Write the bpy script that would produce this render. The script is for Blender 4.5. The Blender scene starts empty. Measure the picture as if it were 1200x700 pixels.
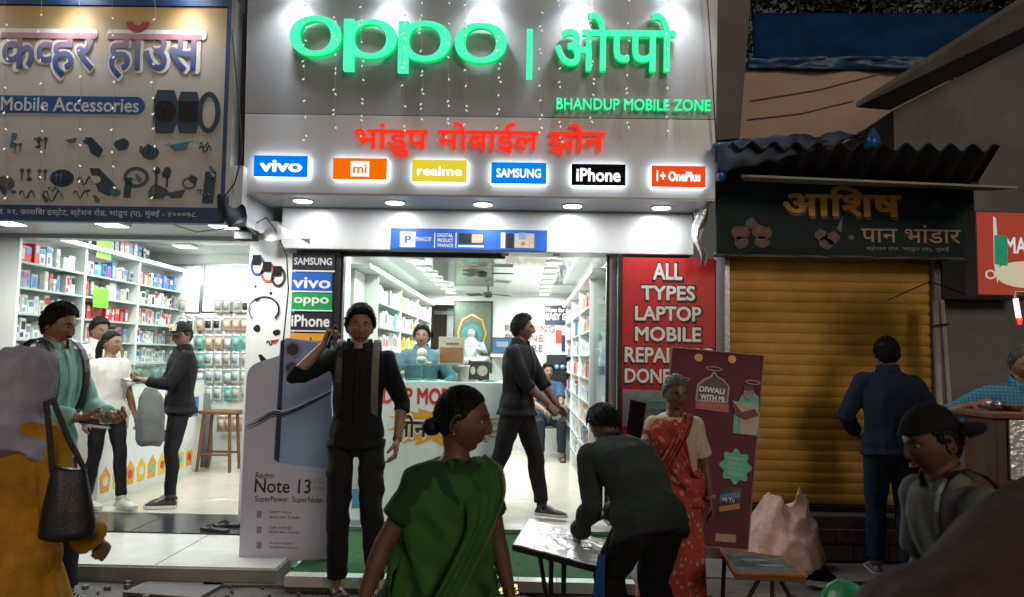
import bpy, bmesh, math, random
from mathutils import Vector, Matrix, noise
from mathutils.geometry import tessellate_polygon
V = Vector
R = math.radians
random.seed(7)
SC = bpy.context.scene
COL = bpy.data.collections.new('place')   # linked to the scene at the end

# ---------------------------------------------------------------- camera, sky, light
CAM_H, FPX = 1.5, 900.0
cam = bpy.data.objects.new('camera', bpy.data.cameras.new('camera'))
COL.objects.link(cam)
cam.data.sensor_width = 36; cam.data.lens = 36 * FPX / 1200
cam.data.clip_start = 0.05; cam.data.clip_end = 500
cam.data.dof.use_dof = True; cam.data.dof.focus_distance = 6.4; cam.data.dof.aperture_fstop = 3.6
CROT = Matrix.Rotation(R(0.95), 3, 'Z') @ Matrix.Rotation(R(94.45), 3, 'X') @ Matrix.Rotation(R(1.05), 3, 'Z')
cam.matrix_world = Matrix.Translation((0, 0, CAM_H)) @ CROT.to_4x4()
SC.camera = cam
SC.view_settings.view_transform = 'Standard'; SC.view_settings.look = 'None'
SC.view_settings.exposure = 0.0; SC.view_settings.gamma = 1
SC.cycles.use_denoising = True
SC.cycles.max_bounces = 7; SC.cycles.diffuse_bounces = 3; SC.cycles.glossy_bounces = 3
SC.cycles.transparent_max_bounces = 12; SC.cycles.sample_clamp_indirect = 4
SC.cycles.caustics_reflective = False; SC.cycles.caustics_refractive = False
SUN_EL, SUN_AZ = 38, 200
wd = bpy.data.worlds.new("World"); SC.world = wd; wd.use_nodes = True
nt = wd.node_tree; bg = nt.nodes['Background']
sky = nt.nodes.new('ShaderNodeTexSky'); sky.sky_type = 'NISHITA'; sky.sun_disc = False
sky.sun_elevation = R(2.0); sky.sun_rotation = R(SUN_AZ)
hs = nt.nodes.new('ShaderNodeHueSaturation'); hs.inputs['Saturation'].default_value = 0.35
nt.links.new(sky.outputs[0], hs.inputs['Color']); nt.links.new(hs.outputs[0], bg.inputs[0])
bg.inputs[1].default_value = 0.032
sl = bpy.data.lights.new('street_glow', 'SUN'); sl.energy = 0.72; sl.angle = R(18); sl.color = (1, .83, .66)
so = bpy.data.objects.new('street_glow', sl); COL.objects.link(so)
so.rotation_euler = V((-0.34, 0.86, -0.36)).to_track_quat('-Z', 'Y').to_euler()

def ray(px, py):
    return CROT @ V(((px - 600) / FPX, (350 - py) / FPX, -1))
def W(px, py, Y):
    d = ray(px, py); return V((0, 0, CAM_H)) + d * (Y / d.y)
def G(px, py, z):
    d = ray(px, py); return V((0, 0, CAM_H)) + d * ((z - CAM_H) / d.z)
def WX(px, Y, py=420): return W(px, py, Y).x
def WZ(py, Y, px=600): return W(px, py, Y).z

# ---------------------------------------------------------------- materials
MATS = {}
def mat(name, col, rough=.6, metal=0, var=.12, scale=9, bump=.15, emit=None, es=1.0, spec=.5, col2=None, nscale=None, alpha=None, stretch=None, world=False):
    if name in MATS: return MATS[name]
    m = bpy.data.materials.new(name); m.use_nodes = True; t = m.node_tree; b = t.nodes['Principled BSDF']
    b.inputs['Roughness'].default_value = rough; b.inputs['Metallic'].default_value = metal
    b.inputs['Specular IOR Level'].default_value = spec
    tc = t.nodes.new('ShaderNodeNewGeometry' if world else 'ShaderNodeTexCoord'); src = tc.outputs['Position' if world else 'Object']
    if stretch:
        mp = t.nodes.new('ShaderNodeMapping'); mp.inputs['Scale'].default_value = stretch
        t.links.new(src, mp.inputs[0]); src = mp.outputs[0]
    n = t.nodes.new('ShaderNodeTexNoise'); n.inputs['Scale'].default_value = scale; n.inputs['Detail'].default_value = 5
    n.inputs['Roughness'].default_value = .65
    t.links.new(src, n.inputs['Vector'])
    r = t.nodes.new('ShaderNodeValToRGB'); r.color_ramp.elements[0].position = .3; r.color_ramp.elements[1].position = .72
    c = V(col[:3]); a = c * (1 - var); d = V(col2) if col2 else c * (1 + var)
    r.color_ramp.elements[0].color = (*a, 1); r.color_ramp.elements[1].color = (*[min(1, q) for q in d], 1)
    t.links.new(n.outputs[0], r.inputs[0]); t.links.new(r.outputs[0], b.inputs['Base Color'])
    if bump:
        n2 = t.nodes.new('ShaderNodeTexNoise'); n2.inputs['Scale'].default_value = nscale or scale * 5; n2.inputs['Detail'].default_value = 4
        t.links.new(src, n2.inputs['Vector'])
        bp = t.nodes.new('ShaderNodeBump'); bp.inputs['Strength'].default_value = bump; bp.inputs['Distance'].default_value = .01
        t.links.new(n2.outputs[0], bp.inputs['Height']); t.links.new(bp.outputs[0], b.inputs['Normal'])
    if emit:
        b.inputs['Emission Color'].default_value = (*emit, 1); b.inputs['Emission Strength'].default_value = es
    MATS[name] = m; return m
def glow(name, col, s):
    if name in MATS: return MATS[name]
    m = bpy.data.materials.new(name); m.use_nodes = True; t = m.node_tree; t.nodes.clear()
    e = t.nodes.new('ShaderNodeEmission'); o = t.nodes.new('ShaderNodeOutputMaterial')
    e.inputs[0].default_value = (*col, 1); e.inputs[1].default_value = s; t.links.new(e.outputs[0], o.inputs[0])
    MATS[name] = m; return m
def glass(name, tint=(.96, 1, .985), refl=.12, dirt=.0):
    m = bpy.data.materials.new(name); m.use_nodes = True; t = m.node_tree; t.nodes.clear()
    o = t.nodes.new('ShaderNodeOutputMaterial'); tr = t.nodes.new('ShaderNodeBsdfTransparent'); gl = t.nodes.new('ShaderNodeBsdfGlossy')
    mx = t.nodes.new('ShaderNodeMixShader'); fr = t.nodes.new('ShaderNodeLayerWeight'); fr.inputs[0].default_value = .25
    mu = t.nodes.new('ShaderNodeMath'); mu.operation = 'MULTIPLY_ADD'; mu.inputs[1].default_value = refl * 3; mu.inputs[2].default_value = refl * .4
    tr.inputs[0].default_value = (*tint, 1); gl.inputs['Roughness'].default_value = .03
    t.links.new(fr.outputs['Fresnel'], mu.inputs[0]); t.links.new(mu.outputs[0], mx.inputs[0])
    t.links.new(tr.outputs[0], mx.inputs[1]); t.links.new(gl.outputs[0], mx.inputs[2]); t.links.new(mx.outputs[0], o.inputs[0])
    MATS[name] = m; return m

# ---------------------------------------------------------------- mesh building
def tag(o, label=None, cat=None, group=None, kind=None):
    if label: o['label'] = label
    if cat: o['category'] = cat
    if group: o['group'] = group
    if kind: o['kind'] = kind
    return o
def link(name, me, parent=None):
    o = bpy.data.objects.new(name, me); COL.objects.link(o)
    if parent:
        o.parent = parent
        if parent.parent is None and not parent.get('_local'):
            o.matrix_parent_inverse = parent.matrix_basis.inverted()
    return o
def empty(name, loc, label, cat, group=None, local=False, yaw=0):
    o = bpy.data.objects.new(name, None); COL.objects.link(o); o.location = loc; o.rotation_euler = (0, 0, yaw)
    o.empty_display_size = .1
    if local: o['_local'] = 1
    return tag(o, label, cat, group)
def copy_tree(o, parent=None):
    c = o.copy(); COL.objects.link(c)
    if parent: c.parent = parent
    for ch in [q for q in o.children]: copy_tree(ch, c)
    return c

class MB:
    def __init__(s): s.v = []; s.f = []; s.m = []
    def add(s, vs, fs, mi=0):
        b = len(s.v); s.v += [tuple(q) for q in vs]; s.f += [tuple(i + b for i in f) for f in fs]; s.m += [mi] * len(fs); return s
    def box(s, a, b, mi=0):
        x0, y0, z0 = [min(p, q) for p, q in zip(a, b)]; x1, y1, z1 = [max(p, q) for p, q in zip(a, b)]
        vs = [(x0, y0, z0), (x1, y0, z0), (x1, y1, z0), (x0, y1, z0), (x0, y0, z1), (x1, y0, z1), (x1, y1, z1), (x0, y1, z1)]
        return s.add(vs, [(0, 3, 2, 1), (4, 5, 6, 7), (0, 1, 5, 4), (1, 2, 6, 5), (2, 3, 7, 6), (3, 0, 4, 7)], mi)
    def obox(s, c, size, rot, mi=0):
        t = MB().box([-q / 2 for q in size], [q / 2 for q in size]); r = rot if isinstance(rot, Matrix) else Matrix.Rotation(rot, 3, 'Z')
        return s.add([V(c) + r @ V(p) for p in t.v], t.f, mi)
    def cbox(s, a, b, c=.01, mi=0):
        x0, y0, z0 = [min(p, q) for p, q in zip(a, b)]; x1, y1, z1 = [max(p, q) for p, q in zip(a, b)]
        bm = bmesh.new(); t = MB().box(a, b); vv = [bm.verts.new(p) for p in t.v]
        for f in t.f: bm.faces.new([vv[i] for i in f])
        bmesh.ops.bevel(bm, geom=list(bm.edges), offset=c, segments=2, affect='EDGES', profile=.5)
        bm.verts.index_update(); vs = [v.co[:] for v in bm.verts]; fs = [[v.index for v in f.verts] for f in bm.faces]; bm.free()
        return s.add(vs, fs, mi)
    def loft(s, rings, caps=True, mi=0):
        n = len(rings[0]); vs = [p for r in rings for p in r]; fs = []
        for i in range(len(rings) - 1):
            for j in range(n):
                k = (j + 1) % n; fs.append((i * n + j, i * n + k, (i + 1) * n + k, (i + 1) * n + j))
        if caps:
            fs.append(tuple(range(n - 1, -1, -1))); fs.append(tuple((len(rings) - 1) * n + j for j in range(n)))
        return s.add(vs, fs, mi)
    def tube(s, pts, r, n=8, caps=True, mi=0, flat=1.0, up=None):
        pts = [V(p) for p in pts]; rings = []; u = None
        for i, p in enumerate(pts):
            d = (pts[min(i + 1, len(pts) - 1)] - pts[max(i - 1, 0)]); d = d.normalized() if d.length > 1e-9 else V((0, 0, 1))
            if u is None:
                u = V(up) if up else (V((1, 0, 0)) if abs(d.x) < .9 else V((0, 1, 0)))
            u = (u - d * u.dot(d)); u = u.normalized() if u.length > 1e-6 else d.orthogonal().normalized()
            w = d.cross(u); rr = r[i] if isinstance(r, (list, tuple)) else r
            rings.append([p + u * (rr * math.cos(a)) + w * (rr * flat * math.sin(a)) for a in [2 * math.pi * k / n for k in range(n)]])
        return s.loft(rings, caps, mi)
    def lathe(s, c, prof, n=20, mi=0, axis=None):
        rings = []
        ax = V(axis).normalized() if axis else V((0, 0, 1)); u = ax.orthogonal().normalized(); w = ax.cross(u)
        for r, z in prof: rings.append([V(c) + ax * z + (u * math.cos(a) + w * math.sin(a)) * r for a in [2 * math.pi * k / n for k in range(n)]])
        return s.loft(rings, True, mi)
    def ball(s, c, r, n=12, mi=0):
        rr = r if isinstance(r, (tuple, list)) else (r, r, r); m = max(4, n // 2); rings = []
        for i in range(1, m):
            a = math.pi * i / m
            rings.append([(c[0] + rr[0] * math.sin(a) * math.cos(b), c[1] + rr[1] * math.sin(a) * math.sin(b), c[2] - rr[2] * math.cos(a)) for b in [2 * math.pi * k / n for k in range(n)]])
        vs = [p for r_ in rings for p in r_] + [(c[0], c[1], c[2] - rr[2]), (c[0], c[1], c[2] + rr[2])]; fs = []
        for i in range(m - 2):
            for j in range(n): k = (j + 1) % n; fs.append((i * n + j, i * n + k, (i + 1) * n + k, (i + 1) * n + j))
        b0, t0 = len(vs) - 2, len(vs) - 1
        for j in range(n):
            k = (j + 1) % n; fs.append((b0, k, j)); fs.append((t0, (m - 2) * n + j, (m - 2) * n + k))
        return s.add(vs, fs, mi)
    def grid(s, fn, nu, nv, mi=0):
        vs = [fn(i / nu, j / nv) for j in range(nv + 1) for i in range(nu + 1)]
        fs = [(j * (nu + 1) + i, j * (nu + 1) + i + 1, (j + 1) * (nu + 1) + i + 1, (j + 1) * (nu + 1) + i) for j in range(nv) for i in range(nu)]
        return s.add(vs, fs, mi)
    def shell(s, fn, nu, nv, th, mi=0):
        # a sheet with real thickness
        g = MB().grid(fn, nu, nv); g2 = [V(p) for p in g.v]; W_ = nu + 1
        nrm = []
        for j in range(nv + 1):
            for i in range(W_):
                a = g2[j * W_ + min(i + 1, nu)] - g2[j * W_ + max(i - 1, 0)]; b = g2[min(j + 1, nv) * W_ + i] - g2[max(j - 1, 0) * W_ + i]
                c = a.cross(b); nrm.append(c.normalized() if c.length > 1e-12 else V((0, 0, 1)))
        back = [p - q * th for p, q in zip(g2, nrm)]; n = len(g2)
        fs = list(g.f) + [tuple(reversed([i + n for i in f])) for f in g.f]
        edge = [i for i in range(W_)] + [j * W_ + nu for j in range(1, nv + 1)] + [nv * W_ + i for i in range(nu - 1, -1, -1)] + [j * W_ for j in range(nv - 1, 0, -1)]
        for k in range(len(edge)):
            a, b = edge[k], edge[(k + 1) % len(edge)]; fs.append((a, a + n, b + n, b))
        return s.add(g2 + back, fs, mi)
    def mesh(s, name, mats, smooth=False):
        me = bpy.data.meshes.new(name); me.from_pydata(s.v, [], s.f)
        for m in (mats if isinstance(mats, (list, tuple)) else [mats]): me.materials.append(m)
        if len(set(s.m)) > 1: me.polygons.foreach_set('material_index', s.m)
        if smooth: me.polygons.foreach_set('use_smooth', [True] * len(s.f))
        me.update(); return me
    def build(s, name, mats, parent=None, smooth=False):
        return link(name, s.mesh(name, mats, smooth), parent)

class Pl:
    """a drawing plane in the world: origin, right, up; its normal looks at the street"""
    def __init__(s, o, ux=(1, 0, 0), uy=(0, 0, 1)):
        s.o = V(o); s.ux = V(ux).normalized(); s.uy = V(uy).normalized(); s.n = s.ux.cross(s.uy)
    def uv(s, px, py):
        d = ray(px, py); c = V((0, 0, CAM_H)); t = (s.o - c).dot(s.n) / d.dot(s.n); p = c + d * t - s.o
        return p.dot(s.ux), p.dot(s.uy)
    def bx(s, x0, y0, x1, y1):
        a, b = s.uv(x0, (y0 + y1) / 2), s.uv(x1, (y0 + y1) / 2); c, d = s.uv((x0 + x1) / 2, y1), s.uv((x0 + x1) / 2, y0)
        return a[0], c[1], b[0], d[1]
    def P(s, u, v, d=0): return s.o + s.ux * u + s.uy * v + s.n * d
    def rect(s, mb, b, d0, d1, mi=0):
        u0, v0, u1, v1 = b
        vs = [s.P(u, v, d) for d in (d0, d1) for (u, v) in ((u0, v0), (u1, v0), (u1, v1), (u0, v1))]
        return mb.add(vs, [(0, 3, 2, 1), (4, 5, 6, 7), (0, 1, 5, 4), (1, 2, 6, 5), (2, 3, 7, 6), (3, 0, 4, 7)], mi)
    def poly(s, mb, pts, d0, d1, mi=0, side=None):
        n = len(pts); tri = tessellate_polygon([[V((p[0], p[1], 0)) for p in pts]])
        area = sum(pts[i][0] * pts[(i + 1) % n][1] - pts[(i + 1) % n][0] * pts[i][1] for i in range(n))
        if area < 0: pts = pts[::-1]; tri = [tuple(n - 1 - i for i in t) for t in tri]
        def ori(t):
            a, b, c = [pts[i] for i in t]
            return t if (b[0] - a[0]) * (c[1] - a[1]) - (b[1] - a[1]) * (c[0] - a[0]) > 0 else t[::-1]
        tri = [ori(t) for t in tri]
        vs = [s.P(p[0], p[1], d0) for p in pts] + [s.P(p[0], p[1], d1) for p in pts]
        mb.add(vs, [tuple(i + n for i in t) for t in tri] + [tuple(reversed(t)) for t in tri], mi)
        mb.add(vs, [(i, (i + 1) % n, (i + 1) % n + n, i + n) for i in range(n)], mi if side is None else side)
        return mb
    def disc(s, mb, c, r, d0, d1, n=20, mi=0, ry=None, side=None):
        return s.poly(mb, [(c[0] + r * math.cos(2 * math.pi * k / n), c[1] + (ry or r) * math.sin(2 * math.pi * k / n)) for k in range(n)], d0, d1, mi, side)
    def ring(s, mb, c, ro, ri, d0, d1, n=40, mi=0, side=None, sq=2.0):
        def el(r, a):
            ca, sa = math.cos(a), math.sin(a); e = 2 / sq
            return (c[0] + r[0] * math.copysign(abs(ca) ** e, ca), c[1] + r[1] * math.copysign(abs(sa) ** e, sa))
        A = [2 * math.pi * k / n for k in range(n)]
        vs = [s.P(*el(ro, a), d1) for a in A] + [s.P(*el(ri, a), d1) for a in A] + [s.P(*el(ro, a), d0) for a in A] + [s.P(*el(ri, a), d0) for a in A]
        f1 = [(k, (k + 1) % n, n + (k + 1) % n, n + k) for k in range(n)]
        f2 = [(2 * n + k, 2 * n + (k + 1) % n, (k + 1) % n, k) for k in range(n)] + [(n + k, n + (k + 1) % n, 3 * n + (k + 1) % n, 3 * n + k) for k in range(n)]
        mb.add(vs, f1, mi); mb.add(vs, f2, mi if side is None else side); return mb

_tc = {}
def text_raw(s, off=0.0):
    """triangulated outline of a string, plus its advance"""
    k = (s, off)
    if k in _tc: return _tc[k]
    def ev(st):
        cu = bpy.data.curves.new('t', 'FONT'); cu.body = st; cu.offset = off; cu.resolution_u = 3
        ob = bpy.data.objects.new('t', cu); SC.collection.objects.link(ob); dg = bpy.context.evaluated_depsgraph_get()
        me = bpy.data.meshes.new_from_object(ob.evaluated_get(dg))
        vs = [v.co[:2] for v in me.vertices]; fs = [tuple(p.vertices) for p in me.polygons]
        bpy.data.objects.remove(ob); bpy.data.curves.remove(cu); bpy.data.meshes.remove(me); return vs, fs
    if s == ' ': _tc[k] = ([], [], .30); return _tc[k]
    vs, fs = ev(s); vs2, _ = ev(s + s[-1] if False else s + s)
    mx = max([v[0] for v in vs] or [0]); mx2 = max([v[0] for v in vs2] or [0])
    _tc[k] = (vs, fs, mx2 - mx); return _tc[k]
def text2d(segs, off=0.0):
    """segs: list of str or (str, cut) where cut keeps only the part left of that share of the advance (half letters)"""
    if isinstance(segs, str): segs = [segs]
    V2, F2, x = [], [], 0
    for sg in segs:
        cut = None
        if isinstance(sg, tuple): sg, cut = sg
        vs, fs, adv = text_raw(sg, off)
        if cut:
            lim = adv * cut; bm = bmesh.new(); bv = [bm.verts.new((a, b, 0)) for a, b in vs]
            for f in fs:
                try: bm.faces.new([bv[i] for i in f])
                except ValueError: pass
            bmesh.ops.bisect_plane(bm, geom=list(bm.verts) + list(bm.edges) + list(bm.faces), plane_co=(lim, 0, 0), plane_no=(1, 0, 0), clear_outer=True)
            bm.verts.index_update(); vs = [v.co[:2] for v in bm.verts]; fs = [tuple(v.index for v in f.verts) for f in bm.faces]; bm.free(); adv = lim
        b = len(V2); V2 += [(a + x, c) for a, c in vs]; F2 += [tuple(i + b for i in f) for f in fs]; x += adv
    return V2, F2
def put_text(mb, pl, segs, b, d, thick=0, off=0.0, mi=0, side=None, keep=False):
    """fit a string into the box b=(u0,v0,u1,v1) of plane pl"""
    extra = off * .8; off = 0      # heavier strokes: copies pushed outwards, each a hair prouder
    vs, fs = text2d(segs, off)
    if not vs: return mb
    x0, x1 = min(v[0] for v in vs), max(v[0] for v in vs); y0, y1 = min(v[1] for v in vs), max(v[1] for v in vs)
    sx = (b[2] - b[0]) / max(x1 - x0, 1e-6); sy = (b[3] - b[1]) / max(y1 - y0, 1e-6); ox = oy = 0
    if keep:
        s_ = min(sx, sy); ox = ((b[2] - b[0]) - s_ * (x1 - x0)) / 2; oy = ((b[3] - b[1]) - s_ * (y1 - y0)) / 2; sx = sy = s_
    q = [(b[0] + ox + (a - x0) * sx, b[1] + oy + (c - y0) * sy) for a, c in vs]
    if extra:
        n_ = 8 if extra > .02 else 5
        for i in range(n_):
            a_ = 2 * math.pi * i / n_ + .2; _solid(mb, pl, [(a + extra * sx * math.cos(a_), c + extra * sy * math.sin(a_)) for a, c in q], fs, d + .00012 * i, thick, mi, side)
        d += .00012 * n_
    return _solid(mb, pl, q, fs, d, thick, mi, side)
def _solid(mb, pl, q, fs, d, thick, mi, side):
    top = [pl.P(a, c, d + thick) for a, c in q]
    def up(f):
        ar = sum(q[f[i]][0] * q[f[(i + 1) % len(f)]][1] - q[f[(i + 1) % len(f)]][0] * q[f[i]][1] for i in range(len(f)))
        return f if ar > 0 else tuple(reversed(f))
    fs = [up(f) for f in fs]; mb.add(top, fs, mi)
    if thick:
        n = len(q); bot = [pl.P(a, c, d) for a, c in q]; cnt = {}
        for f in fs:
            for i in range(len(f)): e = (f[i], f[(i + 1) % len(f)]); cnt[e] = 1
        ed = [e for e in cnt if (e[1], e[0]) not in cnt]
        mb.add(top + bot, [(a + n, b_ + n, b_, a) for a, b_ in ed], mi if side is None else side)
    return mb
def T(pl, segs, pxbox, name, m, parent, d=.004, thick=0, off=0.0, side=None, keep=False):
    mb = MB(); put_text(mb, pl, segs, pl.bx(*pxbox), d, thick, off, 0, 1 if side else None, keep)
    return mb.build(name, [m, side] if side else m, parent)
def slab(name, pl, pxbox, d0, d1, m, parent=None):
    return pl.rect(MB(), pl.bx(*pxbox), d0, d1).build(name, m, parent)
def lamp(kind, loc, energy, color=(1, 1, 1), size=.1, target=None, spot=70, name='lamp_light', blend=.6, parent=None, sy=None):
    l = bpy.data.lights.new(name, kind); l.energy = energy; l.color = color
    if kind == 'AREA':
        l.shape = 'DISK' if not sy else 'RECTANGLE'; l.size = size
        if sy: l.size_y = sy
    elif kind == 'SPOT': l.spot_size = R(spot); l.spot_blend = blend; l.shadow_soft_size = size
    else: l.shadow_soft_size = size
    o = bpy.data.objects.new(name, l); COL.objects.link(o); o.location = loc
    if target is not None: o.rotation_euler = (V(target) - V(loc)).to_track_quat('-Z', 'Y').to_euler()
    if parent:
        o.parent = parent; o.matrix_parent_inverse = parent.matrix_basis.inverted()
    return o

# ---------------------------------------------------------------- people
def remesh(mb, voxel, smooth=3, name='m'):
    me = mb.mesh(name, []) if False else None
    me = bpy.data.meshes.new(name); me.from_pydata(mb.v, [], mb.f); me.update()
    ob = bpy.data.objects.new(name, me); SC.collection.objects.link(ob)
    md = ob.modifiers.new('r', 'REMESH'); md.mode = 'VOXEL'; md.voxel_size = voxel; md.adaptivity = 0
    if smooth:
        sm = ob.modifiers.new('s', 'SMOOTH'); sm.factor = .6; sm.iterations = smooth
    dg = bpy.context.evaluated_depsgraph_get(); out = bpy.data.meshes.new_from_object(ob.evaluated_get(dg))
    bpy.data.objects.remove(ob); bpy.data.meshes.remove(me); return out
def mesh_vf(me): return [v.co.copy() for v in me.vertices], [tuple(p.vertices) for p in me.polygons]
def wrinkle(me, amp, grain=(0, 0, 1), sc=9, stretch=.25, seed=0, mask=None):
    g = V(grain).normalized(); off = V((seed * 3.1, seed * 1.7, seed))
    cos = [v.co.copy() for v in me.vertices]; nrs = [v.normal.copy() for v in me.vertices]; out = []
    for p, nr in zip(cos, nrs):
        al = g * p.dot(g); q = (p - al) * sc + al * sc * stretch + off
        n = noise.noise(q); n2 = noise.noise(q * 2.3 + V((5, 5, 5)))
        n3 = noise.noise(q * .55 + V((9, 2, 7))); d = (1 - abs(n) * 2.4) * .8 + n2 * .4 + (1 - abs(n3) * 2.6) * .55
        a = amp * (mask(p) if mask else 1)
        out += list(p + nr * (d * a - a * .45))
    me.vertices.foreach_set('co', out); me.update()
def bone2(S, T, a, b, pole):
    S, T = V(S), V(T); d = T - S; L = d.length
    if L > (a + b) * .995: T = S + d * ((a + b) * .995 / L); d = T - S; L = d.length
    x = (a * a - b * b + L * L) / (2 * L); h = math.sqrt(max(0, a * a - x * x)); dn = d / L
    p = V(pole); p = p - dn * p.dot(dn); p = p.normalized() if p.length > 1e-6 else dn.orthogonal().normalized()
    return S + dn * x + p * h, T

HT = {}
def hand_tpl(kind):
    """hand in its own frame: x towards the thumb, y along the fingers, z out of the back of the hand"""
    if kind in HT: return HT[kind]
    curl = {'relax': (22, 28, 18), 'grip': (52, 62, 40), 'point': (35, 45, 30), 'flat': (8, 10, 8)}[kind]
    mb = MB(); rings = []
    for y, w, t in ((-.02, .024, .019), (.0, .026, .018), (.03, .036, .016), (.06, .041, .014), (.088, .040, .0115), (.096, .034, .008)):
        rings.append([(w * math.cos(a), y, t * math.sin(a)) for a in [2 * math.pi * k / 14 for k in range(14)]])
    mb.loft(rings)
    for i, (bx_, L, rad, sp) in enumerate(((.0295, .073, .0088, 7), (.0100, .082, .0090, 2), (-.0100, .076, .0086, -3), (-.0285, .060, .0078, -9))):
        p = V((bx_, .080 - .006 * abs(i - 1.2), 0)); a = 0; pts = [p.copy()]; c = [q * (1 + .12 * i - .1) for q in curl]
        for sgm, fr in enumerate((.44, .31, .25)):
            a += c[sgm]; d = V((math.sin(R(sp)) * math.cos(R(a)), math.cos(R(sp)) * math.cos(R(a)), -math.sin(R(a))))
            p = p + d * (L * fr * .5); pts.append(p.copy()); p = p + d * (L * fr * .5); pts.append(p.copy())
        mb.tube(pts, [rad * q for q in (1.08, 1.0, 1.02, .94, .95, .86, .6)], 8)
    ta = .55 if kind == 'grip' else .25
    pts = [V((.016, .012, -.006)), V((.034, .034, -.012)), V((.044, .058, -.018 - .02 * ta)), V((.047 - .012 * ta, .078, -.026 - .05 * ta)), V((.044 - .02 * ta, .092, -.032 - .06 * ta))]
    mb.tube(pts, [.014, .0135, .0108, .0098, .006], 8)
    me = remesh(mb, .0034, 2, 'hand'); HT[kind] = mesh_vf(me); return HT[kind]
def put_hand(mb, kind, wrist, d, back, thumb, s=1.0):
    vs, fs = hand_tpl(kind); d = V(d).normalized(); t = V(thumb); t = (t - d * t.dot(d)).normalized(); b = d.cross(t)
    if b.dot(V(back)) < 0: b = -b
    M = Matrix((t, d, b)).transposed(); flip = M.determinant() < 0
    mb.add([V(wrist) + M @ (p * s) for p in vs], [tuple(reversed(f)) for f in fs] if flip else fs)
    return M

def head_pt(d, fem=False, age=0):
    """surface of a head about its centre in metres; d is a unit direction, +y the face, +z up"""
    x, y, z = d; rx, ry, rz = .0745, .0950, .1160
    p = V((x * rx, y * ry, z * rz))
    if z < 0:
        t = -z; p.x *= 1 - .34 * t ** 1.6 + (.06 if y > 0 else 0) * t
        if y < 0: p.y *= 1 - .42 * t; 
        else: p.y *= 1 - .10 * t
    else:
        p.y *= 1 + .03 * z; 
        if y > 0: p.y *= 1 - .10 * z * z
    if y > 0: p.x *= 1 - .06 * y
    # flat cheeks and temples
    X, Z = p.x, p.z
    if y > 0:
        def g(cx, cz, sx, sz): return math.exp(-((abs(X) - cx) / sx) ** 2 - ((Z - cz) / sz) ** 2)
        f = 0
        f += .0045 * g(.022, .030, .024, .010)        # brow
        f -= .0110 * g(.031, .008, .015, .0115)       # sockets
        f += .0050 * g(.042, -.018, .016, .014)       # cheeks
        nz = (Z + .012) / .026
        w = .0075 + .0045 * max(0, -nz)
        f += (.0215 * math.exp(-(X / w) ** 2)) * max(0, min(1, (.030 - Z) / .052)) * (1 if Z > -.036 else max(0, 1 + (Z + .036) / .006))
        f += .0050 * math.exp(-((abs(X) - .0125) / .0058) ** 2 - ((Z + .031) / .0075) ** 2)   # nostrils
        f += .0062 * math.exp(-(X / .021) ** 2 - ((Z + .0525) / .0055) ** 2)
        f += .0064 * math.exp(-(X / .019) ** 2 - ((Z + .0655) / .0060) ** 2)
        f -= .0035 * math.exp(-(X / .022) ** 2 - ((Z + .0590) / .0026) ** 2)
        f -= .0030 * math.exp(-(X / .02) ** 2 - ((Z + .078) / .006) ** 2)
        f += .0085 * math.exp(-(X / .022) ** 2 - ((Z + .097) / .013) ** 2)    # chin
        p.y += f
    return p
_hd = None
def head_grid(nu=72, nv=60, fn=None):
    vs = []; fs = []
    for j in range(1, nv):
        a = math.pi * j / nv
        for i in range(nu):
            b = 2 * math.pi * i / nu
            # more columns across the face
            b2 = b + .38 * math.sin(2 * (b - math.pi / 2)) * -1 * .5
            d = V((math.sin(a) * math.cos(b2), math.sin(a) * math.sin(b2), -math.cos(a))); vs.append(fn(d))
    for j in range(nv - 2):
        for i in range(nu):
            k = (i + 1) % nu; fs.append((j * nu + i, j * nu + k, (j + 1) * nu + k, (j + 1) * nu + i))
    vs += [fn(V((0, 0, -1))), fn(V((0, 0, 1)))]; b0, t0 = len(vs) - 2, len(vs) - 1
    for i in range(nu):
        k = (i + 1) % nu; fs.append((b0, k, i)); fs.append((t0, (nv - 2) * nu + i, (nv - 2) * nu + k))
    return vs, fs
def ear_mesh(mb, side, M, c, s):
    def E(x, y, z): return c + M @ (V((side * x, y, z)) * s)
    pts = []
    for k in range(11):
        a = R(-120 + 250 * k / 10); pts.append(E(.0785 + .004 * math.sin(a), -.012 - .017 * math.cos(a + .5) , -.002 + .030 * math.sin(a)))
    mb.tube(pts, .0042 * s, 6)
    rings = []
    for xx, k_ in ((.066, .85), (.076, 1.0), (.080, .8)):
        rings.append([E(xx, -.012 - .015 * k_ * math.cos(a), -.004 + .027 * k_ * math.sin(a)) for a in [2 * math.pi * q / 12 for q in range(12)]])
    if side < 0: rings = [list(reversed(r)) for r in rings]
    mb.loft(rings)

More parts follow.
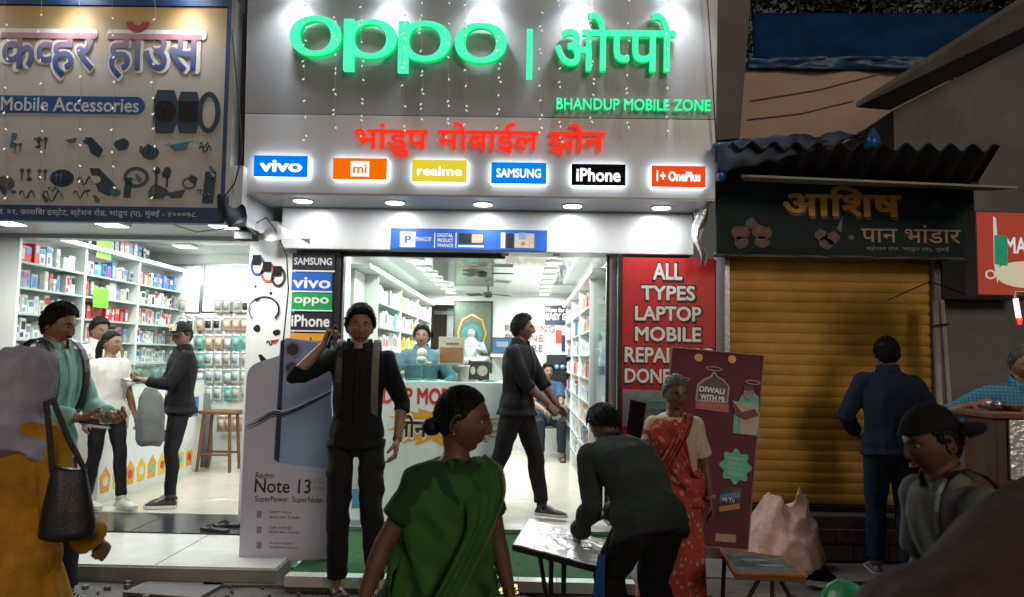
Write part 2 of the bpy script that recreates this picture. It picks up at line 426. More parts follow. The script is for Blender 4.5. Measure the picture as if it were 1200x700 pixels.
def person(label, loc, yaw, H=1.7, group=None, hipz=None, lean=0, side=0, twist=0, hyaw=0, hpitch=0, htilt=0, nose_dir=None,
           LH=None, RH=None, LE=(0, -1, -.1), RE=(0, -1, -.1), LK='relax', RK='relax', Ldir=None, Rdir=None, Lback=None, Rback=None, Lth=None, Rth=None,
           LF=(-.10, .03), RF=(.10, -.03), LFz=0, RFz=0, Lk=(0, 1, .1), Rk=(0, 1, .1), ftL=0, ftR=0, fem=False, bulk=1.0, belly=0,
           skin='skin_mid', top=None, bottom=None, hair=None, shoes=None, vox=.010, moustache=False, beard=False, stoop=0, hs=1.0, eyes=True, pelvis=(0, 0)):
    root = empty('person', loc, label, 'person', group, local=True, yaw=yaw)
    k = H / 1.72
    hz = hipz if hipz is not None else .53 * H
    pel = V((pelvis[0], pelvis[1], hz))
    up = V((math.sin(R(side)), math.sin(R(lean)), math.cos(R(lean)) * math.cos(R(side)))).normalized()
    rt = V((1, 0, 0)); rt = (rt - up * rt.dot(up)).normalized(); fw = up.cross(rt)
    rts = (rt * math.cos(R(twist)) + fw * math.sin(R(twist))); fws = up.cross(rts)
    bend = R(stoop); up2 = (up * math.cos(bend) + fws * math.sin(bend)).normalized(); fw2 = up2.cross(rts)
    chest = pel + up * .20 * k
    shc = chest + up2 * .30 * k * 1.02 if False else chest + up2 * .30 * k
    nb = shc + up2 * .030 * k
    sw = (.146 if fem else .166) * k * (1 + (bulk - 1) * .5)
    SL, SR = shc - rts * sw - up2 * .022 * k, shc + rts * sw - up2 * .022 * k
    wb = bulk; q = 16
    def ell(c, u, f, w, d, n=q): return [c + u * (w * math.cos(a)) + f * (d * math.sin(a)) for a in [2 * math.pi * i / n for i in range(n)]]
    hipw = .172 if fem else .160
    tor = [(pel - up * .10 * k, rt, fw, .09, .075), (pel - up * .05 * k, rt, fw, hipw * .95, .105), (pel + up * .03 * k, rt, fw, hipw, .112 + belly * .4),
           (pel + up * .12 * k, rt, fw, .140 if fem else .145, .098 + belly), (chest + up2 * .03 * k, (rt + rts).normalized(), (fw + fws).normalized(), .142 if fem else .152, .104 + belly * .8),
           (chest + up2 * .13 * k, rts, fw2, .155 if fem else .170, .118 if fem else .115), (chest + up2 * .21 * k, rts, fw2, .160 if fem else .175, .108), (shc - up2 * .01 * k, rts, fw2, sw * .92, .080),
           (shc + up2 * .020 * k, rts, fw2, sw * .70, .064), (nb + up2 * .022 * k, rts, fw2, .062, .058)]
    def torso(mb, inf=0, s0=0, s1=None, flare=0, dinf=0):
        rings = []
        for i, (c, u, f, w, d) in enumerate(tor[s0:s1]):
            rings.append(ell(c, u, f, w * k * (wb if i + s0 < 8 else 1) + inf + (flare if i + s0 <= 2 else 0), d * k * (wb if i + s0 < 8 else 1) + inf * .9 + dinf + (flare if i + s0 <= 2 else 0)))
        mb.loft(rings)
    hd = nb + up2 * .1 * k + fw2 * .02 * k
    # head frame
    hup = V((0, 0, 1)) * .55 + up2 * .45; hup.normalize()
    hf = (fws * math.cos(R(hyaw)) - rts * math.sin(R(hyaw))); hf = (hf - hup * hf.dot(hup)).normalized()
    hr = hf.cross(hup)
    Rp = Matrix.Rotation(R(hpitch), 3, hr); hf = Rp @ hf; hup = Rp @ hup
    Rt_ = Matrix.Rotation(R(htilt), 3, hf); hr = Rt_ @ hr; hup = Rt_ @ hup
    hk = (k ** .5) * .97 * hs
    HM = Matrix((hr, hf, hup)).transposed(); hc = nb + (up2 * .45 + V((0, 0, .55))).normalized() * .135 * hk + hf * .016 * hk
    la, lf = .285 * k, .250 * k
    arms = []
    for sd, S, Tg, pole in ((-1, SL, LH, LE), (1, SR, RH, RE)):
        if Tg is None: Tg = S + V((sd * .07, .05, -.52)) * k
        E, Wr = bone2(S - up2 * .02 * k, Tg, la, lf, pole); arms.append((sd, S - up2 * .02 * k, E, Wr))
    legs = []
    for sd, F, fz, pole, ft in ((-1, LF, LFz, Lk, ftL), (1, RF, RFz, Rk, ftR)):
        hp = pel + rt * (sd * .088 * k) - up * .015 * k
        A = V((F[0], F[1], .085 * k + fz)); Kn, A = bone2(hp, A, .237 * H, .237 * H, pole); legs.append((sd, hp, Kn, A, ft))
    def arm(mb, i, a0=0, a1=1, inf=0, n=12, end=0):
        sd, S, E, Wr = arms[i]; am = .88 if fem else 1
        pts = [(0, S, .052), (.25, S.lerp(E, .3), .048), (.42, S.lerp(E, .8), .043), (.5, E, .041), (.58, E.lerp(Wr, .22), .042), (.78, E.lerp(Wr, .6), .034), (1, Wr, .0255)]
        if a1 < 1:
            pts2 = [p for p in pts if p[0] < a1]; t = a1
            P_ = S.lerp(E, t / .5) if t <= .5 else E.lerp(Wr, (t - .5) / .5); pts = pts2 + [(t, P_, .0465 if t <= .5 else .034)]
        mb.tube([p[1] for p in pts], [p[2] * k * am * (1 + (bulk - 1) * .6) + inf + (end if p[0] >= a1 else 0) for p in pts], n)
        mb.ball(tuple(S), (.053 * k * am + inf * .8), 12)
    def leg(mb, i, inf=0, n=14, a1=1.0, end=0, slim=1):
        sd, hp, Kn, A, ft = legs[i]
        pts = [(0, hp, .088), (.15, hp.lerp(Kn, .3), .082), (.35, hp.lerp(Kn, .7), .066), (.5, Kn, .056), (.65, Kn.lerp(A, .3) - V((0, .012, 0)), .056), (.85, Kn.lerp(A, .7), .042), (1, A, .034)]
        if a1 < 1: pts = [p for p in pts if p[0] < a1] + [(a1, Kn.lerp(A, (a1 - .5) * 2), .042)]
        mb.tube([p[1] for p in pts], [p[2] * k * slim * (1 + (bulk - 1) * .5) + inf * (1 if p[0] > .2 else .6) + (end if p[0] >= .85 else 0) for p in pts], n)
    # body: one mesh
    cl = -.014 if top else 0
    mb = MB(); torso(mb, cl)
    mb.tube([nb - up2 * .04 * k, nb + up2 * .03 * k, hc - hup * .05 * hk - hf * .018 * hk, hc - hup * .01 * hk - hf * .02 * hk], [.068 * k, .056 * k * (.9 if fem else 1), .053 * hk, .05 * hk], 14)
    for i in (0, 1):
        arm(mb, i); leg(mb, i, 0, slim=.84 if bottom else 1)
        sd, hp, Kn, A, ft = legs[i]
        f = V((math.sin(R(ft)), math.cos(R(ft)), 0)); h0 = A + V((0, 0, -.055 * k)) - f * .045 * k
        mb.tube([h0 - f * .01, h0 + f * .06 * k + V((0, 0, .012)), h0 + f * .13 * k - V((0, 0, .002)), h0 + f * .185 * k - V((0, 0, .008)), h0 + f * .215 * k - V((0, 0, .012))],
                [.030 * k, .038 * k, .037 * k, .036 * k, .018 * k], 12, flat=.62, up=f.cross(V((0, 0, 1))))
        mb.ball(tuple(A + V((0, 0, -.03 * k))), .036 * k, 10)
    bm_ = remesh(mb, vox * .85, 3, 'body'); vs, fs = mesh_vf(bm_); mb = MB(); mb.add(vs, fs)
    # head
    def fn(d): return hc + HM @ (head_pt(d) * hk)
    vs, fs = head_grid(fn=fn); mb.add(vs, fs)
    for sd in (-1, 1): ear_mesh(mb, sd, HM, hc, hk)
    HMx = []
    for i, (kd, dr, bk, th) in enumerate(((LK, Ldir, Lback, Lth), (RK, Rdir, Rback, Rth))):
        sd, S, E, Wr = arms[i]; d = V(dr) if dr else (Wr - E)
        M_ = put_hand(mb, kd, Wr, d, bk or (sd, 0, .1), th or (0, 1, .05), k * (.92 if fem else 1)); HMx.append((Wr, M_))
    sk = MATS[skin]
    body = mb.build('body', sk, root, True)
    P = dict(root=root, hc=hc, HM=HM, hk=hk, nb=nb, shc=shc, chest=chest, pel=pel, up=up, up2=up2, rts=rts, fws=fws, rt=rt, fw=fw, arms=arms, legs=legs, k=k, hands=HMx, sw=sw, fw2=fw2)
    # face pieces
    if eyes:
        for sd in (-1, 1):
            m = MB(); c = hc + HM @ (V((sd * .0300, .0690, .0065)) * hk); m.ball((0, 0, 0), .0112 * hk, 12)
            m.v = [tuple(c + HM @ V(p)) for p in m.v]
            def near(f):
                cc = sum((V(m.v[i]) for i in f), V()) / len(f) - c; return cc.normalized().dot(HM @ V((0, 1, -.1)).normalized()) > .80
            m.m = [1 if near(f) else 0 for f in m.f]; m.build('eye', [MATS['eye_white'], MATS['black_gloss']], root, True)
        m = MB()
        for sd in (-1, 1):
            pts = [hc + HM @ (V((sd * x, y, z)) * hk) for x, y, z in ((.013, .0915, .026), (.024, .0905, .031), (.036, .0840, .0315), (.047, .073, .027))]
            m.tube(pts, [.0022, .0034, .0032, .0015], 6, flat=.8)
        m.build('eyebrows', MATS['hair_black'], root, True)
        m = MB()
        for z, r_ in ((-.0535, .0036), (-.0645, .0044)):
            pts = [hc + HM @ (V((x, .0955 - 26 * x * x + (.001 if r_ > .004 else 0), z + (abs(x) * .12 if r_ > .004 else -abs(x) * .1))) * hk) for x in (-.022, -.014, -.005, 0, .005, .014, .022)]
            m.tube(pts, [.001, r_ * .8, r_, r_ * .9, r_, r_ * .8, .001], 6, flat=.8)
        m.build('lips', MATS['lips'], root, True)
    if moustache:
        m = MB(); pts = [hc + HM @ (V((x, .0975 - 24 * x * x, -.0445 - abs(x) * .22)) * hk) for x in (-.028, -.018, -.007, 0, .007, .018, .028)]
        m.tube(pts, [.0015, .0052, .006, .005, .006, .0052, .0015], 8, flat=.6); m.build('moustache', MATS[hair.get('mat', 'hair_black')], root, True)
    # hair
    if hair:
        st = hair['style']; vol = hair.get('vol', .012)
        def hsig(d):
            x, y, z = d
            ph = math.atan2(y, abs(x) + 1e-6); front = .64 if st == 'back' else .66; sb = .10 if st == 'back' else .02
            K = ((-1.6, -.62 if st in ('short', 'cropped') else -.45), (-.75, -.50), (-.22, -.22), (.02, sb), (.16, sb), (.34, .34), (.62, front - .16), (.80, front - .06), (1.05, front), (1.6, front))
            for i in range(len(K) - 1):
                if K[i][0] <= ph <= K[i + 1][0]: t = (ph - K[i][0]) / (K[i + 1][0] - K[i][0]); thr = K[i][1] + (K[i + 1][1] - K[i][1]) * t
            return z - thr
        def hfn(d):
            p = head_pt(d); x, y, z = d; s_ = hsig(d)
            if st in ('short',):
                fr = max(0, y) * .6
                h = vol * (1 + .9 * max(0, z) + fr) 
            elif st == 'cropped': h = vol * .7
            else: h = vol * .8
            n = noise.noise(V((d.x * 9, d.y * 3, d.z * 5))) * .18 + noise.noise(V((d.x * 30, d.y * 7, d.z * 8))) * .14
            if st == 'back': n *= .35
            t = max(-1, min(1, s_ / .09))
            amt = h * (1 + n) * max(0, t) ** .5 if t > 0 else -.006 * (-t) - .0015
            return hc + HM @ ((p + V(d) * amt) * hk)
        vs, fs = head_grid(80, 64, hfn); m = MB(); m.add(vs, fs)
        hm_ = MATS[hair.get('mat', 'hair_black')]; hob = m.build('hair', hm_, root, True)
        m = MB(); rr = random.Random(len(label)); n_h = hair.get('strands', 900); tried = 0
        while n_h and tried < 9000:
            tried += 1
            d = V((rr.gauss(0, 1), rr.gauss(0, 1), rr.gauss(0, 1))).normalized(); sg_ = hsig(d)
            if sg_ < .015: continue
            n_h -= 1; b = hfn(d); dn = HM @ d
            if st == 'back': dl = V((0, -.105, -.02)) - V((d.x * .075, d.y * .09, d.z * .11)); lift = 0; L = rr.uniform(.02, .045) * hk; wd = .0022
            else:
                dl = V((.30 * d.x + rr.uniform(-.3, .3), .9, .1)) if d.z > .45 else V((rr.uniform(-.2, .2), .25 if d.y > -.2 else -.1, -1))
                lift = .35 if (st == 'short' and d.z > .35) else .08; L = rr.uniform(.012, .030) * hk * (1 if st == 'short' else .5) * (.6 if d.y > .5 else 1); wd = .0024
            dd = HM @ dl.normalized(); dd = (dd - dn * (dd.dot(dn) - lift * rr.uniform(.2, 1))).normalized()
            m.tube([b - dd * .006 - dn * .002, b + dd * L * .45 + dn * .0008, b + dd * L - dn * .0015], [wd * .8, wd, wd * .2], 4)
        if m.v: m.build('hair_strands', hm_, root, True)
        if st == 'bun' or hair.get('bun'):
            m = MB(); c = hc + HM @ (V((0, -.108, -.035)) * hk); m.ball(tuple(c), (.036 * hk, .036 * hk, .034 * hk), 14); m.build('hair_bun', hm_, root, True)
        if hair.get('tail'):
            m = MB(); b = hc + HM @ (V((0, -.10, .03)) * hk)
            pts = [b, b + V((0, 0, -.02)) - hf * .03, b - hf * .05 + V((0, 0, -.10)), b - hf * .05 + V((0, 0, -.20)), b - hf * .04 + V((0, 0, -.30))]
            m.tube(pts, [.02, .03, .034, .028, .008], 10, flat=.8); m.build('pony_tail', hm_, root, True)
    # clothes
    if bottom:
        kd = bottom['kind']; m = MB(); inf = bottom.get('inf', .014)
        if kd == 'trousers':
            torso(m, inf * .6, 0, 4 if not bottom.get('low') else 3)
            for i in (0, 1): leg(m, i, inf, 14, .97, bottom.get('hem', .004), bottom.get('slim', 1))
            if legs[0][2].z > legs[0][1].z * .9 or True: pass
            me = remesh(m, vox, 3, 'trousers'); wrinkle(me, bottom.get('w', .006), (0, .2, 1), 8, .9, len(label))
            me.materials.append(MATS[bottom['mat']]); me.polygons.foreach_set('use_smooth', [True] * len(me.polygons)); link('trousers', me, root)
        elif kd == 'skirt':
            rings = []; z1 = (pel + up * .1 * k).z; n = 64; z0 = bottom.get('hemz', .05); fl = bottom.get('flare', .05); cx = (legs[0][3] + legs[1][3]) / 2
            for j in range(15):
                t = j / 14; z = z1 + (z0 - z1) * t; c = pel.lerp(V((cx.x, cx.y, 0)), t); w = (.150 + .03 * math.sin(min(1, t * 3) * math.pi / 2) + fl * t) * k * wb; dd = (.115 + .035 * math.sin(min(1, t * 3) * math.pi / 2) + fl * 1.1 * t) * k * wb + belly * .5 * (1 - t)
                ring = []
                for a_ in range(n):
                    a = 2 * math.pi * a_ / n; pl = (math.sin(a * 11 + 2 * math.sin(a * 2)) * .5 + math.sin(a * 7 + 1 + t) * .5) * .013 * min(1, t * 2.2) * bottom.get('pleat', 1)
                    ring.append((c.x + rt.x * (w + pl) * math.cos(a), c.y + (dd + pl) * math.sin(a), z + (rt.z * w * math.cos(a) if t < .2 else 0)))
                rings.append(ring)
            m.loft(rings[::-1]); me = m.mesh('skirt', MATS[bottom['mat']], True); link('skirt', me, root)
    if top:
        kd = top['kind']; inf = top.get('inf', .016); m = MB(); sl = top.get('sleeve', 1.0)
        torso(m, inf, 1 if top.get('tuck') else 0, -1, top.get('flare', .004), top.get('dinf', 0))
        if top.get('long'):
            rings = []
            for t in (0, .4, 1):
                c = pel - V((0, 0, 1)) * top['long'] * t * k; rings.append(ell(c, rt, fw, (hipw + .03 * t) * k * wb + inf, (.118 + .03 * t) * k * wb + inf))
            m.loft(rings[::-1])
        for i in (0, 1): arm(m, i, 0, sl if not isinstance(sl, tuple) else sl[i], inf * .8, 12, top.get('cuff', .004))
        me = remesh(m, vox, 3, 'top'); wrinkle(me, top.get('w', .007), top.get('grain', (0, .1, 1)), top.get('ws', 7), top.get('st', .45), len(label) + 3)
        me.materials.append(MATS[top['mat']])
        if top.get('sleeve_mat'):
            me.materials.append(MATS[top['sleeve_mat']])
            for p in me.polygons:
                c = p.center - shc
                if abs(c.dot(rts)) > sw * .98: p.material_index = 1
        me.polygons.foreach_set('use_smooth', [True] * len(me.polygons)); link(top.get('name', 'shirt'), me, root)
        if top.get('collar'):
            m = MB(); n = 26
            def cf(u, v):
                a = R(118) + R(304) * (u) + 0; a = math.pi / 2 + R(22) + u * R(316)
                r_ = .066 * k + v * .020 + .004; h = .042 * k * (1 - v) + (.018 * k * v if 0 else 0)
                fr = max(0, math.sin(a)); 
                return nb + rts * (r_ * math.cos(a)) + fw2 * (r_ * 1.02 * math.sin(a) + .004) + up2 * (.008 + h - .022 * v - fr * (.030 + .02 * v))
            m.shell(cf, n, 3, .004); m.build('collar', MATS[top['mat']], root, True)
        if top.get('placket'):
            m = MB(); pts = []
            for t in [i / 10 for i in range(11)]:
                c = (nb - up2 * .01 * k).lerp(chest + up2 * .10 * k, min(1, t * 2)) if t < .5 else (chest + up2 * .10 * k).lerp(pel + up * .02 * k, (t - .5) * 2)
                d = [.062, .085, .1, .11, .118, .118, .112, .108, .106, .112, .115][int(round(t * 10))] * k * wb + inf + .003 + belly * (1 if t > .5 else 0)
                pts.append(c + fws * d)
            m.tube(pts, .016, 6, flat=.15, up=rts); m.build('placket', MATS[top['mat']], root, True)
    if shoes:
        for sd, hp, Kn, A, ft in legs:
            f = V((math.sin(R(ft)), math.cos(R(ft)), 0)); rr_ = V((f.y, -f.x, 0)); base = A.z - .085 * k; o = V((A.x, A.y, base)) - f * .055 * k; L = .275 * k
            if shoes['kind'] == 'sneaker':
                m = MB(); rings = []
                for t, w, h in ((0, .026, .05), (.06, .034, .075), (.25, .038, .098), (.42, .040, .082), (.62, .046, .060), (.85, .045, .048), (.97, .030, .036), (1.0, .012, .028)):
                    c = o + f * (L * t); rings.append([c + rr_ * (w * math.cos(a)) + V((0, 0, .022 + max(0, math.sin(a)) * (h - .022) + min(0, math.sin(a)) * .006)) for a in [2 * math.pi * q_ / 14 for q_ in range(14)]])
                m.loft(rings); m.tube([A + V((0, 0, -.01)), A + V((0, 0, .035))], [.046 * k, .043 * k], 12); sh = m.build('shoe', MATS[shoes['mat']], root, True)
                m = MB(); rings = []
                for t, w in ((-.01, .020), (.0, .032), (.25, .042), (.45, .043), (.65, .050), (.85, .049), (.97, .036), (1.02, .014)):
                    c = o + f * (L * t); rings.append([c + rr_ * (w * x) + V((0, 0, z)) for x, z in ((-1, 0), (1, 0), (1, .026), (-1, .026))])
                m.loft(rings); m.build('sole', MATS['rubber_white'], sh)
                m = MB()
                for q_ in range(5):
                    c = o + f * (L * (.36 + .07 * q_)); z = .098 - .009 * q_; m.tube([c - rr_ * .024 + V((0, 0, z - .012)), c + V((0, 0, z)), c + rr_ * .024 + V((0, 0, z - .012))], .0035, 5)
                m.build('laces', MATS['rubber_white'], sh)
            else:
                m = MB(); n = 20
                pts = [(0, .026), (.1, .034), (.35, .032), (.6, .040), (.85, .042), (1, .024)]
                left = [o + f * (L * t) - rr_ * w for t, w in pts]; right = [o + f * (L * t) + rr_ * w for t, w in pts]
                rings = [[a, b, b + V((0, 0, .016)), a + V((0, 0, .016))] for a, b in zip(left, right)]; m.loft(rings)
                for t in (.50, .66):
                    c = o + f * (L * t); m.tube([c - rr_ * .04 + V((0, 0, .012)), c - rr_ * .03 + V((0, 0, .05)), c + V((0, 0, .064)), c + rr_ * .03 + V((0, 0, .05)), c + rr_ * .04 + V((0, 0, .012))], .013, 6, flat=.3, up=f)
                m.build('sandal', MATS[shoes['mat']], root)
    return P

# ---------------------------------------------------------------- material list
M_ = mat
for n_, c_ in (('skin_mid', (.27, .145, .092)), ('skin_dark', (.15, .074, .048)), ('skin_light', (.36, .2, .13))):
    M_(n_, c_, .48, var=.1, scale=14, bump=.08, nscale=260)
M_('hair_black', (.008, .007, .007), .55, spec=.25, var=.4, scale=60, bump=.6, nscale=120, stretch=(1, .3, 1)); M_('hair_grey', (.10, .096, .092), .6, spec=.25, var=.5, scale=50, bump=.6, nscale=150, stretch=(1, .3, 1))
M_('eye_white', (.30, .28, .25), .2, var=.02, bump=0); M_('black_gloss', (.008, .008, .008), .15, var=.1, bump=0); M_('lips', (.20, .07, .055), .45, var=.08, bump=.05)
M_('rubber_white', (.62, .6, .55), .6, var=.15, scale=20); M_('rubber_black', (.015, .015, .016), .6, var=.2)
def folds(m):
    """creases of hanging cloth: ridged, stretched noise under the weave"""
    t = m.node_tree; b = t.nodes['Principled BSDF']; tc = t.nodes.new('ShaderNodeTexCoord'); mp = t.nodes.new('ShaderNodeMapping'); mp.inputs['Scale'].default_value = (1, 1, .38); mp.inputs['Rotation'].default_value = (.25, .35, 0)
    t.links.new(tc.outputs['Object'], mp.inputs[0]); h = None
    for sc_, w in ((9, 1.0), (21, .45)):
        n = t.nodes.new('ShaderNodeTexNoise'); n.noise_type = 'RIDGED_MULTIFRACTAL'; n.inputs['Scale'].default_value = sc_; n.inputs['Detail'].default_value = 1.5; n.inputs['Distortion'].default_value = .5; t.links.new(mp.outputs[0], n.inputs['Vector'])
        q = t.nodes.new('ShaderNodeMath'); q.operation = 'MULTIPLY_ADD'; q.inputs[1].default_value = w; q.inputs[2].default_value = 0; t.links.new(n.outputs[0], q.inputs[0])
        if h: t.links.new(h, q.inputs[2])
        h = q.outputs[0]
    bp = t.nodes.new('ShaderNodeBump'); bp.inputs['Strength'].default_value = .75; bp.inputs['Distance'].default_value = .014; t.links.new(h, bp.inputs['Height'])
    old = b.inputs['Normal'].links[0].from_node; t.links.new(bp.outputs[0], old.inputs['Normal']); return m
def cloth(n, c, var=.10, rough=.85, **k): return folds(M_(n, c, rough, var=var, scale=k.pop('scale', 12), bump=k.pop('bump', .25), nscale=k.pop('nscale', 420), spec=.2, **k))
cloth('cloth_black', (.012, .012, .014)); cloth('cloth_black2', (.018, .018, .021)); cloth('denim_dark', (.018, .022, .03)); cloth('denim_blue', (.05, .10, .17), .25)
cloth('cloth_teal', (.24, .47, .41)); cloth('cloth_white', (.68, .67, .62)); cloth('cloth_cream', (.62, .6, .52)); cloth('cloth_green', (.040, .135, .034), .25); cloth('cloth_green_dark', (.022, .03, .018), .2)
cloth('cloth_olive', (.036, .046, .040), .2); cloth('cloth_navy', (.012, .020, .042)); cloth('cloth_mustard', (.48, .24, .02), .3); cloth('cloth_lavender', (.40, .38, .50), .14); cloth('cloth_green_blouse', (.020, .060, .022), .2); cloth('sari_border', (.16, .17, .045), .3)
cloth('cloth_maroon', (.125, .070, .066), .3); cloth('cloth_grey', (.17, .165, .15), .2); cloth('cloth_slate', (.10, .17, .23), .15); cloth('cloth_bag', (.16, .175, .17), .15)
def pattern_cloth(name, base, dot, scale, th=.5, check=None):
    m = M_(name, base, .85, var=.12, scale=12, bump=.25, nscale=400, spec=.2); t = m.node_tree; b = t.nodes['Principled BSDF']
    src = b.inputs['Base Color'].links[0].from_socket; tc = t.nodes.new('ShaderNodeTexCoord'); mx = t.nodes.new('ShaderNodeMix'); mx.data_type = 'RGBA'
    if check:
        fac = None
        for ax in ('x', 'z'):
            w = t.nodes.new('ShaderNodeTexWave'); w.wave_type = 'BANDS'; w.bands_direction = ax.upper(); w.inputs['Scale'].default_value = scale; w.inputs['Distortion'].default_value = .6
            t.links.new(tc.outputs['Object'], w.inputs['Vector']); r = t.nodes.new('ShaderNodeMath'); r.operation = 'GREATER_THAN'; r.inputs[1].default_value = .62; t.links.new(w.outputs['Fac'], r.inputs[0])
            if fac is None: fac = r.outputs[0]
            else:
                a = t.nodes.new('ShaderNodeMath'); a.operation = 'ADD'; t.links.new(fac, a.inputs[0]); t.links.new(r.outputs[0], a.inputs[1]); h = t.nodes.new('ShaderNodeMath'); h.operation = 'MULTIPLY'; h.inputs[1].default_value = .42
                t.links.new(a.outputs[0], h.inputs[0]); fac = h.outputs[0]
    else:
        v = t.nodes.new('ShaderNodeTexVoronoi'); v.inputs['Scale'].default_value = scale; t.links.new(tc.outputs['Object'], v.inputs['Vector'])
        n = t.nodes.new('ShaderNodeTexNoise'); n.inputs['Scale'].default_value = scale * 2.2; t.links.new(tc.outputs['Object'], n.inputs['Vector'])
        a = t.nodes.new('ShaderNodeMath'); a.operation = 'MULTIPLY_ADD'; a.inputs[1].default_value = .8; t.links.new(n.outputs[0], a.inputs[0]); t.links.new(v.outputs['Distance'], a.inputs[2])
        r = t.nodes.new('ShaderNodeMath'); r.operation = 'LESS_THAN'; r.inputs[1].default_value = th + .22; t.links.new(a.outputs[0], r.inputs[0]); fac = r.outputs[0]
    t.links.new(fac, mx.inputs[0]); t.links.new(src, mx.inputs[6]); mx.inputs[7].default_value = (*dot, 1); t.links.new(mx.outputs[2], b.inputs['Base Color']); folds(m); return m
pattern_cloth('cloth_red_print', (.36, .055, .040), (.46, .24, .17), 26, .44); pattern_cloth('cloth_cream_print', (.50, .42, .34), (.30, .14, .09), 46, .34)
pattern_cloth('cloth_blue_check', (.035, .16, .27), (.12, .32, .42), 16, check=1)
M_('gold', (.5, .32, .08), .3, 1, bump=.1); M_('metal_steel', (.5, .5, .5), .28, 1, var=.1); M_('metal_dark', (.035, .035, .038), .45, .6, var=.2); M_('rust', (.05, .026, .016), .75, .3, var=.4)
M_('street', (.060, .050, .045), .8, var=.45, scale=2.2, bump=.55, nscale=30, col2=(.13, .115, .105)); M_('stone_slab', (.115, .105, .098), .7, var=.3, scale=4, bump=.35, nscale=40)
M_('tile_cream', (.62, .585, .50), .16, var=.05, scale=3, bump=.02, world=True); M_('tile_white', (.60, .60, .55), .22, var=.12, scale=5, bump=.04, world=True); M_('grout', (.26, .25, .23), .8)
M_('granite_dark', (.035, .035, .038), .18, var=.4, scale=60, bump=.03, world=True); M_('carpet_green', (.025, .095, .028), .95, var=.35, scale=14, bump=.9, nscale=300)
M_('trim_mint', (.42, .60, .54), .5, var=.2, world=True); M_('concrete_dark', (.085, .07, .06), .9, var=.45, scale=4, bump=.5); M_('brick_dark', (.11, .065, .05), .9, var=.35, scale=20, bump=.5, world=True)
M_('acp_grey', (.26, .27, .29), .42, .35, var=.12, scale=1.6, bump=.03, nscale=40); M_('acp_light', (.50, .51, .53), .35, .25, var=.05, scale=1.5, bump=.03, nscale=40)
M_('acp_white', (.66, .68, .68), .32, .1, var=.05, scale=1.5, bump=.03); M_('frame_alu', (.45, .46, .46), .3, .9, var=.1); M_('panel_white', (.74, .76, .73), .45, var=.04, scale=2, bump=.03)
M_('ceiling_gloss', (.62, .66, .63), .06, .35, var=.05, scale=2, bump=.02); M_('wall_white', (.70, .72, .69), .5, var=.04, scale=2, bump=.04)
M_('flex_beige', (.44, .43, .415), .5, var=.10, scale=2.5, bump=.08); M_('sign_blue', (.022, .06, .16), .45, var=.15); M_('blue_dark', (.012, .03, .07), .5, var=.2); M_('dark_void', (.012, .012, .013), .8)
M_('shutter_ochre', (.56, .31, .030), .62, 0, var=.42, scale=2.2, bump=.35, nscale=9, world=True, col2=(.66, .37, .05)); M_('wall_pink', (.50, .37, .31), .85, var=.12, scale=1.6, bump=.2); M_('wall_grey', (.17, .16, .155), .88, var=.3, scale=1.6, bump=.35)
M_('soffit_grey', (.13, .12, .115), .85, var=.25, scale=4, bump=.2); M_('tarp_blue', (.006, .040, .12), .75, var=.35, scale=3, bump=.3, nscale=14, spec=.1); M_('tarp_pale', (.035, .055, .10), .5, var=.8, scale=5, bump=.4, nscale=16, spec=.25)
M_('roof_sheet', (.018, .018, .020), .7, var=.35, scale=5, bump=.2); M_('ply_pale', (.36, .34, .31), .7, var=.2, scale=6, bump=.15); M_('sign_darkgreen', (.009, .026, .024), .6, spec=.15, var=.3, scale=3)
M_('ink_gold', (.62, .36, .06), .55, var=.2, scale=30); M_('ink_tan', (.36, .23, .15), .6, var=.2, scale=30); M_('ink_black', (.012, .012, .012), .5); M_('ink_white', (.75, .75, .72), .5, var=.04, bump=0); M_('ink_grey', (.25, .25, .27), .5)
M_('ink_red', (.55, .03, .025), .5, var=.06); M_('ink_orange', (.75, .33, .02), .5, var=.12); M_('ink_blue', (.01, .10, .48), .45, var=.06); M_('ink_green', (.0, .30, .07), .45); M_('ink_teal', (.02, .36, .26), .45); M_('ink_yellow', (.75, .55, .04), .5)
M_('sign_red', (.50, .018, .020), .38, var=.06, bump=.02); M_('poster_maroon', (.105, .020, .036), .55, var=.14, scale=2, spec=.15); M_('poster_purple', (.50, .50, .64), .35, var=.06, scale=2, bump=.02); M_('phone_blue', (.24, .35, .60), .22, var=.08, scale=3, bump=0); M_('phone_lilac', (.22, .22, .33), .22, var=.08, scale=3, bump=0)
M_('wood_brown', (.16, .062, .025), .5, var=.3, scale=10, bump=.2, stretch=(1, 1, .15)); M_('wood_dark', (.085, .038, .02), .55, var=.35, scale=8, bump=.25, stretch=(1, 1, .2)); M_('foil', (.80, .80, .78), .30, .6, var=.12, scale=20, bump=1.0, nscale=26)
M_('plastic_grey', (.14, .145, .15), .4); M_('sack_pink', (.50, .33, .29), .75, var=.25, scale=8, bump=.5, nscale=40); M_('paper', (.6, .6, .56), .7, var=.1); M_('plastic_green', (.03, .30, .14), .35, var=.3, bump=.4, nscale=20); M_('plastic_blue', (.02, .10, .33), .3, var=.3, bump=.4, nscale=30)
M_('leather_dark', (.020, .017, .019), .42, var=.2, scale=30, bump=.2); M_('board_blue', (.035, .10, .19), .35, var=.6, scale=12, col2=(.22, .25, .25)); M_('foliage_night', (.035, .05, .025), .8, var=.5)
M_('statue_silver', (.42, .46, .44), .35, .4, var=.2, scale=40); M_('statue_teal', (.03, .18, .17), .4, var=.4, scale=30); M_('acrylic', (.45, .55, .52), .12, var=.05)
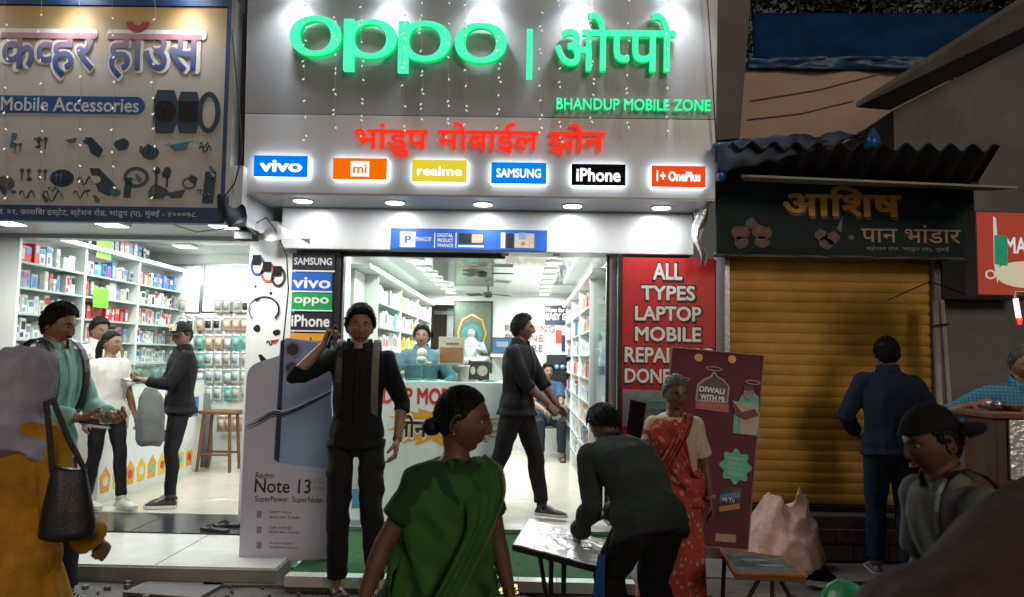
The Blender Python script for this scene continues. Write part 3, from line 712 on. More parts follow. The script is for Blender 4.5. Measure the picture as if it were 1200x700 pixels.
for n_, c_ in (('pk_white', (.66, .68, .66)), ('pk_cream', (.55, .48, .38)), ('pk_red', (.58, .03, .03)), ('pk_blue', (.03, .20, .5)), ('pk_black', (.02, .022, .025)), ('pk_green', (.22, .62, .06)), ('pk_teal', (.08, .50, .40)), ('pk_yellow', (.72, .52, .03)), ('pk_grey', (.28, .31, .31)), ('pk_peach', (.60, .33, .22))):
    M_(n_, c_, .38, var=.22, scale=26, bump=.12)
GL = glass('clear_glass'); GLC = glass('case_glass', (.72, .93, .86), .2)
E_WHITE = glow('led_white', (.93, .98, 1), 9); E_LED = glow('led_strip', (.93, 1, .97), 6); E_GREEN = glow('led_green', (.07, .98, .50), 1.12); E_GREENS = glow('led_green_side', (.0, .75, .12), 1.0); E_RED = glow('led_red', (1, .035, .012), 1.05)
E_SIGNW = glow('sign_white_light', (1, .99, .97), 1.25); E_HALO = glow('box_side_light', (.80, .92, 1), 7.0); E_BULB = glow('fairy_bulb', (1, .93, .85), .8); E_LED_OFF = None

# ================================================================ SETTING
def struct(o): o['kind'] = 'structure'; return o
FL = .13           # shop floor height
# street: one big sheet with gentle unevenness
m = MB()
def gf(u, v):
    x = -60 + 120 * u; y = -30 + 110 * v; return (x, y, 0)
m.grid(gf, 40, 40); struct(m.build('street', MATS['street']))
m = MB()
def gf(u, v):
    x = -5.5 + 11 * u; y = .6 + 5.3 * v; e = min(1, u * 12, (1 - u) * 12, v * 12)
    return (x, y, .006 + e * (.016 * (.5 + noise.noise(V((x * 1.6, y * 1.6, 0)))) + .007 * (.5 + noise.noise(V((x * 7, y * 7, 0))))))
m.grid(gf, 190, 90); struct(m.build('pavement', MATS['street'], None, True))
# left shop apron and floor
XL0, XP0, XP1 = -7.2, WX(287, 6.3), WX(394, 6.3)       # far left, pillar left, pillar right
YB = 9.8
st = struct(MB().box((XL0, 5.02, -.3), (XP1 - .02, 5.92, .115)).build('step', MATS['grout']))
def tiles(parent, x0, x1, y0, y1, nx, ny, z, mname, gap=.004, th=.02, stag=0):
    dx, dy = (x1 - x0) / nx, (y1 - y0) / ny; t = MB().cbox((-dx / 2 + gap, -dy / 2 + gap, -th), (dx / 2 - gap, dy / 2 - gap, 0), .002); me = t.mesh('tile', MATS[mname])
    for i in range(nx):
        for j in range(ny):
            o = bpy.data.objects.new('tile', me); COL.objects.link(o); o.parent = parent; o.location = (x0 + dx * (i + .5), y0 + dy * (j + .5), z + random.uniform(-.0012, .0012))
tiles(st, XL0 + .1, XP1 - .03, 5.03, 5.90, 7, 1, .128, 'tile_white', th=.02)
gs = struct(MB().box((XL0, 5.90, -.3), (XP1 - .02, 6.62, .12)).build('threshold', MATS['grout']))
tiles(gs, XL0, XP1 - .03, 5.925, 6.60, 4, 1, .134, 'granite_dark', .002)
f1 = struct(MB().box((XL0, 6.62, -.3), (-2.30, YB, .118)).build('floor', MATS['grout'])); tiles(f1, XL0 + .4, -2.32, 6.62, YB, 8, 5, .134, 'tile_cream', .0015)
# left shop walls, ceiling, back wall with two door panels
XLW = -4.62
struct(MB().box((XLW - .4, 6.5, 0), (XLW - .30, YB + .2, 2.9)).build('wall', MATS['wall_white']))
bw = struct(MB().box((XLW - .4, YB, 0), (-2.3, YB + .15, 2.9)).build('wall', MATS['wall_white']))
struct(MB().box((XLW - .4, 6.62, 2.76), (-2.3, YB, 2.9)).build('ceiling', MATS['ceiling_gloss']))
sf = struct(MB().box((-7.2, 5.62, 2.495), (-2.12, 6.62, 2.60)).box((-7.2, 6.5, 2.46), (-2.3, 6.62, 2.90)).box((-7.2, 5.62, 2.60), (-2.12, 6.62, 2.9)).build('soffit', MATS['acp_light']))
pb = Pl((0, YB, 0))
for bx_ in ((180, 312, 236, 366), (240, 312, 300, 366), (180, 372, 232, 540)):
    dp = slab('panel', pb, bx_, .012, .03, MATS['panel_white'], bw)
    b = pb.bx(*bx_); q = MB()
    for r_ in ((b[0] - .02, b[1] - .02, b[2] + .02, b[1]), (b[0] - .02, b[3], b[2] + .02, b[3] + .02), (b[0] - .02, b[1], b[0], b[3]), (b[2], b[1], b[2] + .02, b[3])): pb.rect(q, r_, .0, .05)
    q.build('panel_frame', MATS['frame_alu'], bw)
# partition between the shops, right wall of the phone shop, its back wall with an opening
XO0, XO1, YO = -1.62, .78, 11.7; ZC = 2.475
struct(MB().box((-2.30, 6.72, 0), (-2.15, YB + .2, 2.9)).build('partition', MATS['wall_white']))
struct(MB().box((XO0 - .12, 6.72, 0), (XO0, YO + 2, 2.9)).build('wall', MATS['wall_white']))
struct(MB().box((XO1, 6.40, 0), (XO1 + .14, YO + .2, 2.9)).build('wall', MATS['wall_white']))
po = Pl((0, YO, 0)); ob_ = po.bx(488, 357, 531, 452)
q = MB(); po.rect(q, (XO0, FL - .1, ob_[0], ZC), 0, -.12); po.rect(q, (ob_[0], ob_[3], ob_[2], ZC), 0, -.12); po.rect(q, (ob_[0], FL - .1, ob_[2], ob_[1]), 0, -.12); po.rect(q, (ob_[2], FL - .1, XO1, ZC), 0, -.12)
bwo = struct(q.build('wall', MATS['wall_white']))
struct(MB().box((XO0, YO + 1.9, 0), (XO1, YO + 2, 2.9)).box((XO0, YO + .13, 2.48), (XO1, YO + 1.9, 2.6)).build('wall', MATS['dark_void']))
q = MB().box((-.95, YO + .9, FL), (-.90, YO + .95, 2.4)).box((-1.5, YO + .9, 2.2), (-.6, YO + .95, 2.26)).box((-1.28, YO + 1.0, FL), (-1.12, YO + 1.02, 2.3)); struct(q.build('partition_frame', MATS['frame_alu']))
struct(MB().box((XO0, 6.42, ZC), (XO1, YO + .01, ZC + .12)).build('ceiling', MATS['ceiling_gloss']))
f2 = struct(MB().box((-1.66, 6.20, -.3), (XO1, YO, .118)).build('floor', MATS['grout'])); tiles(f2, -1.62, XO1 - .002, 6.42, YO, 4, 9, .134, 'tile_cream', .0015)
th = struct(MB().cbox((WX(394, 6.3), 6.20, .10), (WX(724, 6.3), 6.42, .15), .006).build('threshold', MATS['metal_steel']))
# green carpet ramp in front of the phone shop with a mint edging strip
cx0, cx1 = WX(400, 6.2), WX(722, 6.0)
m = MB(); m.box((cx0, 4.92, -.2), (cx1, 6.20, .098)); rp = struct(m.build('step', MATS['concrete_dark']))
m = MB(); m.shell(lambda u, v: (cx0 + (cx1 - cx0) * u, 5.00 + 1.2 * v, .112 + .004 * noise.noise(V((u * 9, v * 5, 0)))), 60, 24, .008); m.build('carpet', MATS['carpet_green'], rp)
m = MB(); n_ = 9
for i in range(n_):
    a = cx0 + (cx1 - cx0) * i / n_; b = cx0 + (cx1 - cx0) * (i + 1) / n_
    MB().cbox((a + .001, 4.90, .05), (b - .001, 4.998, .118), .003).build('edging', MATS['trim_mint' if i % 2 else 'tile_white'], rp)
# pavement slabs near the standee
for (px, py, w, d, rz) in ((335, 676, .95, .42, 3), (205, 690, .5, .3, -8), (560, 700, .6, .3, 4), (880, 668, 1.1, .5, -4), (985, 672, .7, .45, 6)):
    g = G(px, py, .03); MB().obox((0, 0, 0), (w, d, .05), 0).build('paving_slab', MATS['stone_slab']).location = (g.x, g.y, .012); o = COL.objects[-1]; o.rotation_euler.z = R(rz); struct(o)
# right-hand shop block: wall, plinth, upper walls
YS = 6.12; ps = Pl((0, YS, 0))
xr0, xs0, xs1 = WX(840, YS), WX(853, YS), WX(1099, YS)
q = MB(); q.box((xs0 - .02, YS + .08, 0), (xs1 + .02, YS + .3, 2.6)); struct(q.build('wall', MATS['dark_void']))
q = MB(); q.cbox((xr0 - .1, YS - .12, -.05), (2.7 + .9, YS + .2, WZ(600, YS, 960)), .012); pl_ = struct(q.build('plinth', MATS['concrete_dark']))
for i in range(12):
    for j in range(2):
        w = .262; x = xr0 - .05 + i * w + (j * .13); MB().cbox((x + .006, YS - .135, .02 + j * .125), (x + w - .006, YS - .11, .125 + j * .125), .004).build('stone', MATS['brick_dark'], pl_)
struct(MB().box((xs1 + .02, 6.45, 0), (9, 6.6, 3.2)).build('wall', MATS['wall_grey']))

# ================================================================ THE BIG SIGN OVER THE PHONE SHOP
SY = 5.72
SP = Pl((0, SY, 2.70), (1, 0, 0), (0, -.060, 1))
a = SP.uv(285, 222); b_ = SP.uv(838, 237); U0, U1, VB = a[0], b_[0], (a[1] + b_[1]) / 2; VS = SP.uv(560, 137)[1]; VT = SP.uv(560, -30)[1]
sign = empty('shop_sign', (0, SY, 2.7), 'large grey phone shop sign with glowing green letters and six lit brand boxes', 'sign')
q = MB(); SP.rect(q, (U0, VS + .004, U1, VT), -.03, 0); q.build('upper_panel', MATS['acp_grey'], sign)
q = MB(); SP.rect(q, (U0 + .003, VB, U1 - .003, VS - .002), -.03, .004); q.build('lower_panel', MATS['acp_light'], sign)
q = MB(); SP.rect(q, (U0, VB, U0 + .02, VT), -.62, -.031); SP.rect(q, (U1 - .02, VB, U1, VT), -.62, -.031); SP.rect(q, (U0, VT, U1, VT + .03), -.62, 0); q.build('side_panel', MATS['acp_grey'], sign)
# soffit and fascia under it
zs = SP.P(0, VB)[2]
q = MB(); q.box((U0 + .004, SY + .003, zs - .012), (U1 - .004, 6.24, zs + .02)); q.build('soffit_panel', MATS['acp_light'], sign)
FP = Pl((0, 6.22, 0)); fb = FP.bx(330, 244, 813, 295)
q = MB(); q.cbox((fb[0], 6.22, fb[1]), (fb[2], 6.5, zs - .014), .006); fas = q.build('fascia', MATS['acp_white'], sign)
q = MB(); q.box((U0 + .006, SY + .02, fb[1] + .10), (U0 + .03, 6.22, zs - .014)); q.build('return_panel', MATS['acp_white'], sign)
q = MB(); q.grid(lambda u, v: (U0 + .03 + .42 * u, 5.86 + .34 * v, fb[1] + .16 + .10 * math.sin(u * 3.1) - .1 * u - .03 * v), 8, 4); q2 = MB().shell(lambda u, v: (U0 + .03 + .40 * u, 6.05 + .02 * v - .12 * math.sin(3 * u) , fb[1] + .05 + .16 * (1 - abs(u * 2 - .7)) * (v - .2)), 12, 4, .004); q2.build('bent_flap', MATS['acp_white'], sign)
# green latin letters
def letter(shape, px, nm='letter', th=.05, gap=.03):
    mb = MB(); b = SP.bx(*px); c = ((b[0] + b[2]) / 2, (b[1] + b[3]) / 2); w, h = (b[2] - b[0]) / 2, (b[3] - b[1]) / 2
    return mb, b, c, w, h
for (x0, y0, x1, y1) in ((343, 23, 403, 70), (534, 31, 594, 78)):
    mb, b, c, w, h = letter('o', (x0, y0, x1, y1)); SP.ring(mb, c, (w, h), (w - .080, h - .042), .03, .08, 56, 0, 1, 2.15); mb.build('letter', [E_GREEN, E_GREENS], sign)
for (x0, y0, x1, y1, yt) in ((406, 27, 467, 73, 86), (469, 29, 530, 76, 88)):
    mb, b, c, w, h = letter('p', (x0, y0, x1, y1)); SP.ring(mb, c, (w, h), (w - .080, h - .042), .03, .08, 56, 0, 1, 2.15)
    bb = SP.bx(x0, y0, x0 + 11, yt); SP.rect(mb, (bb[0] - .004, bb[1], bb[2], bb[3]), .028, .0815, 0); mb.build('letter', [E_GREEN, E_GREENS], sign)
b = SP.bx(617, 38, 624, 95); q = MB(); SP.rect(q, b, .03, .07); q.build('divider_bar', E_GREEN, sign)
T(SP, ['ओ', ('प', .60), 'पो'], (651, 20, 789, 86), 'lettering', E_GREEN, sign, .03, .04, off=.018, side=E_GREENS)
T(SP, 'BHANDUP MOBILE ZONE', (652, 118, 831, 131), 'lettering', E_GREEN, sign, .02, .03, off=.010, side=E_GREENS)
T(SP, ['भांडुप', ' ', 'मोबाईल', ' ', 'झोन'], (417, 146, 708, 186), 'lettering', E_RED, sign, .02, .035, off=.012, side=E_RED)
BR = [((300, 184, 363, 209), 'vivo', 'ink_blue', (.0, .22, .95), 'blue'), ((392, 187, 455, 212), 'mi', 'ink_orange', (1, .16, .0), 'orange'), ((484, 189, 548, 215), 'realme', 'ink_yellow', (.85, .66, .04), 'yellow'),
      ((576, 192, 640, 217), 'SAMSUNG', 'ink_blue', (.0, .25, .9), 'sky blue'), ((669, 194, 732, 219), 'iPhone', 'ink_black', (.004, .004, .005), 'black'), ((762, 196, 825, 221), 'OnePlus', 'ink_red', (.95, .07, .01), 'red')]
for px, wd_, _, ec, nm in BR:
    eb = glow('face_' + nm.replace(' ', '_'), ec, .95 if nm != 'black' else 1)
    b = SP.bx(*px); q = MB(); SP.rect(q, b, .004, .045, 0); fr = q.build('brand_box', E_HALO, sign)
    q = MB(); SP.rect(q, (b[0], b[1], b[2], b[3]), .0451, .049, 0); q.build('face', eb, fr)
    iw, ih = (b[2] - b[0]), (b[3] - b[1]); q = MB()
    if wd_ == 'mi':
        SP.rect(q, (b[0] + iw * .33, b[1] + ih * .15, b[2] - iw * .33, b[3] - ih * .15), .049, .052); q.build('logo_square', E_SIGNW, fr)
        q = MB(); put_text(q, SP, 'mi', (b[0] + iw * .38, b[1] + ih * .3, b[2] - iw * .38, b[3] - ih * .3), .0525, off=.03); q.build('lettering', eb, fr)
    elif wd_ == 'OnePlus':
        put_text(q, SP, '1+', (b[0] + iw * .10, b[1] + ih * .28, b[0] + iw * .26, b[3] - ih * .24), .0525, off=.04); put_text(q, SP, 'OnePlus', (b[0] + iw * .32, b[1] + ih * .30, b[2] - iw * .1, b[3] - ih * .28), .0525, off=.06); q.build('lettering', E_SIGNW, fr)
    elif wd_ == 'vivo':
        put_text(q, SP, 'vivo', (b[0] + iw * .13, b[1] + ih * .26, b[2] - iw * .12, b[3] - ih * .24), .0525, off=.05); q.build('lettering', E_SIGNW, fr)
    else:
        put_text(q, SP, wd_, (b[0] + iw * .10, b[1] + ih * (.3 if wd_ != 'iPhone' else .2), b[2] - iw * .10, b[3] - ih * (.3 if wd_ != 'iPhone' else .22)), .0525, off=.04); q.build('lettering', E_SIGNW, fr)
# floodlights along the top edge
for i, (px, py) in enumerate(((232 + 1, 8), (345, 8), (457, 9), (568, 9), (679, 10), (790, 11))):
    if i == 0: continue
    p = SP.P(*SP.uv(px, py - 16), 0); y0 = p.y
    fl_ = empty('flood_light', (p.x, y0, p.z + .05), 'round LED floodlight over the sign above the %s' % ('first green letter', 'second and third green letters', 'last green letter', 'start of the green Hindi word', 'end of the green Hindi word')[i - 1], 'floodlight', 'floodlights along the top of the sign')
    q = MB(); q.tube([(p.x, y0 + .02, p.z + .16), (p.x, y0 - .10, p.z + .16), (p.x, y0 - .17, p.z + .08)], .010, 6); q.build('arm', MATS['metal_dark'], fl_)
    q = MB(); ax = V((0, .30, -1)).normalized(); c = V((p.x, y0 - .19, p.z + .05)); q.lathe(c, [(.03, -.07), (.10, -.045), (.138, 0), (.138, .012)], 24, axis=-ax * -1); q.build('housing', MATS['metal_dark'], fl_, True)
    q = MB(); q.lathe(c + ax * .013, [(.130, 0), (.118, .026), (.06, .042)], 24, axis=ax); q.build('lens', E_WHITE, fl_, True)
    lamp('SPOT', c + ax * .06, 66, (.93, .97, 1), .08, target=SP.P(p.x, 0.7, 0), spot=125, blend=1, name='flood_beam', parent=fl_)
# downlights in the soffit
for i, px in enumerate((355, 463, 566, 671, 775)):
    p = G(px, 235 + i * 2, zs - .012); dl = empty('downlight', (p.x, p.y, p.z), 'round downlight in the soffit under the %s brand box' % ('blue first', 'orange second', 'gap right of the yellow', 'gap left of the black', 'red last')[i], 'downlight', 'downlights under the big sign')
    q = MB(); q.lathe((p.x, p.y, p.z - .008), [(.082, 0), (.088, .008)], 24); q.build('bezel', MATS['ink_white'], dl)
    q = MB(); q.lathe((p.x, p.y, p.z - .0115), [(.070, 0), (.072, .004)], 24); q.build('diffuser', E_WHITE, dl)
    lamp('AREA', (p.x, p.y, p.z - .02), 4.5, (.95, .98, 1), .13, target=(p.x, p.y + .06, 0), name='downlight_beam', parent=dl)
# blue finance banner on the fascia
bn = empty('banner', tuple(FP.P(*FP.uv(549, 282), .0)), 'narrow blue banner reading digital product finance over the shop door', 'banner')
FB = Pl((0, 6.216, 0)); slab('backing', FB, (458, 269, 641, 293), 0, .010, MATS['ink_blue'], bn)
slab('logo_square', FB, (469, 272, 487, 290), .010, .012, MATS['ink_white'], bn)
T(FB, 'P', (475, 277, 482, 285), 'lettering', MATS['ink_blue'], bn, .013, off=.04); T(FB, 'FINANCE BY', (488, 278, 506, 283), 'lettering', MATS['ink_white'], bn, .011)
for yy, s_ in ((275, 'DIGITAL'), (281, 'PRODUCT'), (287, 'FINANCE')): T(FB, s_, (513, yy - 1, 531, yy + 3), 'lettering', MATS['ink_white'], bn, .011, off=.02)
for i, xx in enumerate((509, 534)): slab('divider_bar', FB, (xx, 273, xx + 1, 291), .010, .012, MATS['ink_white'], bn)
slab('photo_print', FB, (538, 274, 567, 286), .010, .012, MATS['pk_black'], bn); slab('photo_print', FB, (553, 275, 566, 285), .012, .0135, MATS['pk_peach'], bn); slab('caption_line', FB, (537, 288, 567, 290), .010, .012, MATS['ink_white'], bn)
slab('photo_print', FB, (587, 273, 592, 291), .010, .012, MATS['ink_white'], bn); slab('photo_print', FB, (593, 274, 602, 291), .010, .012, MATS['pk_black'], bn); slab('photo_print', FB, (603, 274, 626, 291), .010, .012, MATS['pk_cream'], bn); slab('photo_print', FB, (608, 273, 616, 281), .012, .0135, MATS['phone_blue'], bn); FB.disc(q := MB(), FB.uv(613, 286), .018, .012, .0135); q.build('photo_print', MATS['skin_light'], bn)
# fairy light strings
def strand(label, pl, px, y0, y1, d, ys, group, sway=0, mb_r=.0075):
    pts = []; n = 10
    for i in range(n + 1):
        yy = y0 + (y1 - y0) * i / n; u, v = pl.uv(px + sway * math.sin(i * 1.1 + px), yy); pts.append(pl.P(u, v, d + .006 * math.sin(i * 2 + px)))
    r0 = empty('string_lights', tuple(pts[0]), label, 'string lights', group)
    MB().tube(pts, .0016, 5).build('wire', MATS['ink_grey'], r0)
    for yy in ys:
        t = (yy - y0) / (y1 - y0) * n; i = min(n - 1, int(t)); p = pts[i].lerp(pts[i + 1], t - i); rr = random.Random(px * yy)
        a = rr.uniform(0, 6.28); dd = V((math.cos(a), -.3, -.8)).normalized(); o = link('bulb', BULB, r0); o.location = p + dd * .014; o.rotation_euler = dd.to_track_quat('Z', 'Y').to_euler()
BULB = MB().lathe((0, 0, -.013), [(.003, 0), (.0052, .005), (.0052, .015), (.002, .021)], 8).mesh('bulb', E_BULB, True)
for i, px in enumerate((363, 398, 428, 476, 497, 527, 547, 585, 633, 656, 692, 733, 778)):
    rr = random.Random(i); ys = []; yy = rr.uniform(2, 16)
    while yy < 165: ys.append(yy); (ys.append(yy + 5) if rr.random() < .45 else None); yy += rr.uniform(15, 26)
    where = ('through the first green letter', 'between the first two green letters', 'over the second green letter', 'over the stem of the third letter', 'over the third green letter', 'between the last two green letters', 'left in the last green letter', 'at the right side of the last green letter', 'right of the green divider bar', 'at the left end of the Hindi word', 'over the second Hindi letter', 'over the middle of the Hindi word', 'over the right end of the Hindi word')[i]
    strand('string of small bulbs hanging ' + where, SP, px, -28, 168 - (i % 3) * 6, .13, ys, 'bulb strings over the grey sign', 1.2)
MB().tube([SP.P(*SP.uv(825, -20), .07), SP.P(*SP.uv(832, 90), .07), SP.P(*SP.uv(839, 200), .05), SP.P(*SP.uv(838, 235), -.05)], .005, 6).build('cable', MATS['rubber_black']); tag(COL.objects[-1], 'thin black cable running down the right end of the grey sign', 'cable')

# ================================================================ LEFT SHOP SIGN
LY = 5.58; LP = Pl((0, LY, 2.4), (1, 0, 0), (0, -.03, 1)); ls = empty('shop_sign', (-4, LY, 2.5), 'beige flex sign of the cover shop with blue Hindi lettering and printed gadgets', 'sign')
LPb = Pl((0, LY, 2.4), (1, 0, 0), (0, -.03, 1))
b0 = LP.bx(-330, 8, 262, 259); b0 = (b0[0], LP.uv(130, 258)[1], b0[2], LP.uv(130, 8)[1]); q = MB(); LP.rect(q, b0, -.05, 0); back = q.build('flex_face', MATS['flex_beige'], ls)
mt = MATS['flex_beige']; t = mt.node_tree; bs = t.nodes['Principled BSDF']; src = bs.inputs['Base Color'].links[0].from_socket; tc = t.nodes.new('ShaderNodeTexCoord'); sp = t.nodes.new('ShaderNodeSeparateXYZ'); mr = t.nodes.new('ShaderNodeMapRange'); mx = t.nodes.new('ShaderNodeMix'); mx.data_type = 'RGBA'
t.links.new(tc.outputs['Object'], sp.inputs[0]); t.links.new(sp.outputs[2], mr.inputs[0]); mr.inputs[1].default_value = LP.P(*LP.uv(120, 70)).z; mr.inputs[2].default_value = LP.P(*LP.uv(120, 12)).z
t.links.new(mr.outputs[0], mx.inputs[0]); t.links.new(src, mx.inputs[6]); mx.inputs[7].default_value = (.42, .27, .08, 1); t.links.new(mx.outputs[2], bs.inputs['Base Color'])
q = MB()
b = LP.bx(-330, 4, 268, 262); b = (b[0], LP.uv(130, 259)[1], b[2], LP.uv(130, 4)[1]); w_ = .04
LP.rect(q, (b[0], b[3] - .02, b[2], b[3] + .03), -.06, .015); LP.rect(q, (b[2] - .03, b[1], b[2], b[3] - .021), -.06, .012); LP.rect(q, (b[0], b[1] - .01, b[2], b[1] + .02), -.06, .014); q.build('frame', MATS['sign_blue'], ls)
q = MB(); LP.rect(q, (b[2] + .002, b[1] - .02, b[2] + .035, b[3] + .03), -.12, .02); q.build('edge_strip', MATS['frame_alu'], ls)
q = MB(); LP.rect(q, (b[0], .20, b[2] - .001, b[3] + .03), -.60, -.065); LP.rect(q, (b[0], b[1] - .008, b[2] - .001, .199), -.09, -.065); q.build('backing_box', MATS['wall_grey'], ls)
gm = M_('ink_pink_blue', (.02, .08, .30), .4); t = gm.node_tree; bs = t.nodes['Principled BSDF']; tc = t.nodes.new('ShaderNodeTexCoord'); sp = t.nodes.new('ShaderNodeSeparateXYZ'); mr = t.nodes.new('ShaderNodeMapRange'); cr = t.nodes.new('ShaderNodeValToRGB')
t.links.new(tc.outputs['Object'], sp.inputs[0]); t.links.new(sp.outputs[2], mr.inputs[0]); mr.inputs[1].default_value = LP.P(*LP.uv(120, 92)).z; mr.inputs[2].default_value = LP.P(*LP.uv(120, 40)).z; t.links.new(mr.outputs[0], cr.inputs[0]); t.links.new(cr.outputs[0], bs.inputs['Base Color'])
cr.color_ramp.elements[0].position = .1; cr.color_ramp.elements[0].color = (.008, .05, .24, 1); cr.color_ramp.elements[1].position = .95; cr.color_ramp.elements[1].color = (.50, .27, .33, 1); e = cr.color_ramp.elements.new(.6); e.color = (.16, .19, .38, 1)
seg = ['क', ('व', .62), 'हर', ' ', 'हाउस']
T(LP, seg, (-2, 38, 239, 93), 'lettering_outline', MATS['ink_white'], ls, .003, .004, off=.055)
T(LP, seg, (2, 41, 235, 91), 'lettering', gm, ls, .008, .004, off=.022)
q = MB(); c = LP.uv(162, 26); pts = [(c[0] + .085 * math.cos(R(a)), c[1] + .085 * math.sin(R(a))) for a in range(180, 361, 15)] + [(c[0] + .035 * math.cos(R(a)), c[1] + .03 * math.sin(R(a))) for a in range(360, 179, -15)]
LP.poly(q, pts, .003, .010); q.build('vowel_mark', M_('ink_brick', (.36, .06, .06), .5), ls)
q = MB(); b = LP.bx(-330, 113, 160, 133); b = (b[0], LP.uv(80, 133)[1], b[2], LP.uv(80, 113)[1]); n_ = 8; r_ = (b[3] - b[1]) / 2; LP.poly(q, [(b[0], b[1]), (b[2], b[1])] + [(b[2] + r_ * math.cos(R(a)), b[1] + r_ + r_ * math.sin(R(a))) for a in range(-80, 81, 20)] + [(b[2], b[3]), (b[0], b[3])], .002, .006); q.build('name_band', MATS['ink_blue'] if 0 else M_('band_blue', (.01, .07, .22), .45), ls)
T(LP, 'Mobile Accessories', (2, 115, 163, 131), 'lettering', M_('ink_pale', (.5, .53, .6), .5), ls, .007, off=.02)
q = MB(); b = LP.bx(-330, 242, 258, 258); b = (b[0], LP.uv(130, 257)[1], b[2], LP.uv(130, 242)[1]); LP.rect(q, b, .002, .006); q.build('address_band', M_('band_navy', (.022, .05, .12), .45), ls)
T(LP, ['शॉप नं. २१, काशिबा इस्टेट, स्टेशन रोड, भांडुप (प), मुंबई - ४०००७८.'], (-20, 245, 232, 255), 'lettering', MATS['ink_pale'], ls, .007, off=.01)
gd = (MATS['blue_dark'], M_('gadget_ash', (.10, .10, .105), .4), M_('gadget_navy', (.018, .05, .08), .35), M_('gadget_grey', (.06, .075, .085), .4), M_('gadget_teal', (.05, .16, .22), .4))
def watch(px, py, w, h, k=0, pl=LP, par=ls, d=.004, band=None, face=None):
    c = pl.uv(px, py); s_ = .0062; q = MB(); pl.poly(q, [(c[0] - w * .32 * s_, c[1] + h * s_ * .5), (c[0] + w * .32 * s_, c[1] + h * s_ * .5), (c[0] + w * .45 * s_, c[1] + h * .25 * s_), (c[0] + w * .45 * s_, c[1] - h * .25 * s_), (c[0] + w * .32 * s_, c[1] - h * .5 * s_), (c[0] - w * .32 * s_, c[1] - h * .5 * s_), (c[0] - w * .45 * s_, c[1] - h * .25 * s_), (c[0] - w * .45 * s_, c[1] + h * .25 * s_)], d, d + .004); q.build('printed_watch', band or gd[2], par)
    q = MB()
    if k: pl.disc(q, c, w * .42 * s_, d + .004, d + .007, 20)
    else: pl.rect(q, (c[0] - w * .38 * s_, c[1] - h * .22 * s_, c[0] + w * .38 * s_, c[1] + h * .26 * s_), d + .004, d + .007)
    q.build('printed_dial', face or MATS['black_gloss'], par)
watch(194, 131, 32, 52, 1); watch(221, 132, 30, 50)
q = MB(); LP.ring(q, LP.uv(245, 132), (.085, .155), (.050, .12), .004, .009); q.build('printed_band', gd[2], ls)
rr = random.Random(5)
def printed(pl, px, py, kind, s, m, par, nm='printed_gadget', d=.004):
    c = pl.uv(px, py); q = MB(); s_ = s * .0062
    if kind == 'phone': pl.poly(q, [(c[0] - s_ * .4, c[1] - s_), (c[0] + s_ * .3, c[1] - s_), (c[0] + s_ * .45, c[1] + s_), (c[0] - s_ * .25, c[1] + s_)], d, d + .003)
    elif kind == 'ring': pl.ring(q, c, (s_ * 1.1, s_ * .9), (s_ * .8, s_ * .62), d, d + .003, 28)
    elif kind == 'disc': pl.disc(q, c, s_ * 1.1, d, d + .003, 24, ry=s_ * .8); pl.ring(q, c, (s_ * .6, s_ * .4), (s_ * .45, s_ * .28), d + .003, d + .005)
    elif kind == 'gun': pl.poly(q, [(c[0] - s_, c[1] + s_), (c[0] - s_ * .3, c[1] + s_), (c[0] + s_ * .9, c[1] - s_ * .2), (c[0] + s_ * .5, c[1] - s_), (c[0] - s_ * .3, c[1] - s_ * .6)], d, d + .003)
    elif kind == 'wire':
        pts = [pl.P(c[0] + s_ * 1.8 * (k / 9 - .5), c[1] + s_ * .5 * math.sin(k * 1.1), d + .002) for k in range(10)]; q.tube(pts, .005, 5)
    elif kind == 'wedge': pl.poly(q, [(c[0] - s_, c[1] + s_ * .1), (c[0] + s_, c[1] + s_ * .5), (c[0] + s_ * .6, c[1] - s_ * .3), (c[0] - s_ * .4, c[1] - s_ * .4)], d, d + .003)
    elif kind == 'blob': pl.poly(q, [(c[0] + s_ * (.7 + .3 * rr.random()) * math.cos(a * .63), c[1] + s_ * (.5 + .4 * rr.random()) * math.sin(a * .63)) for a in range(10)], d, d + .003)
    elif kind == 'buds':
        pl.disc(q, (c[0] - s_ * .5, c[1] + s_ * .6), s_ * .35, d, d + .003); pl.disc(q, (c[0] + s_ * .5, c[1] + s_ * .6), s_ * .35, d, d + .003); pl.rect(q, (c[0] - s_ * .6, c[1] - s_ * .9, c[0] - s_ * .4, c[1] + s_ * .5), d, d + .003); pl.rect(q, (c[0] + s_ * .4, c[1] - s_ * .9, c[0] + s_ * .6, c[1] + s_ * .5), d + .001, d + .004)
    return q.build(nm, m, par)
for px, py, k_, s_, mi in ((16, 165, 'phone', 9, 4), (50, 168, 'buds', 8, 3), (84, 165, 'wedge', 7, 1), (111, 173, 'gun', 12, 0), (143, 170, 'blob', 10, 2), (176, 178, 'blob', 12, 2), (210, 172, 'wedge', 13, 4), (241, 175, 'wire', 8, 2), (6, 215, 'disc', 11, 1), (30, 205, 'buds', 8, 3), (50, 205, 'buds', 7, 3), (73, 209, 'disc', 13, 0),
                           (100, 212, 'wire', 10, 2), (121, 214, 'gun', 17, 2), (150, 220, 'phone', 12, 2), (160, 208, 'ring', 14, 3), (190, 208, 'buds', 13, 2), (185, 225, 'blob', 14, 3), (206, 228, 'wedge', 12, 3), (245, 220, 'phone', 19, 2), (32, 228, 'wire', 10, 2), (62, 230, 'wire', 14, 3), (95, 228, 'wire', 10, 3), (222, 215, 'ring', 8, 1)):
    printed(LP, px, py, k_, s_, gd[mi], ls)
rg_ = random.Random(21)
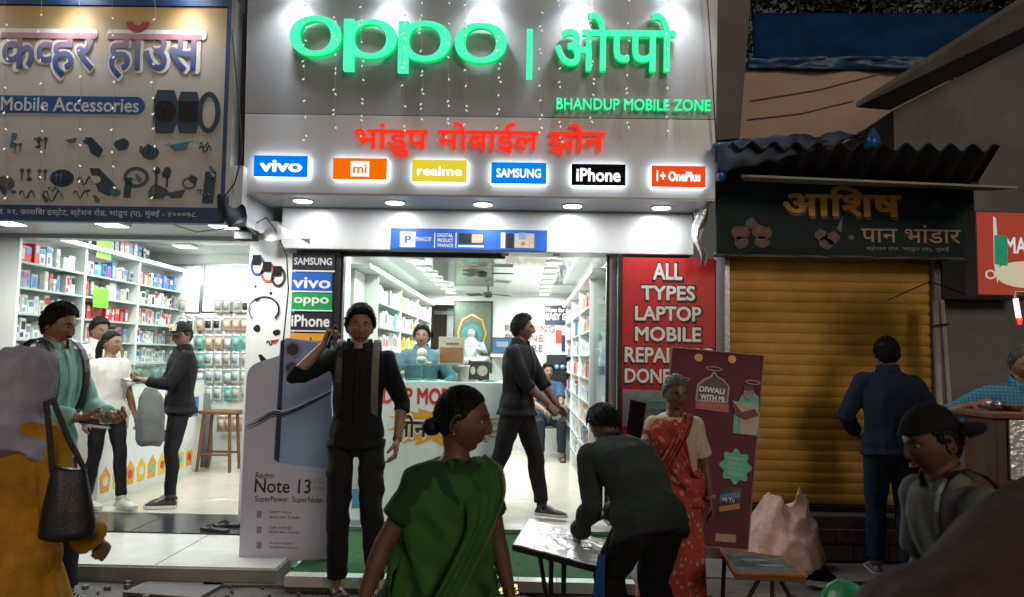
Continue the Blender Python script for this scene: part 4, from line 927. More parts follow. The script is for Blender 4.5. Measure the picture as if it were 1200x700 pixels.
for i in range(34):
    row = i % 3; px = 4 + rg_.uniform(0, 248); py = (170, 205, 228)[row] + rg_.uniform(-6, 6)
    printed(LP, px, py, rg_.choice(('phone', 'buds', 'wire', 'blob', 'gun', 'wedge', 'disc')), rg_.uniform(3, 6.5), rg_.choice([gd[1], gd[2], gd[3], gd[4], MATS['pk_cream']]), ls, d=.0045 + .0004 * i)
for i, px in enumerate((-40, 93, 223)):
    p = LP.P(*LP.uv(px, -4), 0); fl_ = empty('flood_light', tuple(p), ('round floodlight beyond the left end of the beige sign', 'bright floodlight over the left half of the beige Hindi sign', 'bright floodlight over the right end of the beige Hindi sign')[i], 'floodlight', 'floodlights on the beige sign')
    q = MB(); q.tube([(p.x, p.y + .04, p.z + .12), (p.x, p.y - .12, p.z + .12), (p.x, p.y - .17, p.z + .04)], .010, 6); q.build('arm', MATS['metal_dark'], fl_)
    ax = V((0, .30, -1)).normalized(); c = V((p.x, p.y - .17, p.z + .03)); q = MB(); q.lathe(c, [(.03, -.07), (.095, -.04), (.125, 0), (.125, .01)], 24, axis=ax); q.build('housing', MATS['metal_dark'], fl_, True)
    q = MB(); q.lathe(c + ax * .011, [(.115, 0), (.10, .02), (.05, .03)], 24, axis=ax); q.build('lens', E_WHITE, fl_, True)
    lamp('SPOT', c + ax * .06, 19, (1, .97, .93), .08, target=(p.x, LY, p.z - .9), spot=120, blend=1, name='flood_beam', parent=fl_)
for i, px in enumerate((17, 58, 103, 141, 188)):
    rr_ = random.Random(i + 40); ys = []; yy = rr_.uniform(-2, 8)
    while yy < 235 and len(ys) < 14: ys.append(yy); yy += rr_.uniform(17, 34)
    strand('bulb string hanging on the beige sign ' + ('at its left edge', 'over its first Hindi letters', 'over the r of the first word', 'left of the word gap mark', 'over the last Hindi word')[i], LP, px, -30, 240, .10, ys, 'bulb strings over the beige sign', 1.5)
# gap between the two signs: its shade painted as a near-black box, plus loose scraps and cables
q = MB().box((WX(268, 6.0) + .02, 5.95, 2.40), (U0 + .0, 6.1, 4.6)); tag(q.build('shading', MATS['dark_void']), 'near-black painted duct in the gap between the two shop signs', 'shading')
q = MB(); c0 = W(272, 246, 5.5); q.shell(lambda u, v: (c0.x - .12 + .22 * u, c0.y + .03 * math.sin(u * 7 + v * 3), c0.z - .10 + .2 * v * (1 - .5 * u) + .03 * math.sin(u * 9)), 12, 8, .003); tag(q.build('torn_sheet', MATS['tarp_pale'], None), 'crumpled torn plastic scrap hanging between the two signs', 'scrap')
for i, pts in enumerate((((262, 232), (275, 215), (284, 180), (280, 120), (272, 40), (276, -10)), ((288, 255), (300, 262), (312, 255), (322, 268), (336, 300), (338, 340), (332, 400)), ((200, 262), (230, 272), (262, 268), (284, 262), (300, 275)))):
    MB().tube([W(a, c, 5.52 if i != 1 else 5.95) for a, c in pts], .006, 6).build('cable', MATS['rubber_black'] if i != 2 else MATS['ink_grey']); tag(COL.objects[-1], ('black cable rising through the gap between the signs', 'thin cable dangling over the brand name column', 'loose grey cable sagging under the beige sign')[i], 'cable')

# ================================================================ SHOP LIGHTS
def ceil_light(x, y, z, r, label, cat, group, energy, square=False, col=(.95, 1, .98)):
    dl = empty('downlight', (x, y, z), label, cat, group)
    q = MB()
    if square: q.box((x - r, y - r, z - .02), (x + r, y + r, z)); q.build('bezel', MATS['ink_white'], dl); q = MB(); q.box((x - r * .86, y - r * .86, z - .024), (x + r * .86, y + r * .86, z - .0205)); q.build('diffuser', E_WHITE, dl)
    else: q.lathe((x, y, z - .018), [(r * .98, 0), (r * 1.05, .018)], 24); q.build('bezel', MATS['ink_white'], dl); q = MB(); q.lathe((x, y, z - .023), [(r * .86, 0), (r * .88, .0045)], 24); q.build('diffuser', E_WHITE, dl)
    if energy: lamp('AREA', (x, y, z - .035), energy, col, r * 1.6, target=(x, y, 0), name='downlight_beam', parent=dl)
for i in range(-1, 7):
    for sd, (xa, ya_) in enumerate(((108, 249), (596, 257))):
        yy = 7.65 + i * .62 if i >= 0 else 6.72; zc = ZC; x = (-1.10, .29)[sd]  # front pair, unseen behind the fascia, is added to brighten the counter face
        ceil_light(x, yy, zc, .085, 'white round ceiling downlight in the %s row, %s from the door' % (('left', 'right')[sd], ('second', 'third', 'fourth', 'fifth', 'sixth', 'seventh', 'eighth', 'first')[i]), 'ceiling light', 'downlights in two rows in the phone shop', 12.0)
for i, (px, py) in enumerate(((10, 268), (131, 269), (262, 271))):
    p = W(px, py, 5.86); ceil_light(p.x, 5.86, 2.494, .10, 'square soffit light ' + ('at the far left under the beige sign', 'above the shopping girl under the beige sign', 'near the pillar under the beige sign')[i], 'ceiling light', 'soffit lights in front of the cover shop', 14, True)
for i, (x, y) in enumerate(((-4.0, 7.6), (-2.9, 7.6), (-4.0, 8.9), (-2.9, 8.9), (-4.35, 7.0))):
    ceil_light(x, y, 2.755, .11, 'flat ceiling light inside the cover shop ' + ('above its counter', 'above the man in the cap', 'at the back above the clerk', 'before the hanging packets', 'near the shelf front')[i], 'ceiling light', 'ceiling lights in the cover shop', 18, True)
E_OBJ = MB().box((0, 0, 0), (0, 0, 0))
def led(a, b, label, r=.012, e=None, col=(.93, 1, .97), side=(0, 0, -1)):
    o = MB().tube([a, b], r, 6).build('led_strip', E_LED); tag(o, label, 'light strip')
    if e:
        c = (V(a) + V(b)) / 2; L = (V(b) - V(a)).length; l = lamp('AREA', c + V(side) * .03, e, col, .03, name='strip_glow', sy=L, parent=None)
        y = (V(b) - V(a)).normalized(); z = -V(side).normalized(); x = y.cross(z).normalized(); z = x.cross(y); l.matrix_world = Matrix.Translation(c + V(side) * .03) @ Matrix((x, y, z)).transposed().to_4x4(); l.parent = None

# ================================================================ PRODUCTS
PK = ['pk_white', 'pk_cream', 'pk_red', 'pk_blue', 'pk_black', 'pk_green', 'pk_teal', 'pk_yellow', 'pk_grey', 'pk_peach']
_bx = {}
def box_mesh(w, d, h, body, band, style):
    k = (round(w, 3), round(d, 3), round(h, 3), body, band, style)
    if k in _bx: return _bx[k]
    m = MB().cbox((-w / 2, 0, 0), (w / 2, d, h), .003)
    if style == 0: m.box((-w * .4, -.0015, h * .55), (w * .4, .001, h * .9), 1)
    elif style == 1: m.box((-w * .3, -.0015, h * .15), (w * .3, .001, h * .8), 1)
    elif style == 2: m.box((-w * .48, -.0015, h * .7), (w * .48, .001, h * .97), 1); m.box((-w * .25, -.0015, h * .15), (w * .2, .001, h * .5), 1)
    elif style == 3: m.box((-w * .42, -.0015, h * .08), (w * .1, .001, h * .3), 1); m.box((-w * .3, -.0015, h * .45), (w * .36, .001, h * .85), 1)
    _bx[k] = m.mesh('product_box', [MATS[body], MATS[band]]); return _bx[k]
CN = dict(pk_white='white', pk_cream='cream', pk_red='red', pk_blue='blue', pk_black='black', pk_green='lime green', pk_teal='teal', pk_yellow='yellow', pk_grey='grey', pk_peach='peach')
ORD = ['first', 'second', 'third', 'fourth', 'fifth', 'sixth', 'seventh', 'eighth', 'ninth', 'tenth', 'eleventh', 'twelfth', 'thirteenth', 'fourteenth', 'fifteenth', 'sixteenth', 'seventeenth', 'eighteenth', 'nineteenth', 'twentieth']
def shelf_wall(pl, s0, s1, z, depth, pal, sz, label, group, rnd, joined=None):
    """a row of boxes along a shelf; pl.n points into the room; joined collects the ones too small to keep apart"""
    ang = math.atan2(pl.ux.y, pl.ux.x); u = s0 + .015; body = rnd.choice(pal); k_ = 0; hmin, hmax, wmin, wmax = sz
    while u < s1 - .03:
        w = round(rnd.uniform(wmin, wmax) / .012) * .012
        if u + w > s1: break
        if rnd.random() < .35: body = rnd.choice(pal)
        if rnd.random() > .06:
            h = round(rnd.uniform(hmin, hmax) / .015) * .015; bd = rnd.choice([c for c in ('pk_red', 'pk_grey', 'pk_black', 'pk_grey', 'pk_white', 'pk_cream', 'pk_blue') if c != body]); st = rnd.randint(0, 3)
            p = pl.P(u + w / 2, z, depth - .02 - rnd.uniform(0, .03)); a = ang + rnd.uniform(-.06, .06); d = min(depth * .6, .12)
            if joined is not None:
                m = MB().box((-(w - .008) / 2, 0, 0), ((w - .008) / 2, d, h), PK.index(body)); m.add([(-w * .3, -.001, h * .3), (w * .3, -.001, h * .3), (w * .3, -.001, h * .8), (-w * .3, -.001, h * .8)], [(0, 1, 2, 3)], PK.index(bd))
                Rz = Matrix.Rotation(a, 3, 'Z'); b0 = len(joined.v); joined.v += [tuple(p + Rz @ V(q)) for q in m.v]; joined.f += [tuple(i + b0 for i in f) for f in m.f]; joined.m += m.m
            else:
                o = bpy.data.objects.new('product_box', box_mesh(w - .008, d, h, body, bd, st)); COL.objects.link(o); o.location = p; o.rotation_euler.z = a
                tag(o, '%s box %s' % (CN[body], label % ORD[min(k_, 19)]), 'box', group); k_ += 1
        u += w + rnd.uniform(0, .012)
rs = random.Random(11)
ordn = ('lowest', 'second lowest', 'third', 'fourth', 'fifth', 'sixth', 'seventh', 'eighth', 'top')
# left shop shelving on its left wall, three bays
PW = Pl((XLW, 0, 0), (0, 1, 0), (0, 0, 1))
sh = empty('wall_shelving', (XLW, 8.2, FL), 'tall white shelving full of boxed accessories on the left wall of the cover shop', 'shelving')
q = MB(); PW.rect(q, (6.5, FL, 9.78, 2.52), -.25, 0); q.build('back_panel', MATS['panel_white'], sh)
lv = [2.27 - .225 * i for i in range(8)]
for y in (6.55, 7.55, 8.62, 9.74):
    q = MB(); PW.rect(q, (y - .018, FL, y + .018, 2.52), 0.001, .24); q.build('upright', MATS['panel_white'], sh)
for j, z in enumerate(lv):
    for a_, b2 in ((6.568, 7.532), (7.568, 8.602), (8.638, 9.722)):
        q = MB(); PW.rect(q, (a_, z - .018, b2, z), 0.001, .235); q.build('shelf', GLC if 0 else MATS['acrylic'], sh)
q = MB(); PW.rect(q, (6.5, 2.521, 9.78, 2.56), 0, .27); q.build('cornice', MATS['panel_white'], sh)
bayp = [[['pk_red', 'pk_red', 'pk_white'], ['pk_white', 'pk_red', 'pk_grey'], ['pk_grey', 'pk_white', 'pk_white'], ['pk_white', 'pk_grey'], ['pk_white', 'pk_cream']],
        [['pk_blue', 'pk_grey', 'pk_cream', 'pk_white'], ['pk_white', 'pk_white', 'pk_cream', 'pk_grey'], ['pk_red', 'pk_red', 'pk_white'], ['pk_white', 'pk_grey'], ['pk_white', 'pk_grey']],
        [['pk_blue', 'pk_blue', 'pk_peach', 'pk_cream'], ['pk_grey', 'pk_white', 'pk_cream'], ['pk_white', 'pk_white', 'pk_cream'], ['pk_grey', 'pk_white'], ['pk_grey', 'pk_white']]]
jn = MB()
for bi, (a_, b2) in enumerate(((6.58, 7.52), (7.58, 8.59), (8.65, 9.71))):
    for j, z in enumerate(lv):
        bn_ = ('front', 'middle', 'rear')[bi]
        shelf_wall(PW, a_, b2, z, .22, bayp[bi][j] if j < 5 else ['pk_white', 'pk_grey'], (.12, .185, .055, .10), '%%s from the street end, %s shelf from top, %s bay' % (ORD[j], bn_), 'boxes on shelves of the cover shop', rs, None if j < 5 else jn)
o = jn.build('lower_stock', [MATS[c] for c in PK], sh); o['kind'] = 'stuff'
shelf_wall(PW, 7.6, 8.9, 2.56, .24, ['pk_black', 'pk_black', 'pk_grey'], (.13, .16, .08, .11), 'on top of the shelving, %s from the street end', 'dark boxes on top of the shelving', rs)
led((XLW + .285, 6.5, 2.535), (XLW + .285, 9.76, 2.535), 'bright white light strip along the top of the left wall shelving', .016, 14, side=(1, 0, -.3))
led((XLW + .26, 9.76, 2.50), (XLW + .26, 9.76, FL + .9), 'upright light strip at the rear end of the left wall shelving', .012)
# green price cards
for px, py, w in ((91, 349, 13), (95, 292, 13)):
    u, v = PW.uv(px, py); q = MB(); PW.rect(q, (u - .14, v - .10, u + .14, v + .10), .24, .245); tag(q.build('price_card', M_('ink_lime', (.16, .62, .03), .5)), 'bright lime green card ' + ('taped on the left wall shelving' if py > 300 else 'hanging above the left wall shelving'), 'card')
# hanging packets on the back wall of the left shop
PB = Pl((0, YB - .03, 0)); hk_me = MB().tube([(0, 0, 0), (0, -.10, 0), (0, -.10, .012)], .003, 5).mesh('peg', MATS['metal_steel'])
pm = []
for a_, b2 in (('pk_white', 'pk_black'), ('pk_cream', 'pk_grey'), ('pk_grey', 'pk_white'), ('pk_teal', 'pk_grey'), ('pk_peach', 'pk_cream'), ('pk_white', 'pk_cream'), ('pk_white', 'pk_grey')):
    m = MB(); m.shell(lambda u, v: (-.048 + .096 * u, -.075 - .014 * math.sin(u * 3.14) * math.sin(min(1, v * 1.4) * 3.14), -.19 * (1 - v)), 6, 6, .004, 0); m.box((-.036, -.092, -.15), (.036, -.089, -.06), 1); m.box((-.044, -.079, -.03), (.044, -.074, -.002), 2); pm.append(m.mesh('packet', [MATS[a_], MATS[b2], MATS['pk_white']], True))
pg = empty('peg_board', (-3.4, YB - .03, FL), 'white peg panel with rows of hanging packets on the back wall of the cover shop', 'display panel'); q = MB(); PB.rect(q, (WX(213, YB), .75, -2.35, 2.16), 0, .02); q.build('panel', MATS['panel_white'], pg)
rowz = [351, 372, 393, 413, 433, 453]; prow = [[1, 0, 5, 1], [0, 0, 0, 4], [3, 3, 4, 2], [6, 1, 3, 5], [6, 6, 2, 5], [5, 3, 6, 1]]
for j, py in enumerate(rowz):
    for i in range(14):
        px = 216 + i * 10.6
        if j in (0,) and i in (1, 2, 3): continue
        u, v = PB.uv(px, py); v += .01; k_ = rs.choice(prow[j])
        if j == 2: k_ = 3 if i in (6, 7, 8) else (4 if i in (9, 11) else k_)
        pr = bpy.data.objects.new('packet', pm[k_]); COL.objects.link(pr); pr.location = PB.P(u, v, 0); pr.rotation_euler = (0, rs.uniform(-.05, .05), rs.uniform(-.15, .15))
        tag(pr, '%s packet %s from the left in the %s hanging row of the back wall' % (('white', 'cream', 'grey', 'teal', 'peach', 'cream labelled', 'pale')[k_], ORD[i], ORD[j]), 'packet', 'packets hanging on the back wall')
        hp_ = bpy.data.objects.new('peg', hk_me); COL.objects.link(hp_); hp_.parent = pg; hp_.matrix_parent_inverse = pg.matrix_basis.inverted(); hp_.location = PB.P(u, v, .0)
for i in range(5):
    p = PB.P(*PB.uv(262 + i * 9, 486)); o = bpy.data.objects.new('packet', pm[4]); COL.objects.link(o); o.location = p; o.scale = (1.0, 1, 1.1); tag(o, 'peach packet low behind the wooden stool, %s from the left' % ORD[i], 'packet', 'peach packets behind the stool')
# cover shop counter: long glass-topped counter with printed panels
XC = -3.78; ct = empty('shop_counter', (-4.0, 7.9, FL), 'white counter of the cover shop with printed phone pictures on its side', 'counter')
q = MB(); q.cbox((XC - .20, 6.90, FL), (XC, 9.1, 1.18), .006); q.build('cabinet', MATS['panel_white'], ct)
q = MB(); q.cbox((-5.4, 6.90, FL), (XC - .202, 7.16, 1.18), .006); q.build('front_cabinet', MATS['panel_white'], ct)
q = MB(); q.cbox((XC - .22, 6.88, 1.181), (XC + .015, 9.12, 1.205), .004); q.build('counter_top', GLC, ct)
q = MB(); q.cbox((XC - .19, 7.3, 1.206), (XC - .02, 8.6, 1.34), .004); q.build('display_case', GLC, ct)
CF = Pl((0, 6.90, 0)); T(CF, 'MOBILE', (30, 456, 128, 480), 'lettering', MATS['ink_red'], ct, .003, off=.05); slab('printed_band', CF, (20, 452, 140, 454), .001, .004, MATS['ink_orange'], ct)
CS = Pl((XC, 0, 0), (0, 1, 0), (0, 0, 1))
def crect(y0, y1, z0, z1, m, d=.003, nm='printed_picture'): q = MB(); CS.rect(q, (y0, z0, y1, z1), .0005, d); return q.build(nm, MATS[m], ct)
for y0, w, h, m_ in ((7.05, .18, .30, 'phone_blue'), (7.28, .10, .24, 'pk_grey'), (7.55, .16, .34, 'pk_black'), (7.74, .14, .30, 'phone_lilac'), (8.0, .12, .26, 'pk_grey'), (8.2, .14, .24, 'pk_teal'), (8.5, .2, .2, 'pk_grey'), (8.8, .16, .22, 'pk_blue')):
    crect(y0, y0 + w, .88 - h / 2, .88 + h / 2, m_)
crect(7.65, 8.5, .56, .68, 'blue_dark'); T(CS, 'BOX', (205, 517, 228, 529), 'lettering', MATS['ink_white'], ct, .006, off=.05)
for i in range(9):
    y = 7.02 + i * .22; q = MB(); CS.poly(q, [(y - .07, .22), (y + .07, .22), (y + .09, .36), (y, .45), (y - .09, .36)], .0005, .003); q.build('printed_tag', MATS['ink_yellow' if i % 2 else 'ink_orange'], ct)
    q = MB(); CS.disc(q, (y, .32), .045, .003, .005, 14); q.build('printed_icon', MATS[('pk_white', 'pk_teal', 'pk_red')[i % 3]], ct)
for i, (x, y, m_, w, h) in enumerate(((XC - .2, 6.98, 'pk_yellow', .12, .05), (XC - .62, 7.02, 'pk_peach', .16, .07), (XC - .1, 7.18, 'pk_white', .10, .10), (XC - .95, 7.05, 'pk_cream', .2, .08))):
    o = link('product_box', box_mesh(w, .1, h, m_, 'pk_white', 1)); o.location = (x, y, 1.206 if x > XC - .22 else 1.182); tag(o, ('small yellow carton on the front corner of the counter', 'peach tray on the front counter', 'little white carton on the counter corner', 'cream tray at the left of the front counter')[i], 'box')
for i in range(9):
    o = link('phone', box_mesh(.16, .08, .012, 'pk_black' if i % 2 else 'pk_grey', 'pk_grey', 1)); o.location = (XC - .15, 7.36 + i * .13, 1.345); o.rotation_euler.z = R(90); tag(o, 'flat phone box %s from the street on top of the glass display case' % ORD[i], 'phone', 'phones laid on the display case')
# wooden stool
sx, sy_ = G(262, 549, FL).x, 9.05; sx = WX(262, 9.05); sl_ = empty('stool', (sx, sy_, FL), 'tall brown wooden stool in front of the hanging packets', 'stool')
MB().cbox((sx - .20, sy_ - .16, FL + .66), (sx + .20, sy_ + .16, FL + .70), .008).build('seat', MATS['wood_brown'], sl_)
for a_ in (-1, 1):
    for c in (-1, 1): MB().tube([(sx + a_ * .15, sy_ + c * .12, FL + .66), (sx + a_ * .19, sy_ + c * .15, FL)], .02, 4).build('leg', MATS['wood_brown'], sl_)
for c in (-1, 1): MB().tube([(sx - .175, sy_ + c * .14, FL + .2), (sx + .175, sy_ + c * .14, FL + .2)], .014, 4).build('rung', MATS['wood_brown'], sl_)
g = G(240, 545, FL); q = MB().cbox((WX(240, 9.3) - .06, 9.2, FL), (WX(240, 9.3) + .08, 9.5, 1.0), .05); q = MB(); q.loft([[(WX(238, 9.3) + w * math.cos(a), 9.35 + .12 * math.sin(a), FL + z) for a in [2 * math.pi * k / 14 for k in range(14)]] for z, w in ((0, .12), (.2, .15), (.6, .12), (.86, .05))]); tag(q.build('covered_bundle', MATS['plastic_grey'], None, True), 'dark grey covered bundle standing between counter and stool', 'bundle')
# slippers on the granite threshold
for i, (px, py, rz) in enumerate(((252, 622, 70), (268, 617, 100))):
    g = G(px, py, .136); sp_ = empty('slipper', tuple(g), ('black slipper lying on the dark threshold, the one further from the pillar', 'black slipper lying on the dark threshold, the one beside the pillar')[i], 'slipper', 'pair of black slippers', local=True, yaw=R(rz))
    m = MB(); pts = [(-.12, .026), (-.06, .034), (.02, .032), (.08, .042), (.12, .030)]; m.loft([[(-w, t, 0), (w, t, 0), (w, t, .018), (-w, t, .018)] for t, w in pts]); m.build('sole', MATS['rubber_black'], sp_)
    m = MB(); m.tube([(-.036, 0, .016), (-.02, .04, .045), (0, .075, .03), (.02, .04, .045), (.036, 0, .016)], .007, 6); m.build('strap', MATS['rubber_black'], sp_)

# ================================================================ PILLAR WITH BRAND BOARDS
PIY = 6.30; PI = Pl((0, PIY, 0)); pr = empty('pillar', ((XP0 + XP1) / 2, 6.5, 0), 'white pillar between the shops with gadget poster and stacked brand boards', 'pillar')
xm = WX(340, PIY)
MB().box((XP0, PIY + .002, -.02), (XP1 + .0, 6.72, 2.60)).build('column', MATS['wall_white'], pr)
slab('gadget_poster', PI, (291, 300, 338, 620), 0, .012, MATS['panel_white'], pr)
slab('board_backing', PI, (342, 294, 394, 612), 0, .015, MATS['metal_dark'], pr)
for nm, (x0, y0, x1, y1), fm, tm, tb in (('SAMSUNG', (344, 298, 393, 317), 'ink_black', 'ink_grey', (346, 303, 390, 311)), ('vivo', (343, 320, 390, 341), 'ink_blue', 'pk_blue', (345, 326, 388, 338)), ('oppo', (343, 344, 390, 363), 'ink_green', 'ink_white', (346, 349, 386, 359)), ('iPhone', (342, 367, 390, 387), 'ink_black', 'ink_white', (343, 370, 387, 383)), ('realme', (341, 391, 389, 412), 'ink_orange', 'ink_black', (344, 396, 386, 407))):
    bo = slab('brand_board', PI, (x0, y0, x1, y1), .015, .030, MATS[fm], pr)
    T(PI, nm, tb, 'lettering', MATS['ink_white'] if nm in ('vivo', 'oppo', 'iPhone') else (MATS['ink_pale'] if nm == 'SAMSUNG' else MATS['wood_dark']), bo, .031, off=.03)
    slab('edge_line', PI, (x0, y1 + .3, x1, y1 + 2), .015, .028, MATS['ink_white'], bo)
slab('brand_board', PI, (341, 415, 388, 600), .015, .030, MATS['panel_white'], pr)
wm = [M_('watch_blue', (.02, .07, .22), .3), M_('watch_red', (.45, .05, .03), .4), MATS['metal_dark']]
for (px, py), bm_ in zip(((303, 309), (315, 317), (327, 322)), wm):
    q = MB(); PI.ring(q, PI.uv(px, py + 3), (.062, .085), (.042, .062), .012, .02, 26); q.build('printed_watch', bm_, pr); q = MB(); c = PI.uv(px - 1, py - 4); PI.rect(q, (c[0] - .035, c[1] - .04, c[0] + .035, c[1] + .04), .02, .026); q.build('printed_dial', MATS['black_gloss'], pr)
q = MB(); c = PI.uv(310, 363); pts = [PI.P(c[0] + .125 * math.cos(R(a)), c[1] + .105 * math.sin(R(a)), .016) for a in range(-40, 240, 14)]; q.tube(pts, [.010 - .007 * abs(i / 19 - .0) for i in range(len(pts))][:len(pts)], 6); q.build('printed_neckband', MATS['black_gloss'], pr)
for px, py, k_, s_ in ((300, 336, 'blob', 2.4), (318, 344, 'blob', 2.6), (302, 352, 'wire', 4), (302, 385, 'blob', 6), (325, 390, 'blob', 6), (318, 402, 'wire', 6), (309, 422, 'gun', 7), (300, 436, 'blob', 5)): printed(PI, px, py, k_, s_, MATS['black_gloss'], pr, 'printed_gadget', .012)
printed(PI, 322, 400, 'wedge', 6, MATS['ink_red'], pr, 'printed_gadget', .013)
slab('blue_label', PI, (277 + 13, 585, 296, 620), .012, .02, MATS['pk_blue'], pr)

# ================================================================ SHOP FRONT GLAZING
sf_ = empty('glazed_frontage', (-.3, 6.35, FL), 'glazed shop front with black top rail and steel jambs', 'shop front')
GY = 6.36; PG = Pl((0, GY, 0))
slab('top_rail', PG, (396, 296, 592, 302), -.03, .03, MATS['metal_dark'], sf_); slab('head_bar', PG, (394, 289, 728, 296), -.04, .04, MATS['frame_alu'], sf_)
slab('glass_pane', PG, (397, 303, 592, 607), -.004, .004, GL, sf_)
slab('jamb', PG, (395, 297, 399, 609), -.04, .04, MATS['metal_dark'], sf_); slab('jamb', PG, (713, 297, 722, 609), -.05, .03, MATS['frame_alu'], sf_); slab('jamb', PG, (709.5, 297, 712.5, 609), -.05, .02, MATS['metal_dark'], sf_)
for px in (592, 652): b = PG.bx(px - 4, 296, px + 4, 301); q = MB(); PG.rect(q, b, -.03, .035); q.build('clamp', MATS['metal_steel'], sf_)
# open glass door, swung inwards
dr = empty('glass_door', (.735, 6.42, FL), 'open glass door with steel handle and posters stuck on it', 'door')
DP = Pl((.745, 6.42, FL), (-.16, 1, 0), (0, 0, 1)); DP = Pl((.72, 7.28, FL), (.06, -1, 0), (0, 0, 1)); 
DQ = Pl((.745, 6.43, FL), (-.10, 1, 0)); # door plane, u runs inwards; its normal looks to the right, so faces use negative offsets
q = MB(); DQ.rect(q, (0.0, 0.01, .86, 2.15), -.005, .005); q.build('glass_pane', GL, dr)
q = MB(); DQ.rect(q, (0, 2.151, .86, 2.20), -.015, .015); DQ.rect(q, (0, -.00, .86, .0095), -.015, .015); q.build('rail', MATS['metal_dark'], dr)
q = MB(); b = [DQ.P(.78, z, .05) for z in (.95, 1.45)]; q.tube([DQ.P(.78, .93, .0), b[0], b[1], DQ.P(.78, 1.47, .0)], .013, 8); q.tube([DQ.P(.78, .80, .05), DQ.P(.78, 1.60, .05)], .014, 8); q.build('handle', MATS['metal_steel'], dr, True)
for z, w in ((1.70, .30), (1.66, .26), (1.62, .3), (1.58, .22)): q = MB(); DQ.rect(q, (.1, z, .1 + w, z + .015), .006, .008); q.build('sticker_line', MATS['ink_red'], dr)
for z0, z1, m_ in ((1.05, 1.5, 'pk_blue'), (.78, 1.04, 'pk_peach'), (.55, .77, 'ink_orange')): q = MB(); DQ.rect(q, (.12, z0, .5, z1), .006, .009); q.build('poster', MATS[m_], dr)

# ================================================================ PHONE SHOP INTERIOR
# left wall shelving
PLw = Pl((XO0, 0, 0), (0, 1, 0)); PRw = Pl((XO1, 0, 0), (0, -1, 0)); lvB = [2.02 - .235 * i for i in range(8)]
for nm, pl, us, lab in (('left', PLw, 1, 'tall white shelving along the left wall of the phone shop'), ('right', PRw, -1, 'white shelving with hanging accessories along the right wall of the phone shop')):
    s2 = empty('wall_shelving', tuple(pl.P(us * 9, FL)), lab, 'shelving'); y0, y1 = 7.3, 11.5; dpt = .22 if nm == 'left' else .16
    for y in (7.3, 8.7, 10.1, 11.5): q = MB(); u = us * y; pl.rect(q, (min(u - .015, u + .015), FL, max(u - .015, u + .015), 2.27), 0.002, dpt); q.build('upright', MATS['panel_white'], s2)
    for z in lvB:
        for a_, b2 in ((7.316, 8.684), (8.716, 10.084), (10.116, 11.484)): q = MB(); pl.rect(q, (min(us * a_, us * b2), z - .015, max(us * a_, us * b2), z), .002, dpt - .005); q.build('shelf', MATS['acrylic'], s2)
    jn = MB()
    for bi, (a_, b2) in enumerate(((7.33, 8.67), (8.73, 10.07), (10.13, 11.47))):
        for j, z in enumerate(lvB):
            if nm == 'left': pal = ['pk_white', 'pk_grey', 'pk_teal', 'pk_white', 'pk_cream', 'pk_white'] if bi != 1 else ['pk_yellow', 'pk_yellow', 'pk_white']; hm = (.13, .19, .08, .14)
            else: pal = ['pk_white', 'pk_white', 'pk_grey', 'pk_cream', 'pk_white', 'pk_red', 'pk_peach', 'pk_white', 'pk_blue']; hm = (.10, .18, .05, .09)
            s0_, s1_ = sorted((us * a_, us * b2)); shelf_wall(pl, s0_, s1_, z, dpt, pal, hm, '', '', rs, jn)
    o = jn.build('stock', [MATS[c] for c in PK], s2); o['kind'] = 'stuff'
    q = MB(); u0, u1 = sorted((us * 6.75, us * 11.6)); pl.rect(q, (u0, 2.275, u1, 2.31), .0, dpt + .03); q.build('cornice', MATS['panel_white'], s2)
led((XO0 + .27, 6.9, 2.29), (XO0 + .27, 11.5, 2.29), 'long white light strip along the top of the left shelving in the phone shop', .012, 9, side=(1, 0, -.5))
led((XO1 - .20, 7.0, 2.29), (XO1 - .20, 11.5, 2.29), 'long white light strip along the top of the right shelving in the phone shop', .010, 7, side=(-1, 0, -.5))
q = MB(); px_ = Pl((XO0, 0, 0), (0, 1, 0)); tag(PLw.rect(q, (6.8, FL, 7.28, 2.27), 0.001, .10).build('display_cabinet', MATS['panel_white']), 'plain white cabinet end at the front left of the phone shop', 'cabinet')
# green bottle-like display on the left
gx = W(411, 335, 7.05); q = MB(); q.lathe((gx.x, 7.05, 1.98), [(.055, 0), (.06, .1), (.045, .18), (.012, .28), (.012, .33)], 14); tag(q.build('bottle', MATS['plastic_green'], None, True), 'green cone shaped bottle high at the front left of the phone shop', 'bottle')
q = MB(); q.cbox((XO0 + .101, 6.95, 1.94), (gx.x + .08, 7.15, 1.98), .004); tag(q.build('bracket_shelf', MATS['acrylic']), 'small bracket shelf under the green bottle', 'shelf')
